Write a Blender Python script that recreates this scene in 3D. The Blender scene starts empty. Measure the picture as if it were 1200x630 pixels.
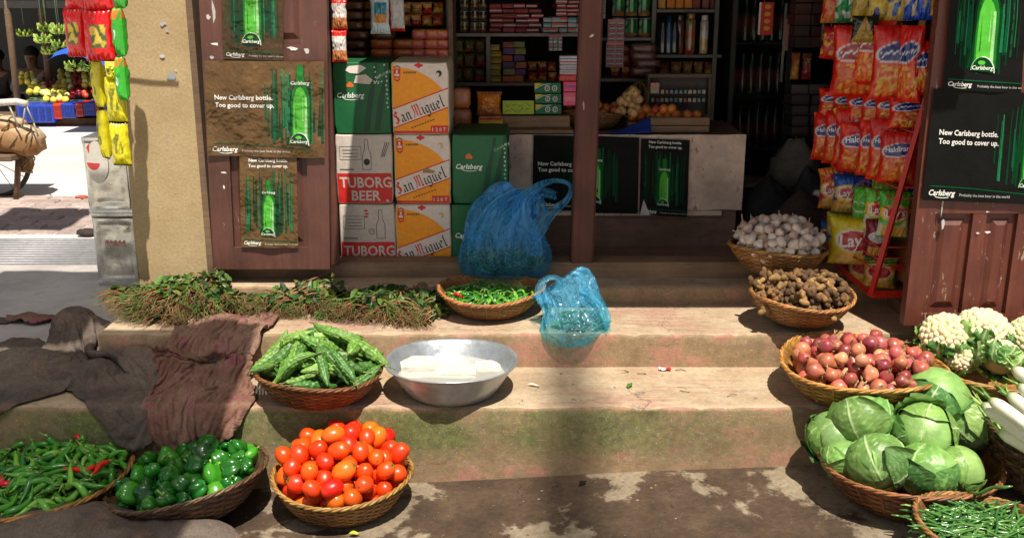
import bpy, bmesh, math, random
from mathutils import Vector, Matrix, Euler, noise
random.seed(7)
R = math.radians
PI = math.pi
SC = bpy.context.scene
COL = SC.collection

# ------------------------------------------------------------------ camera maths (1200 x 630 photograph)
FPX = 1200.0
PITCH = R(15.5)
EYE = Vector((0, 0, 1.65))
FWD = Vector((0, math.cos(PITCH), -math.sin(PITCH)))
UP = Vector((0, math.sin(PITCH), math.cos(PITCH)))

def ray(x, y):
    return Vector((1, 0, 0)) * ((x - 600) / FPX) + UP * ((315 - y) / FPX) + FWD

def aty(x, y, Y):
    d = ray(x, y)
    return EYE + d * (Y / d.y)

def atz(x, y, Z):
    d = ray(x, y)
    return EYE + d * ((Z - EYE.z) / d.z)

def depth(p):
    return (Vector(p) - EYE).dot(FWD)

def lin(v):
    v /= 255.0
    return v / 12.92 if v <= 0.04045 else ((v + 0.055) / 1.055) ** 2.4

def C(r, g, b):
    return (lin(r), lin(g), lin(b))

def mixc(a, b, t):
    return tuple(a[i] * (1 - t) + b[i] * t for i in range(3))

def n3(x, y, z=0.0):
    return noise.noise(Vector((x, y, z)))

# ------------------------------------------------------------------ mesh collector
class MB:
    def __init__(s):
        s.v = []; s.f = []; s.c = []; s.sm = []; s.M = Matrix.Identity(4)

    def add(s, verts, faces, col, smooth=False):
        b = len(s.v)
        M = s.M
        s.v += [tuple(M @ Vector(p)) for p in verts]
        if callable(col):
            s.c += [col(p) for p in verts]
        elif len(col) == len(verts) and not isinstance(col[0], (int, float)):
            s.c += list(col)
        else:
            s.c += [col] * len(verts)
        for f in faces:
            s.f.append([b + i for i in f]); s.sm.append(smooth)
        return s

    def box(s, x0, x1, y0, y1, z0, z1, col, bev=0.0):
        if bev > 0:
            bv = min(bev, abs(x1 - x0) * .45, abs(y1 - y0) * .45, abs(z1 - z0) * .45)
            vs = []; fs = []
            # 24-vertex chamfered box
            X = (x0, x1); Y = (y0, y1); Z = (z0, z1)
            idx = {}
            for i in (0, 1):
                for j in (0, 1):
                    for k in (0, 1):
                        sx = bv if i == 0 else -bv; sy = bv if j == 0 else -bv; sz = bv if k == 0 else -bv
                        idx[(i, j, k, 0)] = len(vs); vs.append((X[i], Y[j] + sy, Z[k] + sz))
                        idx[(i, j, k, 1)] = len(vs); vs.append((X[i] + sx, Y[j], Z[k] + sz))
                        idx[(i, j, k, 2)] = len(vs); vs.append((X[i] + sx, Y[j] + sy, Z[k]))
            q = lambda *a: fs.append([idx[t] for t in a])
            q((0,0,0,0),(0,0,1,0),(0,1,1,0),(0,1,0,0)); q((1,0,0,0),(1,1,0,0),(1,1,1,0),(1,0,1,0))
            q((0,0,0,1),(1,0,0,1),(1,0,1,1),(0,0,1,1)); q((0,1,0,1),(0,1,1,1),(1,1,1,1),(1,1,0,1))
            q((0,0,0,2),(0,1,0,2),(1,1,0,2),(1,0,0,2)); q((0,0,1,2),(1,0,1,2),(1,1,1,2),(0,1,1,2))
            for j in (0, 1):
                for k in (0, 1):
                    q((0,j,k,1),(1,j,k,1),(1,j,k,2),(0,j,k,2))
            for i in (0, 1):
                for k in (0, 1):
                    q((i,0,k,0),(i,1,k,0),(i,1,k,2),(i,0,k,2))
            for i in (0, 1):
                for j in (0, 1):
                    q((i,j,0,0),(i,j,1,0),(i,j,1,1),(i,j,0,1))
            for i in (0, 1):
                for j in (0, 1):
                    for k in (0, 1):
                        q((i,j,k,0),(i,j,k,1),(i,j,k,2))
            return s.add(vs, fs, col)
        vs = [(x0,y0,z0),(x1,y0,z0),(x1,y1,z0),(x0,y1,z0),(x0,y0,z1),(x1,y0,z1),(x1,y1,z1),(x0,y1,z1)]
        fs = [(0,3,2,1),(4,5,6,7),(0,1,5,4),(1,2,6,5),(2,3,7,6),(3,0,4,7)]
        return s.add(vs, fs, col)

    def tube(s, pts, rad, col, n=8, cap=True, smooth=True, flat=1.0):
        """swept tube through pts; rad a number or a list, col a colour or a function of t in 0..1"""
        pts = [Vector(p) for p in pts]
        m = len(pts)
        rr = rad if isinstance(rad, (list, tuple)) else [rad] * m
        vs = []; cs = []
        prev = None
        for i, p in enumerate(pts):
            t = (pts[min(i + 1, m - 1)] - pts[max(i - 1, 0)])
            t = t.normalized() if t.length > 1e-9 else Vector((0, 0, 1))
            if prev is None:
                a = Vector((0, 0, 1)) if abs(t.z) < .9 else Vector((1, 0, 0))
                u = t.cross(a).normalized()
            else:
                u = (prev - t * prev.dot(t)).normalized()
            prev = u
            w = t.cross(u)
            cc = col(i / max(1, m - 1)) if callable(col) else col
            for k in range(n):
                a = 2 * PI * k / n
                vs.append(p + u * (math.cos(a) * rr[i]) + w * (math.sin(a) * rr[i] * flat)); cs.append(cc)
        fs = []
        for i in range(m - 1):
            for k in range(n):
                k2 = (k + 1) % n
                fs.append((i * n + k, i * n + k2, (i + 1) * n + k2, (i + 1) * n + k))
        if cap:
            fs.append(tuple(range(n - 1, -1, -1))); fs.append(tuple((m - 1) * n + k for k in range(n)))
        return s.add(vs, fs, cs, smooth)

    def lathe(s, prof, col, n=32, smooth=True, fn=None, cap=False):
        """prof [(r,z)] ; fn(theta, r, z) -> (r,z) optional"""
        vs = []; cs = []
        for i, (r, z) in enumerate(prof):
            for k in range(n):
                a = 2 * PI * k / n
                r2, z2 = fn(a, r, z) if fn else (r, z)
                vs.append((r2 * math.cos(a), r2 * math.sin(a), z2))
                cs.append(col(i, a, r, z) if callable(col) else col)
        fs = []
        for i in range(len(prof) - 1):
            for k in range(n):
                k2 = (k + 1) % n
                fs.append((i * n + k, i * n + k2, (i + 1) * n + k2, (i + 1) * n + k))
        if cap:
            fs.append(tuple(range(n - 1, -1, -1))); m = len(prof); fs.append(tuple((m - 1) * n + k for k in range(n)))
        return s.add(vs, fs, cs, smooth)

    def blob(s, fn, col, nu=16, nv=10, smooth=True):
        """closed surface: fn(dir Vector) -> point"""
        vs = []; cs = []
        vs.append(fn(Vector((0, 0, -1)))); cs.append(col(Vector((0,0,-1))) if callable(col) else col)
        for j in range(1, nv):
            ph = -PI / 2 + PI * j / nv
            for i in range(nu):
                a = 2 * PI * i / nu
                d = Vector((math.cos(ph) * math.cos(a), math.cos(ph) * math.sin(a), math.sin(ph)))
                vs.append(fn(d)); cs.append(col(d) if callable(col) else col)
        vs.append(fn(Vector((0, 0, 1)))); cs.append(col(Vector((0,0,1))) if callable(col) else col)
        fs = []
        for i in range(nu):
            i2 = (i + 1) % nu
            fs.append((0, 1 + i2, 1 + i))
            for j in range(nv - 2):
                a = 1 + j * nu
                fs.append((a + i, a + i2, a + nu + i2, a + nu + i))
            a = 1 + (nv - 2) * nu
            fs.append((a + i, a + i2, len(vs) - 1))
        return s.add(vs, fs, cs, smooth)

    def grid(s, fn, nu, nv, col, smooth=True, keep=None):
        vs = []; cs = []
        for j in range(nv + 1):
            for i in range(nu + 1):
                u, v = i / nu, j / nv
                vs.append(fn(u, v)); cs.append(col(u, v) if callable(col) else col)
        fs = []
        for j in range(nv):
            for i in range(nu):
                if keep is None or keep((i + .5) / nu, (j + .5) / nv):
                    a = j * (nu + 1) + i
                    fs.append((a, a + 1, a + nu + 2, a + nu + 1))
        return s.add(vs, fs, cs, smooth)

    def poly(s, pts, col, lay=0):
        """flat art polygon in the x-z plane facing -y, lay = layer number (0.5 mm each)"""
        return s.add([(p[0], -0.0007 * lay, p[1]) for p in pts], [tuple(range(len(pts)))], col)

    def rect(s, x0, x1, z0, z1, col, lay=0):
        return s.poly([(x0, z0), (x1, z0), (x1, z1), (x0, z1)], col, lay)

    def disc(s, x, z, rx, rz, col, lay=0, n=20, a0=0, a1=2 * PI):
        return s.poly([(x + rx * math.cos(a0 + (a1 - a0) * k / n), z + rz * math.sin(a0 + (a1 - a0) * k / n)) for k in range(n)], col, lay)

    def stroke(s, pts, w, col, lay=0):
        for (x0, z0), (x1, z1) in zip(pts[:-1], pts[1:]):
            dx, dz = x1 - x0, z1 - z0
            L = math.hypot(dx, dz) or 1
            nx, nz = -dz / L * w / 2, dx / L * w / 2
            s.poly([(x0 - nx, z0 - nz), (x1 - nx, z1 - nz), (x1 + nx, z1 + nz), (x0 + nx, z0 + nz)], col, lay)
        return s

    def text(s, st, size, x, z, col, lay=3, align='CENTER', shear=0.0, bold=0.0, rot=0.0, sx=1.0, mapf=None):
        vs, fs = text_mesh(st, shear, bold)
        xs = [p[0] for p in vs]
        if not xs: return s
        w = (max(xs) - min(xs)) * size * sx
        off = {'CENTER': -w / 2, 'LEFT': 0, 'RIGHT': -w}[align] - min(xs) * size * sx
        ca, sa = math.cos(rot), math.sin(rot)
        out = []
        for (a, b) in vs:
            a = a * size * sx + off; b = b * size
            px, pz = x + a * ca - b * sa, z + a * sa + b * ca
            out.append(mapf(px, pz) if mapf else (px, -0.0007 * lay, pz))
        return s.add(out, fs, col)

    def build(s, name, mat, parent=None, loc=None, rot=None):
        me = bpy.data.meshes.new(name)
        me.from_pydata(s.v, [], s.f)
        at = me.color_attributes.new('Col', 'FLOAT_COLOR', 'POINT')
        buf = []
        for c in s.c:
            buf += [c[0], c[1], c[2], 1.0]
        at.data.foreach_set('color', buf)
        me.polygons.foreach_set('use_smooth', s.sm)
        me.materials.append(mat)
        me.update()
        o = bpy.data.objects.new(name, me)
        COL.objects.link(o)
        if parent: o.parent = parent
        if loc is not None: o.location = loc
        if rot is not None: o.rotation_euler = rot
        return o

def crumple(o, fn, maxlen=.05, rounds=4):
    """cut long faces up and move every vertex by fn(co) so print and surface bend together"""
    bm = bmesh.new(); bm.from_mesh(o.data); bmesh.ops.triangulate(bm, faces=bm.faces[:])
    for _ in range(rounds):
        es = [e for e in bm.edges if e.calc_length() > maxlen]
        if not es: break
        bmesh.ops.subdivide_edges(bm, edges=es, cuts=1); bmesh.ops.triangulate(bm, faces=[f for f in bm.faces if len(f.verts) > 3])
    for v_ in bm.verts: v_.co += Vector(fn(v_.co))
    bm.to_mesh(o.data); bm.free()

_tc = {}
def text_mesh(st, shear=0.0, bold=0.0):
    k = (st, shear, bold)
    if k not in _tc:
        cu = bpy.data.curves.new('lettering', 'FONT')
        cu.body = st; cu.size = 1; cu.shear = shear; cu.offset = bold; cu.resolution_u = 2
        o = bpy.data.objects.new('lettering', cu)
        COL.objects.link(o)
        dg = bpy.context.evaluated_depsgraph_get()
        me = bpy.data.meshes.new_from_object(o.evaluated_get(dg))
        _tc[k] = ([(v.co.x, v.co.y) for v in me.vertices], [tuple(p.vertices) for p in me.polygons])
        bpy.data.objects.remove(o); bpy.data.curves.remove(cu); bpy.data.meshes.remove(me)
    return _tc[k]

def thing(name, label, cat, loc=(0, 0, 0), rz=0.0, group=None):
    o = bpy.data.objects.new(name, None); COL.objects.link(o)
    o.location = loc; o.rotation_euler = (0, 0, rz)
    o.empty_display_size = .05
    o['label'] = label; o['category'] = cat
    if group: o['group'] = group
    return o

def tag(o, label, cat, group=None):
    o['label'] = label; o['category'] = cat
    if group: o['group'] = group
    return o

def struct(o):
    o['kind'] = 'structure'; return o

def copy_tree(o, parent=None):
    c = o.copy(); COL.objects.link(c); c.parent = parent
    for ch in o.children:
        copy_tree(ch, c)
    return c

class Proto:
    """first use gives the source itself, later uses give copies"""
    def __init__(s, o): s.o = o; s.used = False
    def get(s):
        if not s.used:
            s.used = True; return s.o
        return copy_tree(s.o)

def drop_unused(protos):
    for p in protos:
        if not p.used:
            for ch in list(p.o.children): bpy.data.objects.remove(ch)
            bpy.data.objects.remove(p.o)

# ------------------------------------------------------------------ materials
MATS = {}
def base_mat(name):
    m = bpy.data.materials.new(name); m.use_nodes = True
    nt = m.node_tree
    for n in list(nt.nodes): nt.nodes.remove(n)
    out = nt.nodes.new('ShaderNodeOutputMaterial')
    b = nt.nodes.new('ShaderNodeBsdfPrincipled')
    nt.links.new(b.outputs[0], out.inputs[0])
    MATS[name] = m
    return m, nt, b, out

class NT:
    def __init__(s, nt): s.nt = nt
    def n(s, t, **kw):
        nd = s.nt.nodes.new('ShaderNode' + t)
        for k, v in kw.items(): setattr(nd, k, v)
        return nd
    def l(s, a, b): s.nt.links.new(a, b)
    def coords(s, kind='Object', scale=(1, 1, 1)):
        tc = s.n('TexCoord'); mp = s.n('Mapping')
        mp.inputs['Scale'].default_value = scale
        s.l(tc.outputs[kind], mp.inputs[0]); return mp.outputs[0]
    def noise(s, vec, scale, detail=4, rough=.6, dist=0.0):
        nd = s.n('TexNoise'); nd.inputs['Scale'].default_value = scale
        nd.inputs['Detail'].default_value = detail; nd.inputs['Roughness'].default_value = rough
        nd.inputs['Distortion'].default_value = dist
        if vec is not None: s.l(vec, nd.inputs['Vector'])
        return nd.outputs['Fac']
    def ramp(s, fac, a, b, ca=(0, 0, 0), cb=(1, 1, 1)):
        nd = s.n('ValToRGB'); e = nd.color_ramp.elements
        e[0].position = a; e[1].position = b
        e[0].color = (*ca, 1); e[1].color = (*cb, 1)
        s.l(fac, nd.inputs[0]); return nd.outputs[0]
    def mix(s, fac, a, b, mode='MIX'):
        nd = s.n('Mix', data_type='RGBA', blend_type=mode)
        for sock, v in ((nd.inputs[0], fac), (nd.inputs[6], a), (nd.inputs[7], b)):
            if isinstance(v, (int, float)): sock.default_value = v
            elif isinstance(v, (tuple, list)): sock.default_value = (*v, 1)
            else: s.l(v, sock)
        return nd.outputs[2]
    def math(s, op, a, b=0.0):
        nd = s.n('Math', operation=op)
        for i, v in enumerate((a, b)):
            if isinstance(v, (int, float)): nd.inputs[i].default_value = v
            else: s.l(v, nd.inputs[i])
        return nd.outputs[0]
    def bump(s, h, strength=.3, dist=.01, prev=None):
        nd = s.n('Bump'); nd.inputs['Strength'].default_value = strength
        nd.inputs['Distance'].default_value = dist
        s.l(h, nd.inputs['Height'])
        if prev is not None: s.l(prev, nd.inputs['Normal'])
        return nd.outputs[0]

def mat(name, rough=.6, nscale=25, namt=.25, bump=.15, bscale=80, bdist=.003, rnd=0.0, coat=0.0, metal=0.0, spec=.5,
        sss=0.0, rough_var=.1, hue=0.0, scale=(1, 1, 1), crumple=0):
    m, nt, b, out = base_mat(name); T = NT(nt)
    at = T.n('VertexColor'); at.layer_name = 'Col'
    vec = T.coords('Object', scale)
    oi = T.n('ObjectInfo')
    vm = T.n('VectorMath', operation='ADD'); T.l(vec, vm.inputs[0])
    cx = T.n('CombineXYZ'); k = T.math('MULTIPLY', oi.outputs['Random'], 37.0)
    T.l(k, cx.inputs[0]); T.l(k, cx.inputs[1]); T.l(cx.outputs[0], vm.inputs[1])
    vec = vm.outputs[0]
    n1 = T.noise(vec, nscale, 5, .65)
    c1 = T.ramp(n1, .3, .7, (1 - namt,) * 3, (1 + namt * .6,) * 3)
    col = T.mix(1.0, at.outputs[0], c1, 'MULTIPLY')
    if rnd or hue:
        hs = T.n('HueSaturation')
        T.l(col, hs.inputs['Color'])
        T.l(T.math('ADD', T.math('MULTIPLY', T.math('SUBTRACT', oi.outputs['Random'], .5), 2 * rnd), 1.0), hs.inputs['Value'])
        if hue:
            r2 = T.math('FRACT', T.math('MULTIPLY', oi.outputs['Random'], 17.3))
            T.l(T.math('ADD', T.math('MULTIPLY', T.math('SUBTRACT', r2, .5), 2 * hue), .5), hs.inputs['Hue'])
        col = hs.outputs[0]
    T.l(col, b.inputs['Base Color'])
    rn = T.noise(vec, nscale * 1.7, 3)
    T.l(T.math('ADD', T.math('MULTIPLY', T.math('SUBTRACT', rn, .5), rough_var * 2), rough), b.inputs['Roughness'])
    if bump:
        pv_ = None
        if crumple:
            dn = T.noise(vec, 9, 3); vm2 = T.n('VectorMath', operation='ADD'); T.l(vec, vm2.inputs[0])
            c3 = T.n('CombineXYZ'); T.l(T.math('MULTIPLY', dn, .12), c3.inputs[0]); T.l(T.math('MULTIPLY', dn, .12), c3.inputs[2]); T.l(c3.outputs[0], vm2.inputs[1])
            vo = T.n('TexVoronoi'); vo.inputs['Scale'].default_value = 8; T.l(vm2.outputs[0], vo.inputs['Vector'])
            pv_ = T.bump(vo.outputs['Distance'], .45, .02)
        T.l(T.bump(T.noise(vec, bscale, 4), bump, bdist, pv_), b.inputs['Normal'])
    b.inputs['Metallic'].default_value = metal
    b.inputs['Specular IOR Level'].default_value = spec
    b.inputs['Coat Weight'].default_value = coat
    b.inputs['Coat Roughness'].default_value = .15
    if sss:
        b.inputs['Subsurface Weight'].default_value = sss
        b.inputs['Subsurface Radius'].default_value = (.01, .006, .003)
        b.inputs['Subsurface Scale'].default_value = .5
    return m

M_paint = mat('printed_card', .55, 60, .12, .1, 40)
M_card = mat('cardboard', .75, 12, .25, .25, 30, .004)
M_plastic = mat('wrapper_plastic', .28, 20, .12, .5, 45, .004, rnd=.08, spec=.6)
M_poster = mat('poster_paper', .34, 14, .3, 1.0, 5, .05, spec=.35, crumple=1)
M_posterd = mat('dark_poster_paper', .5, 14, .2, .35, 7, .02, spec=.07)
M_matte = mat('matte_stuff', .8, 30, .3, .3, 60, rnd=.1)
M_dark = mat('dark_stuff', .6, 20, .3, .2, 40, rnd=.1)
M_metalp = mat('painted_metal', .38, 25, .25, .2, 60, .001)
M_wire = mat('wire_metal', .4, 25, .2, 0)
M_glossveg = mat('glossy_vegetable', .22, 18, .18, .12, 60, .002, rnd=.16, hue=.010, spec=.5, coat=.15)
M_tomato = mat('tomato_skin', .34, 9, .26, .12, 40, .002, rnd=.16, hue=.007, spec=.5, coat=.12, sss=.08, rough_var=.25)
M_gourd = mat('gourd_skin', .42, 60, .3, .5, 110, .003, rnd=.12, hue=.01)
M_onion = mat('onion_skin', .38, 22, .3, .25, 70, .002, rnd=.25, hue=.012, scale=(1, 1, .25))
M_garlic = mat('garlic_skin', .55, 30, .2, .3, 80, .002, rnd=.12)
M_root = mat('root_skin', .85, 45, .45, .6, 120, .003, rnd=.3)
M_leaf = mat('leaf', .45, 30, .35, .4, 60, .003, rnd=.15, hue=.008)
M_cabbage = mat('cabbage_leaf', .42, 22, .22, .5, 45, .004, rnd=.1, hue=.008)
M_cheese = mat('fresh_curd', .6, 35, .10, .6, 70, .004, sss=.15)
M_curd = mat('cauliflower_curd', .8, 60, .15, .6, 180, .003)
M_stem = mat('stems', .7, 60, .4, .2, 80, rnd=.2)
M_white = mat('white_root', .4, 25, .08, .2, 50, .001, sss=.1)
M_tin = mat('tinplate', .3, 8, .35, .5, 12, .006, metal=.85, rough_var=.25)
M_alu = mat('aluminium', .38, 22, .22, .35, 16, .006, metal=.65, rough_var=.22)
M_glassy = mat('jar_plastic', .15, 20, .2, .1, 30, spec=.7)
M_skin = mat('skin', .55, 30, .15, .1, 60)
M_cloth = mat('cloth', .9, 25, .25, .4, 60)

def basket_mat():
    m, nt, b, out = base_mat('bamboo_weave'); T = NT(nt)
    at = T.n('VertexColor'); at.layer_name = 'Col'
    vec = T.coords('Object')
    n1 = T.noise(vec, 9, 4, .6); n2 = T.noise(vec, 130, 3, .6)
    c = T.mix(1.0, at.outputs[0], T.ramp(n1, .3, .72, (.5, .45, .4), (1.25, 1.2, 1.1)), 'MULTIPLY')
    c = T.mix(1.0, c, T.ramp(n2, .3, .7, (.65,) * 3, (1.2,) * 3), 'MULTIPLY')
    T.l(c, b.inputs['Base Color']); b.inputs['Roughness'].default_value = .5
    T.l(T.bump(n2, .4, .002), b.inputs['Normal'])
    return m
M_basket = basket_mat()

def sack_mat(name, c1, c2, c3, weave=420):
    m, nt, b, out = base_mat(name); T = NT(nt)
    vec = T.coords('Object')
    n1 = T.noise(vec, 3.5, 5, .6, .3); n2 = T.noise(vec, 9, 4, .6); n3_ = T.noise(vec, 60, 3)
    c = T.mix(T.ramp(n1, .42, .6), c1, c2)
    c = T.mix(T.math('MULTIPLY', T.ramp(n2, .55, .68), .7), c, c3)
    w = T.n('TexWave', wave_type='BANDS', bands_direction='X'); w.inputs['Scale'].default_value = weave / 6.28 * 1.0; w.inputs['Distortion'].default_value = 1.5
    w2 = T.n('TexWave', wave_type='BANDS', bands_direction='Y'); w2.inputs['Scale'].default_value = weave / 6.28 * 1.0; w2.inputs['Distortion'].default_value = 1.5
    T.l(vec, w.inputs[0]); T.l(vec, w2.inputs[0])
    wv = T.math('MULTIPLY', T.noise(T.coords('Object', (1, .25, 1)), 260, 2), 1.6)
    c = T.mix(1.0, c, T.ramp(wv, .5, 1.1, (.8,) * 3, (1.18,) * 3), 'MULTIPLY')
    c = T.mix(1.0, c, T.ramp(n3_, .3, .7, (.86,) * 3, (1.12,) * 3), 'MULTIPLY')
    T.l(c, b.inputs['Base Color']); b.inputs['Roughness'].default_value = .95
    b.inputs['Specular IOR Level'].default_value = .15
    bp = T.bump(wv, .3, .002); bp = T.bump(T.noise(T.coords('Object', (1, .35, 1)), 14, 3, .5, 1.0), .6, .02, bp)
    T.l(bp, b.inputs['Normal'])
    return m
M_sackgrey = sack_mat('grey_jute', (.085, .066, .055), (.15, .118, .098), (.16, .10, .072))
M_sackbrown = sack_mat('brown_jute', (.16, .08, .058), (.24, .145, .108), (.24, .04, .09))
M_sackfront = sack_mat('front_jute', (.088, .07, .06), (.15, .12, .098), (.17, .105, .072))

def bag_mat(name, col, alpha):
    m, nt, b, out = base_mat(name); T = NT(nt)
    vec = T.coords('Object')
    b.inputs['Base Color'].default_value = (*col, 1)
    b.inputs['Roughness'].default_value = .16
    b.inputs['Specular IOR Level'].default_value = 1.0; b.inputs['Coat Weight'].default_value = .6; b.inputs['Coat Roughness'].default_value = .08
    h = T.noise(vec, 14, 5, .7, 1.2); h2 = T.noise(vec, 45, 4, .6, .8)
    T.l(T.bump(h2, .6, .006, T.bump(h, .8, .02)), b.inputs['Normal'])
    vo = T.n('TexVoronoi'); vo.inputs['Scale'].default_value = 24
    dn = T.noise(T.coords('Object', (1, 1, .4)), 12, 3); vq_ = T.n('VectorMath', operation='ADD'); T.l(T.coords('Object', (1, 1, .45)), vq_.inputs[0])
    c3 = T.n('CombineXYZ'); T.l(T.math('MULTIPLY', dn, .16), c3.inputs[0]); T.l(T.math('MULTIPLY', dn, .16), c3.inputs[1]); T.l(dn, c3.inputs[2]); T.l(c3.outputs[0], vq_.inputs[1]); T.l(vq_.outputs[0], vo.inputs['Vector'])
    cre = vo.outputs['Distance']
    T.l(T.bump(cre, .8, .014, T.bump(h2, .25, .004, T.bump(h, .5, .015))), b.inputs['Normal'])
    tl = T.n('BsdfTranslucent'); tl.inputs[0].default_value = (*[min(1, c * 1.3) for c in col], 1)
    mx = T.n('MixShader'); mx.inputs[0].default_value = .35
    T.l(b.outputs[0], mx.inputs[1]); T.l(tl.outputs[0], mx.inputs[2])
    tr = T.n('BsdfTransparent'); tr.inputs[0].default_value = (*[.55 + .45 * min(1, c * 1.6) for c in col], 1)
    m2 = T.n('MixShader')
    sp_ = T.n('SeparateXYZ'); T.l(T.coords(), sp_.inputs[0])
    a0 = T.math('ADD', T.math('MULTIPLY', T.ramp(cre, .25, .7), .22), alpha - .14)
    T.l(T.math('MINIMUM', T.math('ADD', a0, T.math('MULTIPLY', T.ramp(sp_.outputs[2], .08, .24), .22)), .95), m2.inputs[0])
    T.l(tr.outputs[0], m2.inputs[1]); T.l(mx.outputs[0], m2.inputs[2])
    T.l(m2.outputs[0], out.inputs[0])
    return m
M_bag1 = bag_mat('blue_polythene', (.08, .46, .88), .25)
M_bag2 = bag_mat('pale_blue_polythene', (.16, .56, .84), .27)

def glass_mat(name, tint, gloss=.25):
    m, nt, b, out = base_mat(name); T = NT(nt)
    nt.nodes.remove(b)
    tr = T.n('BsdfTransparent'); tr.inputs[0].default_value = (*tint, 1)
    gl = T.n('BsdfGlossy'); gl.inputs['Roughness'].default_value = .04
    fr = T.n('Fresnel'); fr.inputs[0].default_value = 1.33
    T.l(T.bump(T.noise(T.coords(), 30, 3), .15, .01), gl.inputs['Normal'])
    mx = T.n('MixShader'); T.l(fr.outputs[0], mx.inputs[0])
    T.l(tr.outputs[0], mx.inputs[1]); T.l(gl.outputs[0], mx.inputs[2]); T.l(mx.outputs[0], out.inputs[0])
    return m
M_water = glass_mat('water_surface', (.9, .95, .93))
def milky():
    m = glass_mat('milky_water', (.9, .95, .93)); nt = m.node_tree; T = NT(nt)
    out = [n for n in nt.nodes if n.type == 'OUTPUT_MATERIAL'][0]; src = out.inputs[0].links[0].from_socket
    df = T.n('BsdfDiffuse'); df.inputs[0].default_value = (.62, .63, .58, 1)
    mx = T.n('MixShader'); mx.inputs[0].default_value = .5; T.l(src, mx.inputs[1]); T.l(df.outputs[0], mx.inputs[2]); T.l(mx.outputs[0], out.inputs[0]); return m
M_water = milky()
def tarp_cloth(open_):   # weave of the added shade cloths: part of the sun comes straight through
    m, nt, b, out = base_mat('shade_weave'); T = NT(nt); nt.nodes.remove(b)
    d = T.n('BsdfDiffuse'); t = T.n('BsdfTranslucent'); d.inputs[0].default_value = (.6, .56, .48, 1); t.inputs[0].default_value = (.88, .84, .78, 1)
    mx = T.n('MixShader'); mx.inputs[0].default_value = .78; T.l(d.outputs[0], mx.inputs[1]); T.l(t.outputs[0], mx.inputs[2])
    tr = T.n('BsdfTransparent'); m2 = T.n('MixShader'); m2.inputs[0].default_value = open_; T.l(mx.outputs[0], m2.inputs[1]); T.l(tr.outputs[0], m2.inputs[2]); T.l(m2.outputs[0], out.inputs[0]); return m
M_tarp = tarp_cloth(.30); M_net = tarp_cloth(.5)
M_glass = glass_mat('door_glass', (.75, .82, .8))

# ---- setting materials (world-scale object coordinates)
def ground_mat():
    m, nt, b, out = base_mat('ground_concrete'); T = NT(nt)
    v = T.coords()
    big = T.noise(v, 1.7, 6, .62, .5); mid = T.noise(v, 6, 6, .65); fine = T.noise(v, 45, 5, .7); vf = T.noise(v, 220, 3)
    dark = T.mix(T.ramp(mid, .35, .65), (.046, .029, .018), (.095, .060, .037))
    light = T.mix(T.ramp(mid, .3, .7), (.16, .12, .078), (.28, .225, .155))
    sel = T.ramp(T.math('ADD', T.math('MULTIPLY', big, .75), T.math('MULTIPLY', mid, .3)), .535, .56)
    c = T.mix(sel, dark, light)
    c = T.mix(1.0, c, T.ramp(fine, .3, .7, (.7,) * 3, (1.25,) * 3), 'MULTIPLY')
    spk = T.ramp(vf, .66, .72)
    c = T.mix(T.math('MULTIPLY', spk, .4), c, (.3, .26, .2))
    T.l(c, b.inputs['Base Color'])
    T.l(T.ramp(sel, 0, 1, (.62,) * 3, (.88,) * 3), b.inputs['Roughness'])
    T.l(T.bump(sel, .25, .006, T.bump(fine, .5, .01)), b.inputs['Normal'])
    return m
def street_mat():
    m, nt, b, out = base_mat('street_dust'); T = NT(nt)
    v = T.coords()
    mid = T.noise(v, 1.2, 6, .6); fine = T.noise(v, 14, 5, .7)
    c = T.mix(T.ramp(mid, .35, .65), (.56, .52, .47), (.74, .70, .65))
    c = T.mix(T.math('MULTIPLY', T.ramp(fine, .62, .7), .5), c, (.36, .29, .24))
    T.l(c, b.inputs['Base Color']); b.inputs['Roughness'].default_value = .9
    T.l(T.bump(fine, .3, .01), b.inputs['Normal'])
    return m
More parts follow.
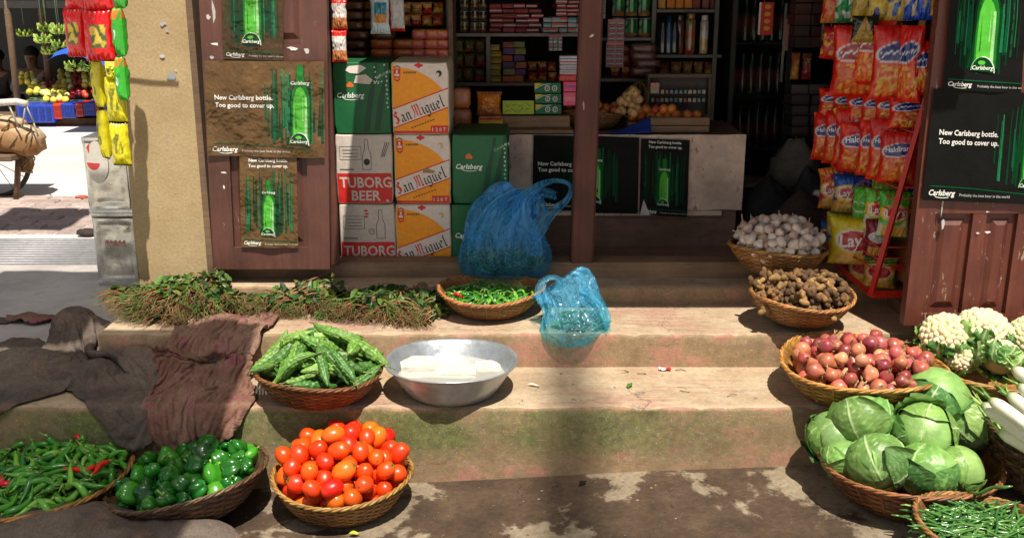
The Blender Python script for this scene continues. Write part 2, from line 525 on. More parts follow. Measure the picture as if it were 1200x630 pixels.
def step_mat():
    m, nt, b, out = base_mat('worn_step_plaster'); T = NT(nt)
    tc = T.n('TexCoord'); sep = T.n('SeparateXYZ'); T.l(tc.outputs['Object'], sep.inputs[0])
    geo = T.n('NewGeometry'); sn = T.n('SeparateXYZ'); T.l(geo.outputs['True Normal'], sn.inputs[0])
    v = tc.outputs['Object']
    big = T.noise(v, 2.2, 5, .6); mid = T.noise(v, 8, 6, .65, .3); fine = T.noise(v, 50, 5, .7)
    st = T.noise(T.coords('Object', (1.2, 14, 14)), 3.5, 5, .65)
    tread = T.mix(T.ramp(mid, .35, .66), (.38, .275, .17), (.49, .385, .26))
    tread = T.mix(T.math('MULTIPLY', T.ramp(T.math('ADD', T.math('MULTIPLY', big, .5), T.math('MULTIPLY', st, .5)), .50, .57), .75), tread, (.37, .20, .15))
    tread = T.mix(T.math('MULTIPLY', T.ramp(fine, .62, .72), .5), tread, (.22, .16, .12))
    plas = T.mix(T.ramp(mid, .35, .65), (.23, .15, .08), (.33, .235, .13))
    plas = T.mix(T.math('MULTIPLY', T.ramp(T.math('ADD', mid, T.math('MULTIPLY', st, .3)), .66, .71), .7), plas, (.40, .18, .13))
    # algae on the lowest riser: band between the pink foot and the tread, fades to the right
    z = sep.outputs[2]; x = sep.outputs[0]
    band = T.math('MULTIPLY', T.ramp(z, .06, .13), T.ramp(T.math('SUBTRACT', .262, z), .0, .02))
    xf = T.ramp(T.math('SUBTRACT', 1.2, x), .0, 1.3)
    alg = T.math('MULTIPLY', T.math('MULTIPLY', band, xf), T.ramp(T.math('ADD', T.math('MULTIPLY', big, .6), T.math('MULTIPLY', mid, .4)), .36, .52))
    plas = T.mix(T.math('MULTIPLY', alg, .97), plas, T.mix(T.ramp(fine, .3, .7), (.075, .095, .025), (.16, .17, .055)))
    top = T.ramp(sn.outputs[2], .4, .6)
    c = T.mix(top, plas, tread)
    c = T.mix(1.0, c, T.ramp(fine, .3, .7, (.8,) * 3, (1.15,) * 3), 'MULTIPLY')
    scr = T.noise(T.coords('Object', (.6, 9, 9)), 26, 3, .7)
    c = T.mix(T.math('MULTIPLY', T.ramp(scr, .64, .69), .5), c, (.46, .36, .28))
    # hairline cracks, grit and trodden-in dirt
    vo = T.n('TexVoronoi', feature='DISTANCE_TO_EDGE'); vo.inputs['Scale'].default_value = 2.6
    vw = T.n('VectorMath', operation='ADD'); T.l(v, vw.inputs[0]); c3 = T.n('CombineXYZ'); T.l(T.math('MULTIPLY', mid, .35), c3.inputs[0]); T.l(T.math('MULTIPLY', big, .3), c3.inputs[1]); T.l(c3.outputs[0], vw.inputs[1]); T.l(vw.outputs[0], vo.inputs['Vector'])
    crk = T.math('MULTIPLY', T.math('SUBTRACT', 1.0, T.ramp(vo.outputs['Distance'], .002, .007)), T.ramp(big, .5, .56))
    c = T.mix(T.math('MULTIPLY', crk, .75), c, (.07, .05, .04))
    grit = T.noise(v, 260, 2, .6)
    c = T.mix(T.math('MULTIPLY', T.ramp(grit, .60, .66), .45), c, (.14, .10, .075))
    c = T.mix(T.math('MULTIPLY', T.ramp(T.noise(v, 170, 2, .6), .64, .68), .4), c, (.55, .47, .38))
    dirt = T.noise(T.coords('Object', (1, 2.2, 2)), 5.5, 6, .72, .6)
    c = T.mix(T.math('MULTIPLY', T.ramp(dirt, .56, .70), .55), c, (.17, .125, .09))
    T.l(c, b.inputs['Base Color']); b.inputs['Roughness'].default_value = .8
    T.l(T.bump(mid, .2, .012, T.bump(fine, .35, .005)), b.inputs['Normal'])
    return m
def plaster_mat():
    m, nt, b, out = base_mat('tan_plaster'); T = NT(nt)
    v = T.coords()
    big = T.noise(v, 3, 6, .65); fine = T.noise(v, 90, 4, .7); mid = T.noise(v, 12, 5, .6)
    c = T.mix(T.ramp(big, .3, .7), (.35, .25, .125), (.455, .345, .19))
    c = T.mix(T.math('MULTIPLY', T.ramp(mid, .58, .7), .4), c, (.33, .25, .17))
    c = T.mix(1.0, c, T.ramp(fine, .3, .7, (.82,) * 3, (1.12,) * 3), 'MULTIPLY')
    T.l(c, b.inputs['Base Color']); b.inputs['Roughness'].default_value = .9
    T.l(T.bump(fine, .4, .004, T.bump(big, .3, .02)), b.inputs['Normal'])
    return m
def wood_mat(name, ca, cb, chip, grain=(1, 1, .08), chipamt=.68, rough=.5, chipf=.8):
    m, nt, b, out = base_mat(name); T = NT(nt)
    v = T.coords('Object', grain); v2 = T.coords('Object')
    g = T.noise(v, 40, 6, .65, .5); big = T.noise(v2, 5, 5, .6); f = T.noise(T.coords('Object', (1, 1, .35)), 38, 6, .72)
    c = T.mix(T.ramp(g, .3, .7), ca, cb)
    c = T.mix(1.0, c, T.ramp(big, .3, .7, (.7,) * 3, (1.25,) * 3), 'MULTIPLY')
    c = T.mix(T.math('MULTIPLY', T.ramp(f, chipamt, chipamt + .03), chipf), c, chip)
    T.l(c, b.inputs['Base Color']); b.inputs['Roughness'].default_value = rough
    T.l(T.bump(g, .25, .004, T.bump(f, .2, .003)), b.inputs['Normal'])
    return m
M_ground = ground_mat(); M_street = street_mat(); M_step = step_mat(); M_plaster = plaster_mat()
M_doorL = wood_mat('brown_door_paint', (.075, .026, .018), (.12, .046, .032), (.30, .24, .2), chipamt=.655)
M_doorR = wood_mat('red_door_paint', (.085, .020, .012), (.135, .035, .02), (.40, .31, .24), chipamt=.62)
M_post = wood_mat('post_paint', (.075, .022, .014), (.115, .036, .024), (.3, .22, .17), chipamt=.70, rough=.7)
M_sill = wood_mat('worn_timber', (.17, .095, .05), (.30, .19, .11), (.25, .10, .07), (.06, 1, 1), chipamt=.6, rough=.7)
M_oldwood = wood_mat('old_timber', (.10, .06, .035), (.18, .11, .065), (.05, .03, .02), (.06, 1, 1), rough=.75)
M_panel = wood_mat('white_painted_board', (.50, .36, .28), (.66, .50, .40), (.16, .07, .045), (.5, 1, .5), chipamt=.60, rough=.6)
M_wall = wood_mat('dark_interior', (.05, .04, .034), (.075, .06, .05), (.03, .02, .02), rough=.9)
M_plinth = wood_mat('brown_plinth', (.16, .09, .06), (.22, .13, .085), (.10, .06, .04), (.4, 1, 1), rough=.85)
# ================================================================== SETTING
BROWN = C(90, 60, 45)
WHITE = C(225, 222, 215)
Z1, Z2, Z3, ZS = .264, .393, .466, .53       # tread heights and door sill top
YR1, YR2, YR3, YSILL = 3.23, 3.616, 4.00, 4.13
def gz(x, y):
    return .003 + .048 * max(-1.5, min(2.6, x)) + .006 * n3(x * 1.5, y * 1.5) + .0022 * n3(x * 9, y * 9)

mb = MB()
mb.grid(lambda u, v: (-3 + 6.5 * u, 1.0 + 2.32 * v, gz(-3 + 6.5 * u, 1.0 + 2.32 * v)), 130, 50, BROWN)
struct(mb.build('ground', M_ground))
mb = MB()   # far dusty street, one sheet to the horizon, slightly below the pavement
mb.grid(lambda u, v: (-260 + 520 * u, -200 + 560 * v, -.09), 4, 4, BROWN)
mb.add([(-60, 5.28, .235), (-1.6, 5.28, .235), (-1.6, 60, .235), (-60, 60, .235)], [(0, 1, 2, 3)], BROWN)
struct(mb.build('street', M_street))

def rough_block(mb, x0, x1, y0, y1, z0, z1, nx, amp=.006, sd=0.0, left=True):
    """a worn plaster block: uneven top, soft uneven nosing, slightly wavy front"""
    prof = [(0, 0), (0, .35), (0, .8), (.0, .93), (.35, 1.0), (1.4, 1.0), (3.2, 1.0), (6, 1.0), (10, 1.0)]
    h = z1 - z0; b = .013
    def P(u, k):
        x = x0 + (x1 - x0) * u
        a, t = prof[k]
        y = y0 + (a * b if a < 1 else b + (a - 1) / 9 * (y1 - y0 - b))
        z = z0 + h * t if k < 3 else (z1 - b * .9 if k == 3 else z1)
        nf = .4 if k in (0, 8) else 1
        w = n3(x * 3 + sd, y * 3, z * 4) * amp * nf
        e = n3(x * 14 + sd, k * .3, 5) * .004 if k in (2, 3, 4) else 0
        if k in (2, 3, 4): e2 = max(0, n3(x * 5.5 + sd * 3, 3, 8) - .22) + .8 * max(0, n3(x * 21 + sd, 9, 1) - .28)
        else: e2 = 0
        if k == 8: w = 0
        return (x, y + (w + e if k <= 4 else 0) + e2 * .05 * (1, 1, .3, 1, .4)[k if k < 5 else 0], z + (w * .6 + e if k >= 3 else 0) - e2 * .045 * (k in (3, 4)))
    vs = []; fs = []
    n = len(prof)
    for i in range(nx + 1):
        for k in range(n):
            vs.append(P(i / nx, k))
    for i in range(nx):
        for k in range(n - 1):
            a = i * n + k
            fs.append((a, a + n, a + n + 1, a + 1))
    m = len(vs)
    if left:
        for k in range(n): vs.append(vs[k])
        vs.append((x0, y1, z0)); fs.append(tuple(range(m + n, m - 1, -1)))
    mb.add(vs, fs, BROWN, True)

mb = MB()
rough_block(mb, -4.2, 2.3, YR1, YR2 + .02, -.12, Z1, 220, sd=1)
rough_block(mb, -1.545, 2.3, YR2, YR3 + .02, .2, Z2, 150, sd=5)
rough_block(mb, -1.25, 2.3, YR3, YSILL + .02, .3, Z3, 120, sd=9)
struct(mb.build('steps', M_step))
mb = MB()
mb.grid(lambda u, v: (-4.2 + 2.72 * u, 3.64 + 1.46 * v, Z1 - .002 + .004 * n3(u * 9, v * 5)), 50, 24, BROWN)
pv, nt_, b_, o_ = base_mat('pavement_stone'); T = NT(nt_); v_ = T.coords()
cc = T.mix(T.ramp(T.noise(v_, 3, 6, .65), .35, .65), (.30, .27, .26), (.46, .43, .41))
cc = T.mix(T.math('MULTIPLY', T.ramp(T.noise(v_, 16, 5, .7), .6, .68), .5), cc, (.22, .17, .14))
T.l(cc, b_.inputs['Base Color']); b_.inputs['Roughness'].default_value = .7; T.l(T.bump(T.noise(v_, 20, 5), .4, .01), b_.inputs['Normal'])
struct(mb.build('pavement', pv))
# front block left end (tread 1 continues as the pavement edge) - corrugated drain cover
mb = MB()
mb.box(-4.2, -1.7, 5.1, 5.26, .06, .22, BROWN, .01)
mb.M = Matrix.Identity(4)
for k in range(11):
    y = 5.0 + .05 * k
    if y > 5.5: break
    mb.tube([(-4.6, y + .1, .262), (-1.72, y + .1, .262)], .014, C(120, 120, 124), 8)
mb.box(-4.6, -1.72, 5.05, 5.68, .225, .25, C(95, 95, 100))
tag(mb.build('drain_cover', M_metalp), 'grey corrugated metal drain cover at the street edge beside the tins', 'drain cover')
# patch of brick paving in the street
mb = MB()
for j in range(9):
    for i in range(8):
        x = -4.1 + .235 * i + (.11 if j % 2 else 0); y = 5.85 + .125 * j
        if x < -4.05 + .1 * j * .5: continue
        h = .243 + .004 * random.random()
        k = random.uniform(.8, 1.2)
        mb.box(x, x + .222, y, y + .112, .2, h, tuple(q * k for q in (.42, .33, .30)), .006)
struct(mb.build('brick_paving', M_matte))

# ---------------------------------------------------------------- the shop building
shop = thing('shop_building', 'open fronted grocery shop with tan plaster pillar and folded red brown wooden doors', 'building', (0, 4.1, 0))
def part(mb, name, mat, parent=None):
    par = parent or shop
    o = mb.build(name, mat)
    base = Vector((0, 0, 0)); q = par
    while q is not None: base += Vector(q.location); q = q.parent
    o.parent = par
    o.location = -base
    return o
# pillar
pl = aty(150, 160, 4.1).x - .012; pr_ = aty(236, 160, 4.1).x
mb = MB()
def pil(u, v):
    x = pl + (pr_ - pl) * u; z = .2 + 3.2 * v
    return (x + .004 * n3(x * 5, z * 5), 4.1 + .004 * n3(x * 6, z * 6, 4), z)
mb.grid(pil, 10, 60, BROWN)
mb.box(pl, pr_, 4.108, 4.5, .2, 3.4, BROWN)
part(mb, 'pillar', M_plaster)
# side wall of the shop going back on the left, and right hand walls
mb = MB(); mb.box(pl + .02, pl + .2, 4.5, 7.4, .0, 3.4, BROWN); part(mb, 'side_wall', M_plaster)
XR = 1.74
mb = MB()
mb.box(2.35, 2.5, 3.4, 7.4, 0, 3.4, BROWN); mb.box(XR + .12, 2.5, 4.1, 4.25, 0, 3.4, BROWN)
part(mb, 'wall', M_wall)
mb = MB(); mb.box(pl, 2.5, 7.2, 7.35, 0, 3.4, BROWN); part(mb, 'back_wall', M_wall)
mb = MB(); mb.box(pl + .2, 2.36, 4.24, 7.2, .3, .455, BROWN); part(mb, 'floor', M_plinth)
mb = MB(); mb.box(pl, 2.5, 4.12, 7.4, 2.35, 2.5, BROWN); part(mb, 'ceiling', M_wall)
mb = MB(); mb.box(pr_, 2.5, 4.1, 4.3, 2.2, 3.4, BROWN); part(mb, 'lintel', M_plaster)
mb = MB(); mb.box(pl - .1, 2.6, 4.05, 7.5, 3.4, 3.5, BROWN)
part(mb, 'roof', M_wall)
mb = MB(); mb.box(-.50, 1.66, 3.02, 4.098, 2.28, 2.32, BROWN)  # unseen overhang, sized so its shade covers the doorway and upper step
part(mb, 'shade_canopy', M_oldwood)
# timber sill across the opening
mb = MB()
def sill(y0, y1, z0, z1, x0=-1.26, x1=1.9, sd=0):
    m = 40
    for k in range(m):
        pass
    def P(k, x):
        w = .004 * n3(x * 4 + sd, k * .7)
        return [(x, y0 + w, z0), (x, y0 + w, z1 - .012), (x, y0 + .012 + w, z1 + w * .5), (x, y1, z1 + w * .3), (x, y1, z0)][k]
    vs = []; fs = []
    for i in range(m + 1):
        x = x0 + (x1 - x0) * i / m
        vs += [P(k, x) for k in range(5)]
    for i in range(m):
        for k in range(4):
            a = i * 5 + k; fs.append((a, a + 5, a + 6, a + 1))
    fs.append((4, 3, 2, 1, 0)); a = m * 5; fs.append((a, a + 1, a + 2, a + 3, a + 4))
    mb.add(vs, fs, BROWN)
sill(YSILL, 4.243, .40, ZS)
part(mb, 'door_sill', M_sill)
# central post
mb = MB()
a0, a1 = aty(668, 310, 4.16), aty(695, 310, 4.16); t0, t1 = aty(680, 0, 4.16), aty(707, 0, 4.16)
k = (2.35 - a0.z) / (t0.z - a0.z)
tx0 = a0.x + (t0.x - a0.x) * k; tx1 = a1.x + (t1.x - a1.x) * k
y0, y1 = 4.135, 4.225; zb = ZS - .001; zt = 2.35; bv = .008
vs = []
for z, xa, xb in ((zb, a0.x, a1.x), (zt, tx0, tx1)):
    vs += [(xa + bv, y0, z), (xb - bv, y0, z), (xb, y0 + bv, z), (xb, y1, z), (xa, y1, z), (xa, y0 + bv, z)]
fs = [(i, (i + 1) % 6, 6 + (i + 1) % 6, 6 + i) for i in range(6)] + [(5, 4, 3, 2, 1, 0), tuple(range(6, 12))]
mb.add(vs, fs, BROWN)
part(mb, 'post', M_post)

def door_leaf(nm, M, xl0, xr0, xl1, xr1, y, z0, z1, panels, mat, stile=.085, th=.045, parent=shop, plank=False):
    """leaf facing -y ; corners given at the bottom (0) and top (1); panels = list of (zlo,zhi, columns)"""
    mb = MB()
    def X(u, z):
        t = (z - z0) / (z1 - z0)
        l = xl0 + (xl1 - xl0) * t; r = xr0 + (xr1 - xr0) * t
        return l + (r - l) * u
    def hexa(u0, u1, za, zb_, ya, yb, b=.004):
        vs = [(X(u0, za), ya, za), (X(u1, za), ya, za), (X(u1, za), yb, za), (X(u0, za), yb, za),
              (X(u0, zb_), ya, zb_), (X(u1, zb_), ya, zb_), (X(u1, zb_), yb, zb_), (X(u0, zb_), yb, zb_)]
        mb.add(vs, [(0,3,2,1),(4,5,6,7),(0,1,5,4),(1,2,6,5),(2,3,7,6),(3,0,4,7)], BROWN)
    W = xr0 - xl0; su = stile / W
    hexa(0, su, z0, z1, y, y + th); hexa(1 - su, 1, z0, z1, y, y + th)
    zs = [z0] + [p for q in panels for p in q[:2]] + [z1]
    for i in range(0, len(zs), 2):
        hexa(su, 1 - su, zs[i], zs[i + 1], y + .0015, y + th - .001)
    for (za, zb_, ncol) in panels:
        for c in range(ncol):
            u0 = su + (1 - 2 * su) * c / ncol; u1 = su + (1 - 2 * su) * (c + 1) / ncol
            if c: hexa(u0 - su * .35, u0 + su * .35, za, zb_, y + .003, y + th - .002); u0 += su * .35
            if c < ncol - 1: u1 -= su * .35
            du = .018 / W
            # moulded field: recess, bevel and raised panel
            hexa(u0, u1, za, zb_, y + .022, y + th - .008)
            f0, f1 = u0 + du * 1.3, u1 - du * 1.3; g0, g1 = f0 + du, f1 - du
            A = [(X(f0, za + .022), y + .0218, za + .022), (X(f1, za + .022), y + .0218, za + .022), (X(f1, zb_ - .022), y + .0218, zb_ - .022), (X(f0, zb_ - .022), y + .0218, zb_ - .022)]
            B = [(X(g0, za + .045), y + .009, za + .045), (X(g1, za + .045), y + .009, za + .045), (X(g1, zb_ - .045), y + .009, zb_ - .045), (X(g0, zb_ - .045), y + .009, zb_ - .045)]
            mb.add(A + B, [(4, 5, 6, 7), (0, 1, 5, 4), (1, 2, 6, 5), (2, 3, 7, 6), (3, 0, 4, 7)], BROWN)
    return part(mb, nm, mat, parent)

YDL = 4.02
bl, br = aty(251, 322, YDL), aty(387, 324, YDL); tl_, tr_ = aty(233, 0, YDL), aty(383, 0, YDL)
kk = (2.2 - bl.z) / (tl_.z - bl.z)
DL = dict(xl0=bl.x, xr0=br.x, xl1=bl.x + (tl_.x - bl.x) * kk, xr1=br.x + (tr_.x - br.x) * kk)
pa, pb = aty(300, 290, YDL).z, aty(300, 178, YDL).z
pc, pd = aty(300, 165, YDL).z, aty(300, 62, YDL).z
dleft = door_leaf('door', shop, y=YDL, z0=ZS + .004, z1=2.2, panels=[(pa, pb, 1), (pb + .07, pd - .04, 1), (pd + .03, 1.85, 2), (1.93, 2.12, 1)], mat=M_doorL, **DL)
# second folded leaf edge seen behind it, and the dark jamb on the pillar side
mb = MB()
mb.box(br.x - .01, br.x + .03, YDL + .052, YDL + .085, ZS + .004, 2.2, BROWN, .004)
part(mb, 'door_frame', M_post)
mb = MB(); mb.box(pr_ + .002, bl.x - .004, 4.03, 4.12, Z2, 2.2, BROWN)
part(mb, 'door_frame', M_oldwood)
# right door, swung out nearer the camera
YDR = 3.55
bl2 = aty(1059, 381, YDR); tl2 = aty(1101, 0, YDR)
kk = (2.2 - bl2.z) / (tl2.z - bl2.z)
WR = .62
zr0 = bl2.z
dz = lambda y: aty(1130, y, YDR).z
dright = door_leaf('door', shop, xl0=bl2.x, xr0=bl2.x + WR, xl1=bl2.x + (tl2.x - bl2.x) * kk, xr1=bl2.x + (tl2.x - bl2.x) * kk + WR, y=YDR, z0=zr0, z1=2.2,
     panels=[(dz(368), dz(250), 3), (dz(228), dz(95), 2), (dz(80), 1.75, 2), (1.85, 2.1, 2)], mat=M_doorR, stile=.07)
mb = MB(); mb.box(bl2.x + .16, bl2.x + .19, YDR + .052, YDR + .5, zr0, 2.2, BROWN)   # frame the leaf hangs from
part(mb, 'door_frame', M_doorR)
mb = MB(); mb.box(bl2.x + .1, 2.4, YDR + .1, YDR + .55, .30, zr0 - .01, BROWN)
part(mb, 'plinth', M_plinth)
# interior counter wall (plinth) under the white board
YC = 4.68
cz1 = aty(700, 158, YC).z; cx1 = aty(872, 200, YC).x
# ---------------------------------------------------------------- doors' posters, etc. in part c
# ================================================================== PRINTED THINGS
GRN = C(0, 95, 45)
def carlsberg_logo(mb, x, z, s, col=WHITE, lay=3, mapf=None):
    mb.text('Carlsberg', s, x, z, col, lay, shear=.22, bold=.022, sx=.95)
    w = s * 2.1
    pts = [(x - w * .42 + w * .9 * t, z - s * .20 - s * .10 * math.sin(PI * t)) for t in [i / 8 for i in range(9)]]
    mb.stroke(pts, s * .09, col, lay)
    mb.stroke([(x - w * .47, z + s * .5), (x - w * .52, z + s * .1), (x - w * .42, z - s * .18)], s * .09, col, lay)

NIB = {
 'S': ([[(.46,.84),(.3,1.0),(.1,.86),(.12,.64),(.4,.44),(.42,.18),(.22,0),(0,.14)], [(.28,.95),(.28,.1)]], .56),
 'a': ([[(.05,.5),(.2,.6),(.35,.5),(.35,.08),(.46,0)], [(.35,.34),(.1,.24),(.06,.1),(.16,0),(.35,.12)]], .52),
 'n': ([[(0,.54),(.09,.6),(.09,0)], [(.09,.5),(.28,.6),(.37,.5),(.37,.06),(.46,0)]], .56),
 'M': ([[(0,.86),(.12,1),(.17,.4),(0,0)], [(.17,.88),(.34,1.0),(.4,.85),(.38,.05)], [(.4,.86),(.58,1.0),(.68,.85),(.66,.1),(.8,0)]], .88),
 'i': ([[(0,.54),(.1,.6),(.1,.08),(.2,0)], [(.07,.8),(.15,.88)]], .28),
 'g': ([[(.35,.55),(.2,.6),(.05,.5),(.05,.12),(.18,0),(.35,.12)], [(.36,.6),(.36,-.16),(.2,-.32),(.02,-.22)]], .5),
 'u': ([[(0,.54),(.09,.6),(.09,.1),(.22,0),(.36,.1)], [(.37,.6),(.37,.08),(.47,0)]], .55),
 'e': ([[(.1,.28),(.36,.4),(.33,.54),(.2,.6),(.06,.48),(.06,.12),(.2,0),(.36,.1)]], .46),
 'l': ([[(.02,.92),(.11,1),(.11,.08),(.22,0)]], .28),
 ' ': ([], .16)}
def nib_text(mb, st, s, x, z, rot, col, col2, lay=4, sx=.80):
    """broad nib lettering; capital letters take col2"""
    ca, sa = math.cos(rot), math.sin(rot)
    cx = 0; nw = .075
    na = R(38); ndx, ndz = nw * math.cos(na), nw * math.sin(na)
    k = 0
    for ch in st:
        strokes, adv = NIB[ch]
        c = col2 if ch.isupper() else col
        for pts in strokes:
            for (x0, z0), (x1, z1) in zip(pts[:-1], pts[1:]):
                q = [(x0 - ndx, z0 - ndz), (x1 - ndx, z1 - ndz), (x1 + ndx, z1 + ndz), (x0 + ndx, z0 + ndz)]
                q = [((cx + a) * s * sx, b * s) for a, b in q]
                q = [(x + a * ca - b * sa, z + a * sa + b * ca) for a, b in q]
                area = sum(q[i][0] * q[(i + 1) % 4][1] - q[(i + 1) % 4][0] * q[i][1] for i in range(4))
                if area < 0: q.reverse()
                if abs(area) > 1e-9: mb.poly(q, c, lay + .12 * (k % 5))
                k += 1
        cx += adv + (.08 if ch != ' ' else 0)
    return mb

def clip_rect(pts, x0, x1, z0, z1):
    def cl(p, ins, inter):
        o = []
        for i in range(len(p)):
            a, b = p[i], p[(i + 1) % len(p)]
            if ins(a):
                o.append(a)
                if not ins(b): o.append(inter(a, b))
            elif ins(b): o.append(inter(a, b))
        return o
    for ax, lim, sg in ((0, x0, 1), (0, x1, -1), (1, z0, 1), (1, z1, -1)):
        if not pts: return []
        pts = cl(pts, lambda p: sg * (p[ax] - lim) >= 0,
                 lambda a, b: tuple(a[i] + (b[i] - a[i]) * (lim - a[ax]) / (b[ax] - a[ax]) for i in (0, 1)))
    return pts

def carton_body(w, h, d, col):
    mb = MB(); mb.box(-w / 2, w / 2, 0, d, 0, h, col, .004)
    return mb
CW, CH, CD = .236, .294, .36
def sanmiguel(prm):
    w, h = CW / 2 - .004, CH
    t = thing('beer_carton', prm['label'], 'carton', prm['loc'], prm.get('rz', 0), 'beer cartons stacked in the doorway')
    carton_body(CW, CH, CD, C(205, 190, 165)).build('box', M_paint, t)
    mb = MB(); O = C(240, 150, 10); W = C(215, 200, 190); RD = C(205, 35, 20)
    mb.rect(-w, w, .004, h - .004, O, 1)
    # white upper right field outside the big arc
    arc = [(-w + .02 + .238 * math.cos(R(d)), .035 + .238 * math.sin(R(d))) for d in range(28, 94, 5)]
    for (a, b) in zip(arc[:-1], arc[1:]):
        q = clip_rect([a, (a[0], h + .1), (b[0], h + .1), b], -w, w, .004, h - .004)
        if len(q) > 2:
            ar = sum(q[i][0] * q[(i + 1) % len(q)][1] - q[(i + 1) % len(q)][0] * q[i][1] for i in range(len(q)))
            if ar < 0: q.reverse()
            mb.poly(q, W, 2)
    ang = R(20.5); sl = math.tan(ang)
    def band(z0, z1, col, lay):
        q = clip_rect([(-w - .05, z0 - .05 * sl), (w + .05, z0 + (2 * w + .05) * sl), (w + .05, z1 + (2 * w + .05) * sl), (-w - .05, z1 - .05 * sl)], -w, w, .004, h - .004)
        mb.poly(q, col, lay)
    band(.024, .107, RD, 3); band(.029, .102, W, 4)
    nib_text(mb, 'San Miguel', .0505, -w + .013, .041, ang, C(25, 35, 35), RD, 5)
    mb.rect(-w, w, .004, .014, RD, 3); mb.rect(w * .35, w - .002, .006, .036, RD, 5)
    mb.text('1 2 0 T', .021, w * .66, .013, W, 6, bold=.02)
    for i in range(9): mb.rect(-w * .35 + i * .011, -w * .35 + i * .011 + .007, .026 + i * .0041, .031 + i * .0041, C(120, 70, 20), 5)
    # crest
    mb.rect(-w + .006, -w + .034, h - .062, h - .026, RD, 3); mb.rect(-w + .01, -w + .03, h - .056, h - .046, W, 4); mb.rect(-w + .016, -w + .024, h - .044, h - .03, W, 4)
    mb.stroke([(-w + .006, h - .021), (-w + .02, h - .014), (-w + .034, h - .021)], .005, C(120, 80, 30), 3)
    mb.stroke([(-w + .008, h - .066), (-w + .02, h - .076), (-w + .032, h - .066)], .006, RD, 3)
    for i in range(6): mb.rect(-w + .047 + i * .009, -w + .053 + i * .009, h - .045, h - .037, C(110, 80, 40), 3)
    mb.disc(-.005, h - .012, .018, .007, RD, 3); mb.disc(-.005, h - .012, .007, .012, RD, 3.5)
    mb.disc(w * .68, h - .045, .012, .013, C(30, 22, 18) if prm.get('hole', 1) else C(190, 165, 120), 4)
    mb.disc(w * .64, h - .049, .006, .008, W, 4.6)
    if prm.get('tear'):
        mb.poly([(-.0, .135), (.045, .133), (.055, .142), (.03, .15), (.018, .158), (.004, .148)], C(150, 120, 80), 6)
    mb.build('print', M_paint, t)
    return t
def tuborg(prm):
    w, h = CW / 2 - .004, CH
    t = thing('beer_carton', prm['label'], 'carton', prm['loc'], prm.get('rz', 0), 'beer cartons stacked in the doorway')
    carton_body(CW, CH, CD, C(190, 178, 165)).build('box', M_paint, t)
    mb = MB(); RD = C(200, 35, 28); W = C(200, 190, 182); G = C(110, 100, 95)
    mb.rect(-w, w, .004, h - .004, C(196, 184, 174), 1)
    mb.rect(-w, w, .004, .132, RD, 2)
    mb.text('TUBORG', .062, .004, .072, W, 3, bold=.022, sx=.88); mb.text('BEER', .06, .004, .016, W, 3, bold=.022, sx=.95)
    bx = w * .5 if prm['v'] else w * .1
    ol = [(-.018, 0), (-.018, .06), (-.008, .085), (-.007, .125), (.007, .125), (.008, .085), (.018, .06), (.018, 0), (-.018, 0)]
    mb.stroke([(bx + a, .148 + b) for a, b in ol], .0028, G, 3)
    x0 = -w + .012
    mb.stroke([(x0, .19), (x0 + .09, .19), (x0 + .09, .245), (x0, .245), (x0, .19)], .0022, G, 3)
    for i in range(3): mb.rect(x0 + .012, x0 + .078, .201 + .014 * i, .204 + .014 * i, G, 3)
    mb.rect(x0, x0 + .06, .146, .151, G, 3)
    if prm['v']:
        for (a, b) in ((-.004, .268), (.0, .255), (-.004, .243)): mb.disc(a, b, .009, .004, RD, 4)
        mb.disc(.018, .178, .013, .014, C(120, 108, 100), 3); mb.disc(.018, .178, .010, .011, C(180, 168, 158), 4)
    else:
        mb.disc(bx + .0, .18, .013, .014, C(12, 10, 10), 4)
        for i in range(3): mb.stroke([(w * .62 + i * .006, .2), (w * .8 + i * .008, .262)], .003, C(70, 60, 55), 3)
    mb.build('print', M_paint, t); return t
def carls_carton(prm):
    w, h = CW / 2 - .004, CH
    t = thing('beer_carton', prm['label'], 'carton', prm['loc'], prm.get('rz', 0), 'beer cartons stacked in the doorway')
    carton_body(CW, CH, CD, C(15, 85, 45)).build('box', M_paint, t)
    mb = MB(); G = C(8, 92, 48); D = C(5, 62, 34); LG = C(90, 150, 110)
    mb.rect(-w, w, .004, h - .004, G, 1)
    for bx in (.018, .062):
        k = .25
        P = [(bx - .016, .01), (bx + .010, .01), (bx + .03, .15), (bx + .045, .23), (bx + .05, .285), (bx + .036, .285), (bx + .03, .22), (bx + .006, .15)]
        P = clip_rect(P, -w, w, .004, h - .004)
        mb.poly(P, D, 2)
    for i in range(9): mb.disc(w - .008 - .003 * (i % 2), .11 + .018 * i, .004, .005, C(170, 195, 175), 3, 6)
    carlsberg_logo(mb, -w * .40, .150, .030, C(225, 230, 220), 4)
    for (a, b) in ((-.006, .2), (.006, .2), (0, .207)): mb.disc(-w * .4 + a, b, .009, .008, C(205, 100, 30), 3 + a * 10)
    mb.text('Carlsberg', .018, w * .82, .24, C(150, 185, 160), 4, shear=.2, rot=.5)
    if prm.get('torn'):
        T1 = C(215, 205, 195)
        mb.poly([(-.065, .262), (-.045, .25), (-.01, .248), (.022, .27), (.0, .283), (-.05, .279)], T1, 5)
        mb.poly([(-.03, .21), (.035, .205), (.048, .222), (.02, .245), (-.02, .24)], C(205, 190, 178), 5)
        for i in range(14):
            a = random.uniform(.05, .1); b = random.uniform(.2, .28)
            mb.poly([(a, b), (a + .008, b + .002), (a + .004, b + .009)], C(190, 210, 195), 5)
    mb.build('print', M_paint, t); return t

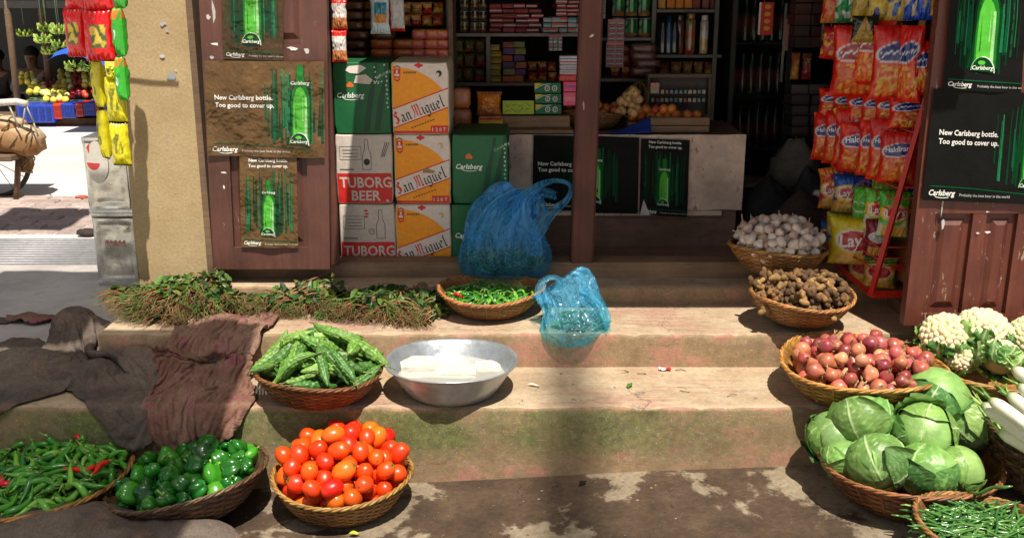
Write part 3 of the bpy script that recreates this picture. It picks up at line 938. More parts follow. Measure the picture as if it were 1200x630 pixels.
def dent(t, sd):
    def fn(c_):
        front = 1 if c_.y < .02 else 0
        x, z = c_.x, c_.z
        bul = .004 * math.cos(x / CW * PI) * math.sin(max(0, min(1, z / CH)) * PI)
        d_ = .0035 * n3(x * 9 + sd, z * 9, sd) + .005 * max(0, n3(x * 16, z * 16, sd + 4) - .25)
        corner = max(0, (abs(x) - CW * .36) / (CW * .14)) * max(0, (abs(z - CH / 2) - CH * .40) / (CH * .10))
        return (-.010 * corner * (1 if x > 0 else -1) * max(0, n3(sd, x * 3, z * 3) + .3) + .0025 * n3(z * 12, sd, 2), front * (-bul + d_ + .010 * corner * (.5 + n3(sd * 2, x * 4, z * 4))), -.006 * max(0, z / CH - .9) * 10 * max(0, n3(x * 9, sd, 7)))
    for ch in t.children: crumple(ch, fn, .045, 5)
    mb = MB()   # strip of packing tape down the middle
    return t
YB = 4.262
def col_x(px): return aty(px, 200, YB + .0).x
X1, X2, X3 = col_x(427), col_x(494.5), col_x(561)
ZL = [.457 + .2965 * i for i in range(3)]
def P(x, lvl, dx=0, dy=0): return (x + dx, YB + dy, ZL[lvl])
dent(tuborg(dict(loc=P(X1, 0, .004), v=1, label='white and red lager carton at the foot of the left stack')), 4)
dent(tuborg(dict(loc=P(X1, 1, 0, .004), v=0, rz=.01, label='white and red lager carton with a black hole, middle of the left stack')), 7)
dent(carls_carton(dict(loc=P(X1, 2, .0, .012), torn=1, rz=.015, label='green lager carton with torn white paper patches, on top of the left stack')), 10)
dent(sanmiguel(dict(loc=P(X2, 0), hole=0, label='orange and white beer carton at the foot of the middle stack, bottom row')), 13)
dent(sanmiguel(dict(loc=P(X2, 1, .002, .003), hole=0, tear=1, rz=-.01, label='orange and white beer carton with torn lettering, middle of its stack')), 16)
dent(sanmiguel(dict(loc=P(X2, 2, .001, -.002), hole=1, label='orange and white beer carton with a dark punched hole, topmost of the middle stack')), 19)
dent(carls_carton(dict(loc=P(X3, 0, .0, .0), label='green lager carton half hidden behind the blue bag, under the other green carton')), 22)
dent(carls_carton(dict(loc=P(X3, 1, .006, .004), rz=-.012, label='green lager carton on top of the right hand short stack beside the orange ones')), 25)

# ---------------------------------------------------------------- posters
def bottle_art(mb, x, z0, h, lay=3, bright=1.0):
    k = h; g0 = tuple(c * bright for c in C(8, 62, 26)); g1 = tuple(c * bright for c in C(28, 120, 38)); g2 = tuple(c * bright for c in C(90, 190, 62)); g3 = tuple(c * bright for c in C(165, 215, 150))
    def sil(s, top=1.0):
        half = [(.0, .03), (.112 * s, .03), (.12 * s, .06), (.12 * s, .58), (.105 * s, .68), (.062 * s, .78), (.046 * s, .86), (.046 * s, .97 * top), (.036 * s, 1.0 * top)]
        return [(x + a * k, z0 + b * k) for a, b in half] + [(x - a * k, z0 + b * k) for a, b in reversed(half)][0:-1]
    mb.poly(sil(1.18), g0, lay); mb.poly(sil(.98), g1, lay + .6)
    body = [(-.095, .06), (.085, .06), (.09, .3), (.085, .58), (.05, .68), (.0, .74), (-.05, .7), (-.09, .58), (-.1, .3)]
    mb.poly([(x + a * k, z0 + b * k) for a, b in body], g2, lay + 1.2)
    for (a0, a1, b0, b1) in ((.05, .088, .08, .6), (.022, .036, .3, .62), (-.07, -.055, .2, .56)):
        mb.poly([(x + a0 * k, z0 + b0 * k), (x + a1 * k, z0 + b0 * k), (x + (a1 - .006) * k, z0 + b1 * k), (x + (a0 + .008) * k, z0 + b1 * k)], g3 if a0 > 0 else g1, lay + 1.8)
    mb.text('Carlsberg', .062 * k, x, z0 + .76 * k, C(215, 225, 210), lay + 3, shear=.2, bold=.02)
    a = [(x - .02 * k + .125 * k * math.cos(R(d)), z0 + .0 * k + .15 * k * math.sin(R(d))) for d in range(-4, 186, 10)]
    mb.poly(a, g0, lay + 2.4)
    mb.stroke(a[:11], .012 * k, C(200, 215, 195), lay + 3); mb.stroke(a[10:], .007 * k, C(150, 190, 140), lay + 3)
    mb.text('Carlsberg', .058 * k, x - .02 * k, z0 + .02 * k, C(225, 230, 220), lay + 4, shear=.2, bold=.015)
    mb.disc(x - .03 * k, z0 + .09 * k, .04 * k, .022 * k, g2, lay + 3)

def poster(name, label, p00, p10, p11, p01, w, h, style, bg, sd=1, bright=1.0, name_y=0):
    """corners are world points (bottom left, bottom right, top right, top left); art space is w x h"""
    rnd = random.Random(sd)
    mb = MB()
    mb.rect(-w / 2, w / 2, 0, h, bg, 0)
    # streaks of green light
    cx = {'P': 0, 'PL': 0, 'L': .36 * w, 'T': -.34 * w, 'TL': .30 * w}[style]
    for i in range(38):
        x = cx + rnd.uniform(-.42, .42) * min(w, .42)
        x = max(-w / 2 + .01, min(w / 2 - .01, x))
        z1 = h * rnd.uniform(.62, .93 if style in ('L', 'PL', 'TL') else .86); z0 = h * rnd.uniform(.14, .4); ww = rnd.uniform(.0015, .0065)
        g = rnd.choice([C(8, 58, 36), C(12, 84, 52), C(28, 118, 74), C(10, 70, 28), C(8, 60, 30)])
        g = tuple(c * bright for c in g)
        mb.poly([(x - ww, z0), (x + ww, z0), (x + ww * .6, z1), (x - ww * .6, z1)], g, 1 + (i % 4) * .25)
    for i in range(14):
        x = cx + rnd.uniform(-.24, .24) * min(w, .42); z0 = h * rnd.uniform(.12, .35); ww = rnd.uniform(.004, .012)
        if abs(x) > w / 2 - .015: continue
        mb.poly([(x - ww, z0), (x + ww, z0), (x + ww * .3, z0 + h * rnd.uniform(.2, .5)), (x - ww * .5, z0 + h * .2)], tuple(c * bright * .55 for c in C(8, 80, 40)), .6 + i * .02)
    Wt = C(228, 226, 220)
    if style in ('P', 'PL'):
        bottle_art(mb, cx, h * .13 if style == 'P' else h * .16, h * (.62 if style == 'P' else .8), 3, bright)
        if style == 'P':
            mb.text('New Carlsberg bottle.', .0225 * w / .3, 0, h * .945, Wt, 3, bold=.02); mb.text('Too good to cover up.', .0225 * w / .3, 0, h * .885, Wt, 3, bold=.02)
        mb.stroke([(-w * .45, h * .09), (w * .48, h * .075)], .004, tuple(c * bright for c in C(10, 90, 50)), 2)
        carlsberg_logo(mb, -w * .5 + .062, h * .035, .024 * w / .3, Wt, 3)
        mb.text('Probably the best beer in the world', .013 * w / .3, -w * .5 + .128, h * .032, C(190, 188, 180), 3, 'LEFT')
    elif style in ('L', 'TL'):
        bottle_art(mb, cx, h * .14, h * .82, 3, bright)
        s = .030
        mb.text('New Carlsberg bottle.', s, -w * .42, h * .60, Wt, 3, 'LEFT', bold=.02); mb.text('Too good to cover up.', s, -w * .42, h * .52, Wt, 3, 'LEFT', bold=.02)
        mb.stroke([(-w * .45, h * .135), (-w * .1, h * .125), (w * .4, h * .085)], .004, tuple(c * bright for c in C(10, 90, 50)), 2)
        carlsberg_logo(mb, -w * .5 + .085, h * .05, .032, Wt, 3)
        mb.text('Probably the best beer in the world', .016, -w * .5 + .165, h * .05, C(190, 188, 180), 3, 'LEFT')
    elif style == 'T':        # landscape sheet, only its right part seen beside the post
        bottle_art(mb, -w * .38, h * .13, h * .72, 3, bright)
    # bilinear placement, clipped to the sheet, with a gentle buckle
    p00, p10, p11, p01 = map(Vector, (p00, p10, p11, p01))
    nrm = (p10 - p00).cross(p01 - p00).normalized()
    out = []
    for (x, y, z) in mb.v:
        u = min(1, max(0, x / w + .5)); v = min(1, max(0, z / h))
        q = (p00 * (1 - u) + p10 * u) * (1 - v) + (p01 * (1 - u) + p11 * u) * v
        out.append(tuple(q + nrm * (-y + .003)))
    cen = p00
    mb.v = [tuple(Vector(q) - cen) for q in out]
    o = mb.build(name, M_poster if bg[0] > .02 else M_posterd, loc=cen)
    crumple(o, lambda c_: nrm * (.009 * n3(c_.x * 5 + sd, c_.z * 5, sd) + .004 * n3(c_.x * 12, c_.z * 12 + sd, sd) + .004))
    tag(o, label, 'poster', 'beer posters pasted round the shop front')
    return o
def pq(pxs, Y):     # four pixel corners on the plane y = Y
    return [aty(x, y, Y) for x, y in pxs]
YP = YDL - .004
BG_SHEEN = (.115, .062, .022); BG_D = (.008, .008, .007)  # left door: brown reflected sheen put into the colour of black sheets
poster('poster', 'small upright sheen-painted brown beer poster with green bottle, lowest on the left door', *pq([(283, 289), (350, 290), (348, 184), (281, 183)], YP), .3, .46, 'P', BG_SHEEN, 3, .8)
poster('poster', 'wide crumpled sheen-painted brown beer poster across the middle of the left door', *pq([(244, 182), (381, 185), (380, 72), (240, 71)], YP - .006), .56, .44, 'TL', BG_SHEEN, 5, .8)
poster('poster', 'upright beer poster cut by the photo top, above the wide one on the left door', *pq([(262, 69), (333, 71), (331, -45), (258, -45)], YP - .002), .3, .46, 'PL', tuple(c * .5 for c in BG_SHEEN), 8, .8)
YPR = YDR - .004
poster('poster', 'wide black beer poster with white slogan on the right door above its bottom panels', *pq([(1080, 234), (1224, 240), (1234, 110), (1094, 104)], YPR - .005), .56, .44, 'L', BG_D, 11, .9)
poster('poster', 'upright black and green beer poster at the top of the right door', *pq([(1104, 105), (1196, 109), (1206, -40), (1116, -42)], YPR - .009), .3, .46, 'PL', BG_D, 13, .9)
YCP = YC - .006
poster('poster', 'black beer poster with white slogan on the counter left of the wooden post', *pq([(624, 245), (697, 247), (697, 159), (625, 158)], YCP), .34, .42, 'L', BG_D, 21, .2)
poster('poster', 'beer poster with a glowing green bottle on the counter just right of the wooden post', *pq([(690, 249), (747, 250), (749, 161), (692, 159)], YCP - .004), .3, .46, 'T', BG_D, 23, .8)
poster('poster', 'upright beer poster with one bottom corner curling off, on the white counter board', *pq([(749, 251), (805, 254), (808, 164), (751, 162)], YCP - .007), .3, .46, 'P', BG_D, 25, .8)
# curled corner of that poster, bare white underside
pc_ = aty(750, 252, YCP - .01)
mb = MB()
mb.grid(lambda u, v: (u * .03 + .015 * v * v, -.012 * math.sin(v * PI) * (1 - u) - .004, v * .075 * (1 - u) ), 4, 8, C(205, 200, 190))
mb.build('curled_corner', M_paint, bpy.data.objects['poster.007'], loc=pc_ - Vector(bpy.data.objects['poster.007'].location))

# small torn paper remains on the doors and pillar
def scraps(parent, pts, Y, col=C(220, 218, 212)):
    for (x, y, w, h) in pts:
        mb = MB(); n = 7
        c = aty(x, y, Y); s = depth(c) / FPX
        vs = []
        for k in range(n):
            a = 2 * PI * k / n; rr = random.uniform(.3, 1.2)
            vs.append((c.x + w * .5 * s * rr * math.cos(a), Y, c.z + h * .5 * s * rr * math.sin(a)))
        kk_ = random.uniform(.5, 1); mb.add(vs, [tuple(range(n))], tuple(q * kk_ for q in col))
        part(mb, 'paper_scrap', M_paint, parent)
scraps(shop, [(250, 13, 8, 26), (245, 20, 6, 8), (252, 52, 12, 4), (248, 68, 6, 5), (263, 202, 8, 3), (262, 219, 3, 8), (342, 57, 14, 5), (359, 59, 7, 8), (251, 105, 3, 2)], YDL - .0015)
scraps(shop, [(1104, 245, 3, 26), (1105, 262, 4, 14), (1158, 272, 12, 5), (1146, 273, 5, 3), (1157, 248, 8, 3)], YDR - .002)
scraps(shop, [(191, 28, 10, 7), (196, 36, 5, 4), (190, 66, 8, 6), (200, 90, 14, 9), (206, 82, 4, 5)], 4.1 - .0045, C(190, 192, 200))
scraps(shop, [(694, 42, 8, 4), (684, 125, 3, 12)], 4.13, C(190, 175, 165))
# ================================================================== BASKETS AND PRODUCE
import numpy as np
STRAW = [C(165, 120, 65), C(150, 104, 55), C(178, 136, 80), C(138, 95, 50)]
STRAWD = [C(95, 72, 55), C(110, 85, 62), C(82, 62, 48), C(120, 95, 72)]

def basket(name, label, loc, Rr, h, tint=STRAW, base=.58, tilt=(0, 0), rz=0.0, seed=0, oval=1.0, curve=.55, bands=13, group='woven bamboo baskets of produce'):
    """woven bowl basket, loc = centre of its foot. returns (thing, fn local->world)"""
    rnd = random.Random(seed)
    t = thing(name, label, 'basket', loc, rz, group)
    t.rotation_euler = (tilt[0], tilt[1], rz); t.scale = (1, oval, 1)
    nst = 88; per = nst // 2
    def prof(s):   # s 0..1 from foot to rim
        return Rr * (base + (1 - base) * (1 - (1 - s) ** (1 / curve)) ** .8 if False else base + (1 - base) * s ** curve), h * s
    wob = [rnd.uniform(-1, 1) for _ in range(4)]
    def deform(a, r, z):
        k = z / h
        return r * (1 + k * .022 * math.sin(2 * a + wob[0] * 3) + k * .014 * math.sin(3 * a + wob[1] * 3)), z + k * .010 * math.sin(2 * a + wob[2] * 3)
    mb = MB()
    for b in range(bands):
        s0, s1 = b / bands, (b + 1) / bands
        cs = rnd.choice(tint); cs = tuple(c * rnd.uniform(.8, 1.15) for c in cs)
        rows = []
        for j in range(4):
            q = (j + .0) / 3
            s = s0 + (s1 - s0) * q * 1.02
            bul = .0022 * math.sin(PI * q)
            rows.append((min(s, 1), bul))
        vs = []; cl = []
        for (s, bul) in rows:
            r, z = prof(s)
            for k in range(nst):
                a = 2 * PI * k / nst
                wv = .0026 * math.cos(PI * k / 2 + PI * b + .3)
                r2, z2 = deform(a, r + bul + wv, z)
                vs.append((r2 * math.cos(a), r2 * math.sin(a), z2))
                d = .72 if wv < 0 else 1.0
                cl.append(tuple(c * d * (1 + .12 * n3(a * 5, b * 3.1, seed)) for c in cs))
        fs = []
        for j in range(3):
            for k in range(nst):
                k2 = (k + 1) % nst
                fs.append((j * nst + k, j * nst + k2, (j + 1) * nst + k2, (j + 1) * nst + k))
        mb.add(vs, fs, cl, True)
    # upright stakes
    for k in range(0, nst, 4):
        a = 2 * PI * (k + 1) / nst
        pts = []
        for s in (0, .25, .5, .75, 1):
            r, z = prof(s); r, z = deform(a, r + .0018, z); pts.append((r * math.cos(a), r * math.sin(a), z))
        mb.tube(pts, .0028, tuple(c * .8 for c in tint[k % 4]), 5)
    # inside lining and foot
    ip = [(Rr * base * .05, .004), (Rr * base * .95, .006)] + [(prof(s)[0] - .007, prof(s)[1]) for s in (.05, .2, .4, .6, .8, 1)]
    mb.lathe(ip, lambda i, a, r, z: tuple(c * (.75 + .35 * ((i + int(a * 14)) % 2)) for c in tint[(i + 1) % 4]), 88, True, fn=lambda a, r, z: deform(a, r, z))
    mb.lathe([(0.001, .0), (Rr * base * 1.0, .0)], tint[3], 40)
    mb.build('weave', M_basket, t)
    # twisted rim
    mr = MB()
    for ph in range(3):
        pts = []
        n = 150
        for k in range(n + 1):
            a = 2 * PI * k / n
            r, z = deform(a, Rr, h)
            tw = a * 17 + ph * 2 * PI / 3
            pts.append(((r + .0042 * math.cos(tw)) * math.cos(a), (r + .0042 * math.cos(tw)) * math.sin(a), z + .0042 * math.sin(tw)))
        mr.tube(pts, .0044, tuple(c * rnd.uniform(.85, 1.2) for c in tint[ph]), 5, cap=False)
    mr.build('rim', M_basket, t)
    M = Matrix.LocRotScale(Vector(loc), Euler(t.rotation_euler), Vector((1, oval, 1)))
    return t, M, prof

def settle(M, Rr, h, base, items, mound, layers=2.4, seed=0, curve=.55, rim_in=.95, cands=22, sink=0.0):
    """items: list of (radius, [(offset along x)...]); returns list of (location, yaw, pitch)"""
    rnd = random.Random(seed)
    P = []; out = []
    def surf(r):
        k = min(1, r / Rr)
        return h - sink + mound * (1 - k ** 2.2) - .004
    def bowl(r):
        k = r / Rr
        return 0.006 if k <= base else h * ((k - base) / (1 - base)) ** (1 / curve)
    pts = np.zeros((0, 4))
    for idx, (ra, offs) in enumerate(items):
        best = None
        for c in range(cands):
            rr = math.sqrt(rnd.random()) * (Rr * rim_in - ra * .9); th = rnd.uniform(0, 2 * PI); yaw = rnd.uniform(0, PI * 2)
            x, y = rr * math.cos(th), rr * math.sin(th)
            zz = []
            ok = True
            for o in offs:
                px, py = x + o * math.cos(yaw), y + o * math.sin(yaw)
                r = math.hypot(px, py)
                if r > Rr * rim_in - ra * .4 and len(offs) > 1 and abs(o) > 0: 
                    if r > Rr * 1.12: ok = False; break
                z = max(bowl(min(r + ra * .95, Rr)) + ra * .6, surf(r) - ra * 2 * layers + ra)
                if len(pts):
                    d2 = (pts[:, 0] - px) ** 2 + (pts[:, 1] - py) ** 2
                    R2 = (pts[:, 3] + ra) * .93
                    m = d2 < R2 ** 2
                    if m.any():
                        z = max(z, float((pts[m, 2] + np.sqrt(R2[m] ** 2 - d2[m])).max()))
                zz.append(z)
            if not ok: continue
            if len(offs) > 1:
                # tilt to lie on the two ends
                zmid = zz[len(zz) // 2]; ze = (zz[0] + zz[-1]) / 2
                z = max(zmid, ze) if abs(zmid - ze) < ra * 3 else max(zmid, ze)
                pit = math.atan2(zz[-1] - zz[0], offs[-1] - offs[0]); pit = max(-.6, min(.6, pit))
            else:
                z = zz[0]; pit = 0
            sc = (z - ra) - surf(rr) 
            if best is None or sc < best[0]:
                best = (sc, x, y, z, yaw, pit)
        if best is None or best[0] > .012: continue
        sc, x, y, z, yaw, pit = best
        new = [[x + o * math.cos(yaw) * math.cos(pit), y + o * math.sin(yaw) * math.cos(pit), z + o * math.sin(pit), ra] for o in offs]
        pts = np.vstack([pts, np.array(new)])
        out.append((idx, M @ Vector((x, y, z)), yaw, pit))
    return out

# ---------- prototypes
def ellip(mb, a, b, c, col, nu=18, nv=11, f=None):
    mb.blob(lambda d: Vector((d.x * a, d.y * b, d.z * c)) * (f(d) if f else 1), col, nu, nv)

def tomato(seed):
    rnd = random.Random(seed); s = rnd.uniform(.9, 1.08)
    base = rnd.choice([C(228, 66, 12), C(233, 84, 16), C(220, 54, 12), C(232, 104, 20)])
    mb = MB(); lob = rnd.uniform(.0, .02); el = rnd.uniform(1.05, 1.35)
    def f(d):
        a = math.atan2(d.y, d.x)
        return (1 + lob * math.cos(4 * a) * (1 - d.z ** 2) + .06 * n3(d.x * 1.3 + seed, d.y * 1.3, d.z * 1.3)) * (1 - .14 * math.exp(-((1 - d.z) * 14))) * (1 - .03 * math.exp(-((1 + d.z) * 16)))
    sh = C(225, 110, 25)
    mb.blob(lambda d: Vector((d.x * .0262 * s, d.y * .0262 * s, d.z * .0262 * s * el)) * f(d),
            lambda d: mixc(base, sh, max(0, d.z - .45) * .55 + .1 * max(0, n3(d.x * 2, d.y * 2, seed))), 20, 14)
    z = .0262 * s * el * .87
    mb.blob(lambda d: Vector((d.x * .0035, d.y * .0035, z + d.z * .0016)), C(95, 80, 40), 8, 5)
    if seed % 2 == 0:
        for k in range(5):
            q = 2 * PI * k / 5; mb.tube([(0, 0, z + .001), (.006 * math.cos(q), .006 * math.sin(q), z + .003), (.013 * math.cos(q), .013 * math.sin(q), z + .001)], [.0016, .0014, .0003], C(80, 110, 45), 4)
    o = mb.build('tomato', M_tomato)
    return o
def chilli(seed, L=.095, r=.0088, col=None, name='green_chilli', mat=M_glossveg):
    rnd = random.Random(seed)
    g = col or rnd.choice([C(78, 145, 44), C(62, 130, 38), C(105, 165, 56), C(48, 108, 36)])
    bend = rnd.uniform(.012, .035) * rnd.choice([-1, 1]); b2 = rnd.uniform(-.008, .008)
    L *= rnd.uniform(.8, 1.15)
    n = 12; pts = []; rr = []
    for i in range(n + 1):
        t = i / n
        pts.append(((t - .5) * L, bend * (t - .5) ** 2 * 3 + b2 * math.sin(t * 7), bend * .25 * math.sin(t * 5)))
        rr.append(r * (min(1, .55 + t * 4) * (1 - max(0, t - .35) ** 1.5 * 1.75) + .0) if t < 1 else r * .06)
    rr = [max(.0006, q) * (1 + .06 * math.sin(i * 1.9 + seed)) for i, q in enumerate(rr)]; rr[0] = r * .35
    mb = MB(); mb.tube(pts, rr, lambda t: mixc(g, tuple(min(1, c * 1.3) for c in g), t), 10)
    o = mb.build(name, mat)
    ms = MB(); p = Vector(pts[0])
    ms.tube([p + Vector((.002, 0, 0)), p + Vector((-.004, .001, .001)), p + Vector((-.012, .003, .003)), p + Vector((-.022, .006, .004))], [r * .75, r * .5, .0018, .0016], C(110, 140, 60), 7)
    ms.build('stalk', M_glossveg, o)
    return o
def capsicum(seed):
    rnd = random.Random(seed); s = rnd.uniform(.85, 1.12); el = rnd.uniform(.95, 1.3); n = rnd.choice([3, 4]); ph = rnd.uniform(0, 6)
    g = rnd.choice([C(35, 110, 22), C(22, 80, 22), C(60, 140, 30), C(28, 95, 25)])
    mb = MB()
    def P(d):
        a = math.atan2(d.y, d.x); h = 1 - d.z ** 2
        k = 1 + .17 * math.cos(n * a + ph) * (h ** .5) + .09 * n3(d.x * 2.2 + seed, d.y * 2.2, d.z * 2.2) - .33 * math.exp(-(1 - d.z) * 7) - .22 * math.exp(-(1 + d.z) * 8)
        sq = 1 + .12 * h - .12 * max(0, -d.z)
        return Vector((d.x * .027 * s * sq, d.y * .027 * s * sq, d.z * .030 * s * el)) * k
    mb.blob(P, lambda d: mixc(g, tuple(c * 1.35 for c in g), max(0, n3(d.x * 2, d.y * 2, seed))), 24, 14)
    o = mb.build('green_pepper', M_glossveg)
    ms = MB(); z = .021 * s * el
    ms.tube([(0, 0, z - .004), (.001, 0, z + .004), (.004, .002, z + .012), (.010, .003, z + .019)], [.007, .0035, .003, .0036], C(120, 165, 60), 8)
    ms.build('stalk', M_glossveg, o)
    return o
def bitter_gourd(seed):
    rnd = random.Random(seed); L = rnd.uniform(.15, .205); r = rnd.uniform(.0175, .022)
    g = rnd.choice([C(98, 138, 58), C(80, 122, 48), C(116, 152, 70), C(66, 108, 44)])
    nr, nc = 54, 26; bend = rnd.uniform(-.03, .03); mb = MB(); vs = []; cl = []
    for i in range(nr + 1):
        t = i / nr
        env = (math.sin(PI * min(1, max(0.0, t))) ** .55) * (1 - .25 * t); env = max(env, .03)
        x = (t - .5) * L; yo = bend * (1 - (2 * t - 1) ** 2)
        for k in range(nc):
            a = 2 * PI * k / nc
            rid = math.cos(9 * a + .6 * math.sin(t * 9))
            wart = n3(math.cos(a) * 3.2 + seed, math.sin(a) * 3.2, t * 17)
            wart = max(0, wart) * 1.1 + .35 * max(0, n3(math.cos(a) * 6, math.sin(a) * 6 + seed, t * 38))
            q = r * env * (1 + .13 * rid + .5 * wart)
            vs.append((x, yo + q * math.cos(a), q * math.sin(a)))
            cl.append(mixc(tuple(c * .55 for c in g), tuple(min(1, c * 1.5) for c in g), min(1, max(0, .35 + .3 * rid + 1.3 * wart))))
    fs = [(i * nc + k, i * nc + (k + 1) % nc, (i + 1) * nc + (k + 1) % nc, (i + 1) * nc + k) for i in range(nr) for k in range(nc)]
    fs += [tuple(range(nc - 1, -1, -1)), tuple(nr * nc + k for k in range(nc))]
    mb.add(vs, fs, cl, True)
    o = mb.build('bitter_gourd', M_gourd)
    ms = MB(); ms.tube([(-L / 2 + .002, 0, 0), (-L / 2 - .012, .002, .003), (-L / 2 - .026, .008, .006)], [.004, .0025, .002], C(110, 125, 60), 6); ms.build('stalk', M_stem, o)
    return o
def onion(seed):
    rnd = random.Random(seed); s = rnd.uniform(.78, 1.12)
    b = rnd.choice([C(188, 98, 78), C(165, 62, 66), C(200, 125, 90), C(140, 50, 60), C(205, 145, 110), C(180, 85, 92)])
    mb = MB()
    def P(d):
        a = math.atan2(d.y, d.x)
        k = 1 + .02 * math.cos(7 * a)
        z = d.z
        neck = max(0, z - .8) * 5
        rad = math.sqrt(max(0, 1 - z * z)) * (1 - .15 * max(0, z)) 
        return Vector((math.cos(a) * rad * .0265 * s * k, math.sin(a) * rad * .0265 * s * k, (z * .0235 + neck * .008) * s))
    mb.blob(P, lambda d: mixc(mixc(b, C(205, 150, 115), .55 * max(0, n3(math.atan2(d.y, d.x) * 3, d.z * .6, seed))), C(170, 140, 95), .5 * max(0, abs(d.z) - .7) * 3), 20, 14)
    z = .03 * s
    for k in range(4):
        a = rnd.uniform(0, 6.28); mb.tube([(0, 0, z - .004), (.001 * math.cos(a), .001 * math.sin(a), z + .005), (.006 * math.cos(a), .006 * math.sin(a), z + rnd.uniform(.01, .018))], [.003, .0018, .0005], C(175, 140, 100), 5)
    for k in range(8):
        a = rnd.uniform(0, 6.28); mb.tube([(0, 0, -.0225 * s), (.006 * math.cos(a), .006 * math.sin(a), -.027 * s)], [.0012, .0003], C(150, 125, 90), 3)
    return mb.build('onion', M_onion)
def garlic(seed):
    rnd = random.Random(seed); s = rnd.uniform(.85, 1.15); n = rnd.choice([6, 7, 8])
    b = rnd.choice([C(222, 206, 190), C(212, 188, 172), C(225, 212, 195), C(200, 172, 158)])
    mb = MB()
    def P(d):
        a = math.atan2(d.y, d.x)
        rad = math.sqrt(max(0, 1 - d.z ** 2)) * (1 + .10 * abs(math.cos(n * a / 2)) ** .6) * (1 - .25 * max(0, d.z))
        return Vector((math.cos(a) * rad * .0205 * s, math.sin(a) * rad * .0205 * s, d.z * .016 * s + max(0, d.z - .75) * .03 * s))
    mb.blob(P, lambda d: mixc(b, C(170, 115, 105), .4 * max(0, n3(math.atan2(d.y, d.x) * 3, d.z, seed)) + .1 * max(0, -d.z)), 24, 12)
    L = rnd.uniform(.01, .028); a = rnd.uniform(0, 6.28)
    mb.tube([(0, 0, .02 * s), (.002, 0, .026 * s), (L * .4 * math.cos(a), L * .4 * math.sin(a), .024 * s + L)], [.004, .0024, .0022], C(190, 165, 130), 6)
    for k in range(7):
        a = rnd.uniform(0, 6.28); mb.tube([(0, 0, -.014 * s), (.008 * math.cos(a), .008 * math.sin(a), -.018 * s)], [.0012, .0003], C(150, 130, 100), 3)
    return mb.build('garlic_bulb', M_garlic)
def ginger(seed):
    rnd = random.Random(seed); mb = MB(); b = rnd.choice([C(132, 96, 56), C(108, 78, 46), C(155, 120, 72), C(82, 58, 36)])
    p = Vector((0, 0, 0)); dr = rnd.uniform(0, 6.28)
    for k in range(rnd.choice([4, 5, 6])):
        a = rnd.uniform(.010, .016)
        M0 = Matrix.Translation(p) @ Euler((rnd.uniform(-.6, .6), rnd.uniform(-.6, .6), dr)).to_matrix().to_4x4()
        mb.M = M0
        sd = seed * 7 + k
        mb.blob(lambda d: Vector((d.x * a * 1.5, d.y * a * .95, d.z * a * .85)) * (1 + .16 * n3(d.x * 1.8 + sd, d.y * 1.8, d.z * 1.8) + .035 * math.sin(d.x * 17)),
                lambda d: mixc(tuple(c * .75 for c in b), b, .5 + .5 * math.sin(d.x * 17)), 12, 9)
        dr += rnd.choice([-1, 1]) * rnd.uniform(.6, 1.5)
        p = p + Vector((math.cos(dr) * a * 1.3, math.sin(dr) * a * 1.3, rnd.uniform(-.004, .005)))
    mb.M = Matrix.Identity(4)
    return mb.build('ginger_root', M_root)
CG = [C(112, 156, 72), C(88, 140, 62), C(132, 172, 84), C(72, 120, 56)]
def veins(u, v):   # u,v in -1..1 across, 0..1 along the midrib from the foot
    m = max(0, 1 - abs(u) / (.035 * (1.3 - v)))
    q = (v * 5.5 - abs(u) * 3.2) % 1.0
    s = max(0, 1 - abs(q - .5) / .05) * max(0, 1 - abs(u)) * .8
    q2 = (v * 16 + abs(u) * 9) % 1.0
    return min(1, m + s + .25 * max(0, 1 - abs(q2 - .5) / .07))
def leaf_shell(mb, rad, dirv, span, g, seed, lift=.0, curl=.12, nu=40, nv=40, flat=(1, 1, .86)):
    """a leaf wrapped over the head, its midrib running along dirv from the foot"""
    rnd = random.Random(seed)
    z = Vector((0, 0, -1)); az = math.atan2(dirv.y, dirv.x)
    def pos(u, v):
        w = math.sin(PI * min(1, .14 + v * .83)) ** .5
        el = -PI / 2 + (.25 + v * span)
        la = (u - .5) * 2 * 1.15 * w
        d = Vector((math.cos(el), 0, math.sin(el)))
        d = Matrix.Rotation(la, 3, Vector((math.cos(el + PI / 2), 0, math.sin(el + PI / 2)))) @ d
        d = Matrix.Rotation(az, 3, 'Z') @ d
        e = max(0, abs(u - .5) * 2 - .7) / .3; e2 = max(0, v - .82) / .18
        rr = rad * (1 + lift + .018 * n3(u * 11, v * 11, seed + 9) + curl * (e ** 2 + e2 ** 2) * (.6 + .8 * n3(u * 3, v * 3, seed)) + .02 * n3(u * 4, v * 4, seed + 3) + .008 * math.sin(u * 26 + v * 9) * max(e, e2))
        vv = veins((u - .5) * 2, v)
        rr += rad * .022 * vv
        return Vector((d.x * flat[0], d.y * flat[1], d.z * flat[2])) * rr
    mb.grid(pos, nu, nv, lambda u, v: mixc(tuple(c * (1 + .25 * n3(u * 5, v * 5, seed)) for c in g), C(205, 222, 165), .85 * veins((u - .5) * 2, v)))
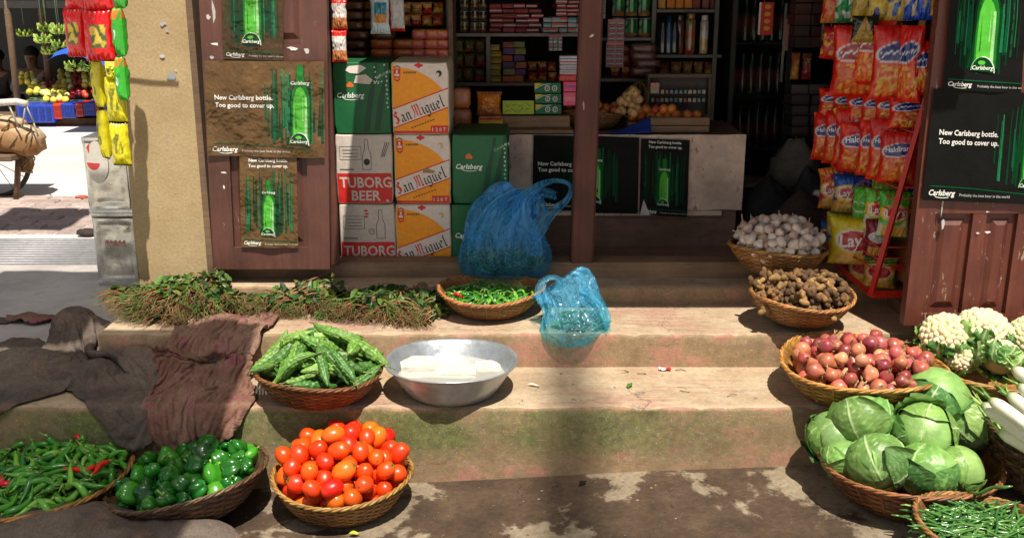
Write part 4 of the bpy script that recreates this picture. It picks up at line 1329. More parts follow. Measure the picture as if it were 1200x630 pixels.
def cabbage(seed, rad, pale=0.0):
    rnd = random.Random(seed); g0 = mixc(rnd.choice(CG), C(150, 185, 105), pale)
    mb = MB(); az = rnd.uniform(0, 6.28)
    def vcol(d):
        # veins radiating over the head from one side
        a = math.atan2(d.y, d.x) - az; u = math.sin(a) * math.cos(math.asin(max(-1, min(1, d.z)))); v = .5 + d.z * .35 + .2 * math.cos(a)
        return mixc(tuple(c * (1 + .22 * n3(d.x * 2.5, d.y * 2.5, d.z * 2.5 + seed)) for c in mixc(g0, C(165, 195, 120), .3)), C(205, 220, 165), .6 * veins(u, v))
    mb.blob(lambda d: Vector((d.x, d.y, d.z * .88)) * rad * (.955 + .02 * n3(d.x * 2, d.y * 2, d.z * 2 + seed)), vcol, 44, 26)
    o = mb.build('cabbage', M_cabbage)
    for k in range(5):
        g = mixc(rnd.choice(CG), C(150, 185, 105), pale * .6)
        a = az + k * 1.75 + rnd.uniform(-.3, .3)
        ml = MB()
        leaf_shell(ml, rad * (1 + .012 * k), Vector((math.cos(a), math.sin(a), 0)), rnd.uniform(1.7, 2.5) if k < 4 else rnd.uniform(1.1, 1.6), g if k < 3 else tuple(c * .75 for c in g), seed * 5 + k, .0 if k < 4 else .05, rnd.uniform(.03, .09) if k < 4 else rnd.uniform(.14, .24), flat=(1, 1, .88))
        ml.build('outer_leaf', M_cabbage, o)
    return o

def place(protos, res, label, cat, group, rnd, tumble=True, sc=1.0):
    objs = []
    for n, (idx, p, yaw, pit) in enumerate(res):
        o = protos[idx % len(protos)].get()
        o.location = p; o.scale = (sc, sc, sc)
        if tumble:
            o.rotation_euler = (rnd.uniform(0, 6.28), rnd.uniform(-1.2, 1.2), rnd.uniform(0, 6.28))
        else:
            o.rotation_euler = Euler((rnd.uniform(0, 6.28), -pit, yaw), 'XYZ')
        tag(o, label, cat, group)
        objs.append(o)
    return objs

def foot(px, py, hw, z0, h):
    """basket foot position for a rim whose ellipse centre is at pixel px,py; hw rim half width in px"""
    p = atz(px, py, z0 + h); return Vector((p.x, p.y, z0)), hw / FPX * depth(p)

rnd = random.Random(11)
# --- tomatoes
c, r = foot(401, 553, 82, gz(-.5, 2.95), .125)
t, M, pf = basket('bamboo_basket', 'bamboo basket heaped with red tomatoes on the ground before the steps', c, r, .125, seed=1, base=.55)
PT = [Proto(tomato(i)) for i in range(7)]
res = settle(M, r, .125, .55, [(.029, [0])] * 165, .095, 2.1, seed=3)
tm = place(PT, res, 'ripe red tomato in the heap filling the bamboo basket on the ground', 'tomato', 'tomatoes heaped in the basket', rnd, True, 1.12)
# --- green peppers
c, r = foot(226, 553, 93, gz(-.95, 2.95) + .02, .13)
t, M, pf = basket('bamboo_basket', 'dark greyish basket of green bell peppers left of the tomatoes, tilted to one side', c, r, .13, tint=STRAWD, seed=2, base=.5, tilt=(0, R(-9)))
PP = [Proto(capsicum(i)) for i in range(7)]
res = settle(M, r * .97, .13, .5, [(.028, [0])] * 115, .055, 1.9, seed=5, sink=.032)
place(PP, res, 'shiny green bell pepper in the dark tilted basket', 'bell pepper', 'green bell peppers in the dark basket', rnd, True, 1.04)
# --- green and red chillies, front left
c, r = foot(46, 556, 108, gz(-1.4, 2.95) + .02, .12)
t, M, pf = basket('bamboo_basket', 'pale bamboo basket of long chillies at the left edge, in front of the grey sacks', c, r, .12, seed=3, base=.5, tilt=(0, R(-4)))
PC = [Proto(chilli(i)) for i in range(9)]
res = settle(M, r, .12, .5, [(.0115, [-.037, 0, .037])] * 215, .06, 1.8, seed=6, cands=16)
place(PC, res, 'green chilli lying among many others in the basket at the left edge', 'chilli', 'green chillies in the left basket', rnd, False, 1.27)
RED = C(205, 35, 14)
top = c.z + .12 + .075
def redc(px, py, yaw, z, L, label, seed):
    o = chilli(seed, L, .0105, RED, 'red_chilli'); o.location = atz(px, py, z); o.rotation_euler = (.3, 0, yaw); tag(o, label, 'chilli', 'red chillies in the left basket')
redc(92, 549, R(200), top - .012, .115, 'long red chilli lying on top of the green chillies, pointing left', 101)
redc(115, 548, R(255), top - .014, .09, 'red chilli pointing to the viewer at the right of the green chilli heap', 102)
redc(88, 512, R(165), top - .008, .07, 'thin red chilli at the back of the green chilli heap', 103)
redc(2, 563, R(150), top - .03, .06, 'short orange red chilli at the far left edge of the chilli basket', 104)
drop_unused(PT); drop_unused(PP); drop_unused(PC)
# --- bitter gourds
c, r = foot(375, 429, 74, Z1 + .004, .105); c.y -= .01
t, M, pf = basket('bamboo_basket', 'dark brown bamboo basket full of warty bitter gourds on the lower step', c, r, .105, tint=[C(120, 78, 42), C(105, 68, 38), C(135, 92, 52), C(90, 58, 34)], seed=4, base=.55)
PG = [Proto(bitter_gourd(i)) for i in range(8)]
res = settle(M, r * .95, .105, .55, [(.0205, [-.052, 0, .052])] * 75, .10, 2.2, seed=8, cands=26, rim_in=1.05)
place(PG, res, 'warty pale green bitter gourd in the heap on the lower step', 'bitter gourd', 'bitter gourds heaped in the basket', rnd, False, 1.0)
drop_unused(PG)
# --- small chillies on the middle step
c, r = foot(575, 338, 61, Z2 + .003, .095)
t, M, pf = basket('bamboo_basket', 'half empty basket of slim green chillies below the big blue bag', c, r, .095, seed=5, base=.5)
PC = [Proto(chilli(40 + i, .062, .0055)) for i in range(6)]
res = settle(M, r * .96, .095, .5, [(.0068, [-.022, 0, .022])] * 130, .018, 1.4, seed=9, sink=.028, cands=12, rim_in=.9)
place(PC, res, 'slim green chilli in the basket below the big blue bag', 'chilli', 'slim green chillies in the middle basket', rnd, False, 1.12)
drop_unused(PC)
o = chilli(105, .05, .006, RED, 'red_chilli'); o.location = atz(538, 347, c.z + .088); o.rotation_euler = (0, 0, .1); tag(o, 'single red chilli among the slim green ones below the blue bag', 'chilli')
# --- garlic
c, r = foot(912, 286, 56, ZS + .003, .105)
t, M, pf = basket('bamboo_basket', 'bamboo basket of white garlic on the door sill, backmost on the right', c, r, .105, seed=6, base=.5)
PL = [Proto(garlic(i)) for i in range(7)]
res = settle(M, r, .105, .5, [(.0195, [0])] * 175, .080, 1.9, seed=10)
place(PL, res, 'pinkish white garlic bulb in the basket on the door sill', 'garlic', 'garlic bulbs heaped in the basket', rnd, True, 1.02)
drop_unused(PL)
# --- ginger
c, r = foot(940, 344, 60, Z2 + .03, .10)
t, M, pf = basket('bamboo_basket', 'bamboo basket of brown ginger roots between the garlic and the onions', c, r, .10, seed=7, base=.52)
PL = [Proto(ginger(i)) for i in range(9)]
res = settle(M, r, .10, .52, [(.0145, [-.008, .008])] * 150, .055, 1.7, seed=12)
place(PL, res, 'knobbly brown ginger root in the basket below the garlic', 'ginger', 'ginger roots heaped in the basket', rnd, False, .9)
drop_unused(PL)
# --- onions
c, r = foot(1010, 424, 95, Z1 + .004, .125)
t, M, pf = basket('bamboo_basket', 'wide yellow bamboo basket of red onions on the right end of the lower step', c, r, .125, seed=8, base=.55, tint=[C(190, 145, 75), C(175, 128, 65), C(205, 165, 95), C(160, 115, 58)])
PL = [Proto(onion(i)) for i in range(10)]
res = settle(M, r * .97, .125, .55, [(.0262, [0])] * 150, .060, 1.9, seed=13, sink=.026, rim_in=.9)
place(PL, res, 'pink and brown skinned onion in the wide yellow basket', 'onion', 'onions in the wide basket', rnd, True, 1.03)
drop_unused(PL)
# --- cabbages
c, r = foot(1067, 536, 103, gz(1.2, 2.9), .14)
bc = c
t, M, pf = basket('bamboo_basket', 'big brown basket of green cabbages on the ground at the right', c, r, .14, seed=9, base=.55, tint=[C(140, 95, 55), C(125, 84, 48), C(155, 110, 66), C(108, 72, 42)])
def cab(px, py, z, rad, seed, label, pale=0, rot=(0, 0, 0)):
    o = cabbage(seed, rad, pale); o.location = atz(px, py, z); o.rotation_euler = rot
    tag(o, label, 'cabbage', 'cabbages piled in the big basket')
zb = bc.z
cab(1011, 491, zb + .235, .096, 31, 'round pale cabbage at the upper left of the cabbage pile', .35, (-.7, .5, .4))
cab(1098, 466, zb + .27, .118, 32, 'largest dark green cabbage on top at the back of the pile', 0, (.4, .3, 1.2))
cab(1083, 508, zb + .22, .098, 33, 'cabbage with strong pale veins in the middle of the pile', .2, (-1.0, .6, 3.0))
cab(1136, 498, zb + .2, .09, 34, 'pale yellowish cabbage at the right of the pile beside the radishes', .75, (-.9, .8, .5))
cab(1029, 542, zb + .165, .094, 35, 'pale cabbage with a ribbed front leaf, front left of the pile', .35, (-1.1, .5, .2))
cab(1088, 551, zb + .15, .094, 36, 'darker cabbage at the front middle of the pile, against the rim', 0, (.6, .3, 2.0))
cab(1126, 549, zb + .15, .078, 37, 'small cabbage at the front right of the pile with a torn leaf', .3, (-.8, -.3, 4.0))
cab(978, 510, zb + .17, .09, 38, 'dark leafy cabbage at the far left of the pile, hanging over the rim', 0, (.2, -.5, .7))
cab(989, 537, zb + .14, .07, 39, 'small cabbage wedged low at the left rim of the pile', .15, (.2, .4, 2.2))
cab(1052, 520, zb + .14, .08, 40, 'shaded cabbage deep in the middle of the pile', 0, (.2, .9, .7))
# ---------------------------------------------------------------- cauliflowers
def cauliflower(seed, rad, label, loc, rot=(0, 0, 0)):
    rnd = random.Random(seed)
    t = thing('cauliflower', label, 'cauliflower', loc, 0, 'cauliflowers in the right hand basket'); t.rotation_euler = rot
    mb = MB(); cr = C(232, 220, 175)
    mb.blob(lambda d: Vector((d.x, d.y, d.z * .75)) * rad * .9, C(190, 178, 130), 16, 10)
    n = 90
    for i in range(n):
        z = 1 - 1.25 * (i + .5) / n; a = i * 2.39996
        q = math.sqrt(max(0, 1 - z * z)); d = Vector((q * math.cos(a), q * math.sin(a), z))
        s = rad * rnd.uniform(.14, .21); p = Vector((d.x, d.y, d.z * .75)) * rad * .92
        cc = tuple(c * rnd.uniform(.85, 1.05) for c in cr)
        mb.M = Matrix.Translation(p)
        mb.blob(lambda e: e * s * (1 + .22 * n3(e.x * 3 + i, e.y * 3, e.z * 3)), cc, 8, 6)
    mb.M = Matrix.Identity(4)
    mb.build('curd', M_curd, t)
    for k in range(8):
        a = k * 2 * PI / 8 + rnd.uniform(-.25, .25); L = rad * rnd.uniform(1.2, 1.9); w = rad * rnd.uniform(.45, .7)
        g = rnd.choice([C(95, 140, 65), C(75, 125, 55), C(120, 160, 80)]); inw = rnd.uniform(.2, .9); sd = rnd.random() * 50
        ml = MB()
        def pos(u, v):
            x = (u - .5) * 2 * w * math.sin(PI * min(1, .1 + .85 * v)) ** .6
            ang = -.9 + v * (.75 + inw * .6)
            rr = rad * 1.05 + (L * .12) * v * (1 - inw)
            e = abs(u - .5) * 2
            pr = rr * math.cos(ang) + rad * .1; pz = rr * 1.0 * math.sin(ang)
            rf = .012 * math.sin(v * 17 + u * 4 + sd) * e + .01 * n3(u * 5, v * 5, sd)
            return ((pr + rf - .012 * e) * math.cos(a) - x * math.sin(a), (pr + rf - .012 * e) * math.sin(a) + x * math.cos(a), pz + .012 * n3(u * 4, v * 6, sd + 9) * e)
        ml.grid(pos, 12, 14, lambda u, v: mixc(g, C(215, 225, 175), max(0, 1 - abs(u - .5) / .07) * (1 - .5 * v)))
        ml.build('leaf', M_leaf, t)
    return t
c, r = foot(1162, 422, 96, Z1 + .004, .125)
t, M, pf = basket('bamboo_basket', 'bamboo basket of cauliflowers below the right door', c, r, .125, seed=10, base=.55)
zc = c.z
cauliflower(1, .082, 'cream cauliflower at the left end of the cauliflower basket', atz(1108, 392, zc + .19), (.25, -.25, .3))
cauliflower(2, .088, 'large cream cauliflower at the back of the basket, against the red door', atz(1152, 386, zc + .21), (.2, .1, 1.3))
cauliflower(3, .07, 'cauliflower wrapped in curled green leaves in the middle of the basket', atz(1172, 420, zc + .15), (1.0, .3, 2.3))
cauliflower(4, .07, 'cauliflower cut off by the right edge of the photo', atz(1203, 392, zc + .19), (.4, .4, 4.3))
cauliflower(5, .055, 'small yellowish cauliflower low at the front left of the basket', atz(1126, 417, zc + .13), (.7, -.5, .3))
# ---------------------------------------------------------------- radishes
def radish(p0, p1, r, label, seed):
    rnd = random.Random(seed); p0 = Vector(p0); p1 = Vector(p1); L = (p1 - p0).length
    t = thing('white_radish', label, 'radish', p0, 0, 'long white radishes at the right edge')
    d = (p1 - p0); n = 14
    mb = MB(); pts = []; rr = []
    for i in range(n + 1):
        q = i / n; pts.append(d * q + Vector((.006 * math.sin(q * 3 + seed), 0, .006 * math.sin(q * 4)))); rr.append(r * (min(1, .45 + q * 5) * (1 - q ** 3 * .85)) + .001)
    mb.tube(pts, rr, lambda q: mixc(C(150, 175, 100), C(225, 222, 205), min(1, q * 9)), 14)
    mb.build('root', M_white, t)
    ml = MB(); dn = d.normalized()
    for k in range(7):
        w = Vector((rnd.uniform(-1, 1), rnd.uniform(-1, 1), rnd.uniform(-.2, 1))) * .022
        ml.tube([dn * .004 + w * .15, -dn * .02 + w * .5, -dn * rnd.uniform(.03, .05) + w], [.004, .003, .001], rnd.choice([C(130, 165, 70), C(165, 190, 110), C(95, 140, 55)]), 6)
    ml.build('leaf_stub', M_leaf, t)
    return t
zr = zc + .02
radish(atz(1150, 474, zr + .12), atz(1240, 545, zr + .05), .021, 'long white radish lying lowest, reaching over the cabbage basket', 1)
radish(atz(1180, 462, zr + .14), atz(1262, 528, zr + .08), .021, 'white radish with pale green stubs, second from the bottom', 2)
radish(atz(1160, 468, zr + .16), atz(1245, 528, zr + .10), .019, 'white radish crossing the middle of the radish pile', 3)
radish(atz(1196, 452, zr + .17), atz(1275, 512, zr + .12), .021, 'white radish third from the bottom at the right edge', 4)
radish(atz(1190, 432, zr + .2), atz(1262, 490, zr + .15), .022, 'white radish topmost, just below the cauliflowers', 5)
radish(atz(1172, 505, zr + .05), atz(1250, 560, zr + .01), .02, 'white radish underneath, half shaded by the others', 6)
c, r = foot(1236, 500, 75, gz(1.7, 3.0) + .03, .2)
basket('bamboo_basket', 'shaded basket under the white radishes at the right edge', c, r, .2, seed=17, tint=STRAWD, base=.6)
# ---------------------------------------------------------------- beans
c, r = foot(1152, 612, 76, gz(1.3, 2.6), .13)
t, M, pf = basket('bamboo_basket', 'basket of long green beans at the bottom right corner, nearest the viewer', c, r, .13, seed=11, base=.55, tint=[C(150, 110, 68), C(130, 94, 58), C(165, 125, 80), C(115, 82, 50)])
def bean(seed):
    rnd = random.Random(seed); L = rnd.uniform(.15, .2); b = rnd.uniform(-.05, .05); g = rnd.choice([C(85, 130, 60), C(70, 115, 50), C(105, 150, 75), C(60, 105, 50)])
    mb = MB(); pts = [((i / 10 - .5) * L, b * ((i / 10 - .5) * 2) ** 2 * .5 + .002 * math.sin(i * 1.3), .003 * math.sin(i + seed)) for i in range(11)]
    mb.tube(pts, [.0012] + [.0036 + .0004 * math.sin(i * 2.2) for i in range(9)] + [.0010], g, 7)
    return mb.build('green_bean', M_glossveg)
PB = [Proto(bean(i)) for i in range(9)]
res = settle(M, r, .10, .55, [(.0042, [-.06, 0, .06])] * 190, .045, 1.6, seed=15, cands=10, rim_in=.97)
# most beans lie roughly one way
rb = random.Random(4)
objs = place(PB, res, 'long slim green bean in the basket at the bottom right corner', 'green bean', 'green beans in the corner basket', rb, False)
for o in objs: o.rotation_euler.z = rb.gauss(.15, .45)
o = bean(99); o.location = atz(1153, 575, c.z + .18); o.rotation_euler = (0, R(35), R(115)); o.scale = (1, 1.5, 1.5)
tag(o, 'single green bean sticking up steeply out of the bean basket', 'green bean')
drop_unused(PB)

# ---------------------------------------------------------------- metal bowl of curd blocks
c, r = foot(529, 423, 77, Z1 + .003, .115); c.y = min(c.y, 3.385)
bowl = thing('metal_bowl', 'round grey aluminium bowl of water and white curd blocks on the lower step', 'bowl', c)
H = .118; mb = MB()
def bp(s): return (r * (.60 + .36 * s ** .75) if s > 0 else r * .60, H * s)
outer = [(0.001, 0), (r * .55, 0.0), (r * .60, .004)] + [bp(s) for s in (.1, .25, .45, .7, .9)] + [(r * .965, H * .97), (r * .985, H), (r * 1.0, H + .001), (r * 1.003, H + .004), (r * .99, H + .006), (r * .955, H + .003)]
inner = [(bp(s)[0] - .003, bp(s)[1] + .003) for s in (.9, .7, .45, .25, .1)] + [(r * .55, .006), (0.001, .006)]
mb.lathe(outer + inner, C(178, 184, 190), 96, fn=lambda a, r_, z: (r_ * (1 + .012 * math.sin(2 * a + 1) * z / H + .006 * n3(math.cos(a) * 3, math.sin(a) * 3, z * 12)), z + .003 * math.sin(3 * a) * z / H))
mb.build('bowl_body', M_alu, bowl)
mw = MB(); wz = H * .56
mw.lathe([(0.001, wz), (bp(.56)[0] - .0035, wz)], (1, 1, 1), 60)
o = mw.build('water', M_water, loc=c); tag(o, 'cloudy water filling the grey metal bowl', 'water')
def block(px, py, z, w, d, h, rz, label, seed):
    rnd = random.Random(seed); mb = MB(); n = 22
    for ax in range(3):
        for sg in (-1, 1):
            def pos(u, v):
                q = [0, 0, 0]; q[ax] = sg; q[(ax + 1) % 3] = (u * 2 - 1) * (sg); q[(ax + 2) % 3] = v * 2 - 1
                p = Vector(q); k = .92 + .08 * (1 / max(1, p.length)) ; p = p * (1 - .07 * max(0, p.length - 1.1))
                p = p * (1 + .06 * n3(p.x * 1.5 + seed, p.y * 1.5, p.z * 1.5) + .02 * n3(p.x * 6, p.y * 6 + seed, p.z * 6) - .05 * max(0, n3(p.x * 2.5, p.y * 2.5, p.z * 2.5 + seed) - .1) * (p.length > 1.35))
                return (p.x * w / 2, p.y * d / 2, p.z * h / 2 + h / 2)
            mb.grid(pos, n, n, C(214, 208, 192))
    o = mb.build('curd_block', M_cheese, loc=atz(px, py, z)); o.rotation_euler.z = rz
    tag(o, label, 'curd block', 'white curd blocks in the metal bowl')
zbb = c.z + .008
block(490, 447, zbb + .0, .125, .11, .080, .12, 'tallest white curd block standing out of the water at the left of the bowl', 1)
block(535, 452, zbb, .15, .10, .066, -.05, 'flat white curd block in the middle of the metal bowl', 2)
block(572, 446, zbb, .09, .09, .063, .1, 'white curd block at the right of the metal bowl', 3)
block(508, 440, zbb, .06, .07, .062, .3, 'small white curd block behind the tallest one in the metal bowl', 4)

# ---------------------------------------------------------------- leafy bundles with roots
def bunch(seed, L=.24, nst=46, green=.5, w=.055):
    rnd = random.Random(seed); mb = MB()
    for i in range(nst):
        a = rnd.uniform(-1, 1); b = rnd.uniform(-1, 1)
        st = [C(142, 106, 70), C(112, 82, 52), C(165, 130, 88), C(98, 94, 46), C(128, 70, 50)]
        if rnd.random() < green * .6: st = [C(95, 120, 50), C(75, 105, 42)]
        cc = rnd.choice(st)
        pts = []
        for k in range(7):
            t = k / 6
            x = -L * .45 + L * t * rnd.uniform(.9, 1.02)
            pts.append((x + rnd.uniform(-.010, .010), a * w * (.35 + .9 * abs(t - .4) * 1.5) + rnd.uniform(-.011, .011), b * w * .45 * (.5 + abs(t - .4)) + rnd.uniform(-.009, .009)))
        mb.tube(pts, [.001, .0022, .0028, .003, .0026, .002, .0012], cc, 5, cap=False)
        # rootlets
        for q in range(1):
            p = Vector(pts[0]); mb.tube([p, p + Vector((-.02, rnd.uniform(-.02, .02), rnd.uniform(-.02, .006))), p + Vector((-.035, rnd.uniform(-.03, .03), rnd.uniform(-.03, 0)))], [.0009, .0007, .0003], cc, 3, cap=False)
    mb2 = MB()
    for i in range(int(130 * green) + 40):
        t = rnd.betavariate(1.9, 1.5); x = -L * .45 + L * t * 1.08
        p = Vector((x, rnd.uniform(-1, 1) * w * (.7 + .5 * t), rnd.uniform(-.8, .9) * w * .6))
        s = rnd.uniform(.009, .022); g = rnd.choice([C(62, 96, 34), C(44, 78, 28), C(80, 112, 42), C(100, 106, 44), C(38, 64, 28)])
        Mx = Matrix.Translation(p) @ Euler((rnd.uniform(-1.1, 1.1), rnd.uniform(-1, 1), rnd.uniform(0, 6.28))).to_matrix().to_4x4()
        mb2.M = Mx
        mb2.add([(-s, 0, 0), (-s * .3, -s * .55, s * .18), (s * .6, -s * .45, s * .14), (s * 1.1, 0, -s * .1), (s * .6, s * .45, s * .14), (-s * .3, s * .55, s * .18), (0, 0, -s * .05)],
                [(0, 1, 6), (1, 2, 6), (2, 3, 6), (3, 4, 6), (4, 5, 6), (5, 0, 6)], g)
    mb2.M = Matrix.Identity(4)
    o = mb.build('herb_bundle', M_stem); mb2.build('leaves', M_leaf, o)
    return o
BP = [bunch(i, .20, 54, .55) for i in range(4)] + [bunch(10 + i, .17, 50, .28) for i in range(3)]
BP = [Proto(o) for o in BP]
rnd = random.Random(21)
def heap(specs, label, group):
    for (px, py, z, yaw, k, sc) in specs:
        o = BP[k].get(); o.location = atz(px, py, z); o.rotation_euler = (rnd.uniform(-.3, .3), rnd.uniform(-.15, .25), yaw); o.scale = (sc * 1.35, sc * 1.3, sc * 1.1)
        tag(o, label, 'herb bundle', group)
z = Z2 + .025
heap([(172, 356, z, .4, 4, 1), (195, 362, z, .9, 0, 1), (222, 366, z, 1.5, 5, 1), (250, 364, z, 1.9, 1, 1), (274, 360, z, 2.4, 6, 1), (165, 344, z + .02, .2, 2, 1), (190, 346, z + .045, 1.0, 5, 1.05),
      (215, 349, z + .055, 1.4, 4, 1.05), (242, 348, z + .05, 1.8, 3, 1.05), (268, 350, z + .03, 2.2, 0, 1), (200, 340, z + .075, 1.1, 2, 1), (228, 340, z + .075, 1.7, 1, 1), (250, 345, z + .05, 2.0, 6, 1), (178, 349, z + .04, .8, 3, 1), (286, 358, z, 2.7, 2, .9)],
     'green herb bundle with tangled brown roots in the big heap below the pillar', 'herb bundles heaped by the pillar')
heap([(318, 356, z, 1.2, 0, 1), (340, 352, z, 1.6, 1, 1), (362, 354, z, 1.5, 2, 1), (385, 358, z, 1.7, 3, 1), (350, 346, z + .03, .6, 0, 1), (330, 360, z - .01, 2.2, 4, .9), (400, 354, z, 1.3, 1, 1)],
     'leafy green herb bundle laid behind the bitter gourds, below the left door', 'herb bundles behind the bitter gourds')
heap([(422, 360, z, 1.5, 5, 1), (445, 362, z, 1.3, 6, 1), (468, 364, z, 1.8, 4, 1), (490, 366, z, 1.6, 5, 1), (505, 364, z, 1.0, 6, .9), (430, 352, z + .03, .9, 2, 1), (460, 354, z + .03, 2.0, 1, 1), (488, 356, z + .02, 1.2, 0, .9)],
     'herb bundle with orange brown roots hanging forward, left of the slim chilli basket', 'root bundles beside the slim chillies')
drop_unused(BP)
# spring onion stubs beside the gourd basket
mb = MB()
for k in range(5):
    x = -.024 + .012 * k
    mb.tube([(x * .6, .03, .05), (x * .8, .01, .03), (x, -.012, .004)], [.004, .0045, .003], lambda t: mixc(C(70, 100, 40), C(225, 222, 205), t), 7)
    mb.tube([(x, -.012, .004), (x + .003, -.03, -.001)], [.002, .0004], C(190, 175, 145), 4)
o = mb.build('spring_onions', M_leaf, loc=atz(309, 462, Z1 + .012)); tag(o, 'few white spring onion ends left of the bitter gourd basket', 'spring onion')

# ---------------------------------------------------------------- draped sacks
PROF1 = [(1.6, .0), (3.215, .0), (3.222, Z1), (6.0, Z1)]
PROF2 = [(1.6, .0), (3.215, .0), (3.222, Z1), (3.605, Z1), (3.61, Z2), (6.0, Z2)]
def inside(p, poly):
    r = False; n = len(poly)
    for i in range(n):
        (x0, y0), (x1, y1) = poly[i], poly[(i + 1) % n]
        if (y0 > p[1]) != (y1 > p[1]) and p[0] < (x1 - x0) * (p[1] - y0) / (y1 - y0) + x0: r = not r
    return r
SIMS = []
def sack(name, label, outline, mat, bumps, seed, folds=.03, fdir=(1, 0), n=64, prof=PROF1, base=0.0, amp=.03, wl=.13, humps=()):
    """outline in photograph pixels; the cloth starts gathered in waves over the steps and is then let fall by the cloth solver"""
    pr = [(y, z + (base if i < 2 else 0)) for i, (y, z) in enumerate(prof)]
    qs = [0]
    for (a, b) in zip(pr[:-1], pr[1:]): qs.append(qs[-1] + math.hypot(b[0] - a[0], b[1] - a[1]))
    def at(q):
        q = max(0, min(qs[-1] - 1e-6, q))
        for i in range(len(pr) - 1):
            if q <= qs[i + 1]:
                t = (q - qs[i]) / (qs[i + 1] - qs[i]); return (pr[i][0] + (pr[i + 1][0] - pr[i][0]) * t, pr[i][1] + (pr[i + 1][1] - pr[i][1]) * t)
        return pr[-1]
    soft = .07
    def sm(q):
        K = [at(q + soft * (k - 3) / 3) for k in range(7)]
        y = sum(k[0] for k in K) / 7; z = sum(k[1] for k in K) / 7
        t = at(q + soft); u = at(q - soft); ty, tz = t[0] - u[0], t[1] - u[1]; L = math.hypot(ty, tz) or 1
        return y, z, -tz / L, ty / L
    def hit(px, py):
        d = ray(px, py)
        for i in range(len(pr) - 1):
            (y0, z0), (y1, z1) = pr[i], pr[i + 1]
            den = d.y * (z1 - z0) - d.z * (y1 - y0)
            if abs(den) < 1e-9: continue
            s_ = ((y0 - EYE.y) * (z1 - z0) - (z0 - EYE.z) * (y1 - y0)) / den
            y = EYE.y + d.y * s_; z = EYE.z + d.z * s_
            t = ((y - y0) * (y1 - y0) + (z - z0) * (z1 - z0)) / ((y1 - y0) ** 2 + (z1 - z0) ** 2)
            if -1e-6 <= t <= 1: return (EYE.x + d.x * s_, qs[i] + t * (qs[i + 1] - qs[i]))
        return (EYE.x, 0)
    poly = [hit(a, b) for a, b in outline]
    xs = [p[0] for p in poly]; ys = [p[1] for p in poly]; x0, x1, y0, y1 = min(xs), max(xs), min(ys), max(ys)
    B = [(*hit(a, b), s, h) for a, b, s, h in bumps]
    def P(x, q):
        fx, fy = fdir; u = x * fx + q * fy; v = -x * fy + q * fx
        ph = u / wl * 2 * PI + 2.2 * n3(v * 3, u * 2, seed)
        h = amp * (1 + math.sin(ph)) * (.6 + .8 * n3(u * 2 + 9, v * 2, seed)) + amp * .5 * (1 + math.sin(v / wl * 3.1 + 3 * n3(u * 4, v * 3, seed))) + .012 * n3(x * 14, q * 14, seed)
        for bx, by, sg, hh in B: h += hh * math.exp(-(math.hypot(x - bx, q - by) / sg) ** 2.4)
        y, z, ny, nz = sm(q); h += .03
        return (x, y + ny * h, z + nz * h + abs(ny) * .02)
    nx = n; nq = int(n * (y1 - y0) / (x1 - x0)) if x1 > x0 else n
    nq = max(30, min(110, nq)); vs = []; vq = []; cache = {}; fs = []
    def vid(i, j):
        if (i, j) not in cache:
            x = x0 + (x1 - x0) * i / nx; q = y0 + (y1 - y0) * j / nq
            cache[(i, j)] = len(vs); vs.append(P(x, q)); vq.append((x, q))
        return cache[(i, j)]
    for j in range(nq):
        for i in range(nx):
            if inside((x0 + (x1 - x0) * (i + .5) / nx, y0 + (y1 - y0) * (j + .5) / nq), poly): fs.append((vid(i, j), vid(i + 1, j), vid(i + 1, j + 1), vid(i, j + 1)))
    from collections import Counter
    ec = Counter(tuple(sorted((f[k], f[(k + 1) % 4]))) for f in fs for k in range(4))
    bd = {i for e, c_ in ec.items() if c_ == 1 for i in e}
    for i in bd:
        x, y = vq[i]; best = None
        for k in range(len(poly)):
            (ax, ay), (bx, by) = poly[k], poly[(k + 1) % len(poly)]
            dx, dy = bx - ax, by - ay; L2 = dx * dx + dy * dy or 1e-9
            t = min(1, max(0, ((x - ax) * dx + (y - ay) * dy) / L2)); qx, qy = ax + dx * t, ay + dy * t
            d = math.hypot(x - qx, y - qy)
            if best is None or d < best[0]: best = (d, qx, qy)
        vs[i] = P(best[1], best[2])
    me = bpy.data.meshes.new(name); me.from_pydata(vs, [], fs); me.materials.append(mat)
    o = bpy.data.objects.new(name, me); COL.objects.link(o)
    tag(o, label, 'sack', 'old jute sacks laid over the step')
    SIMS.append(o)
    return o
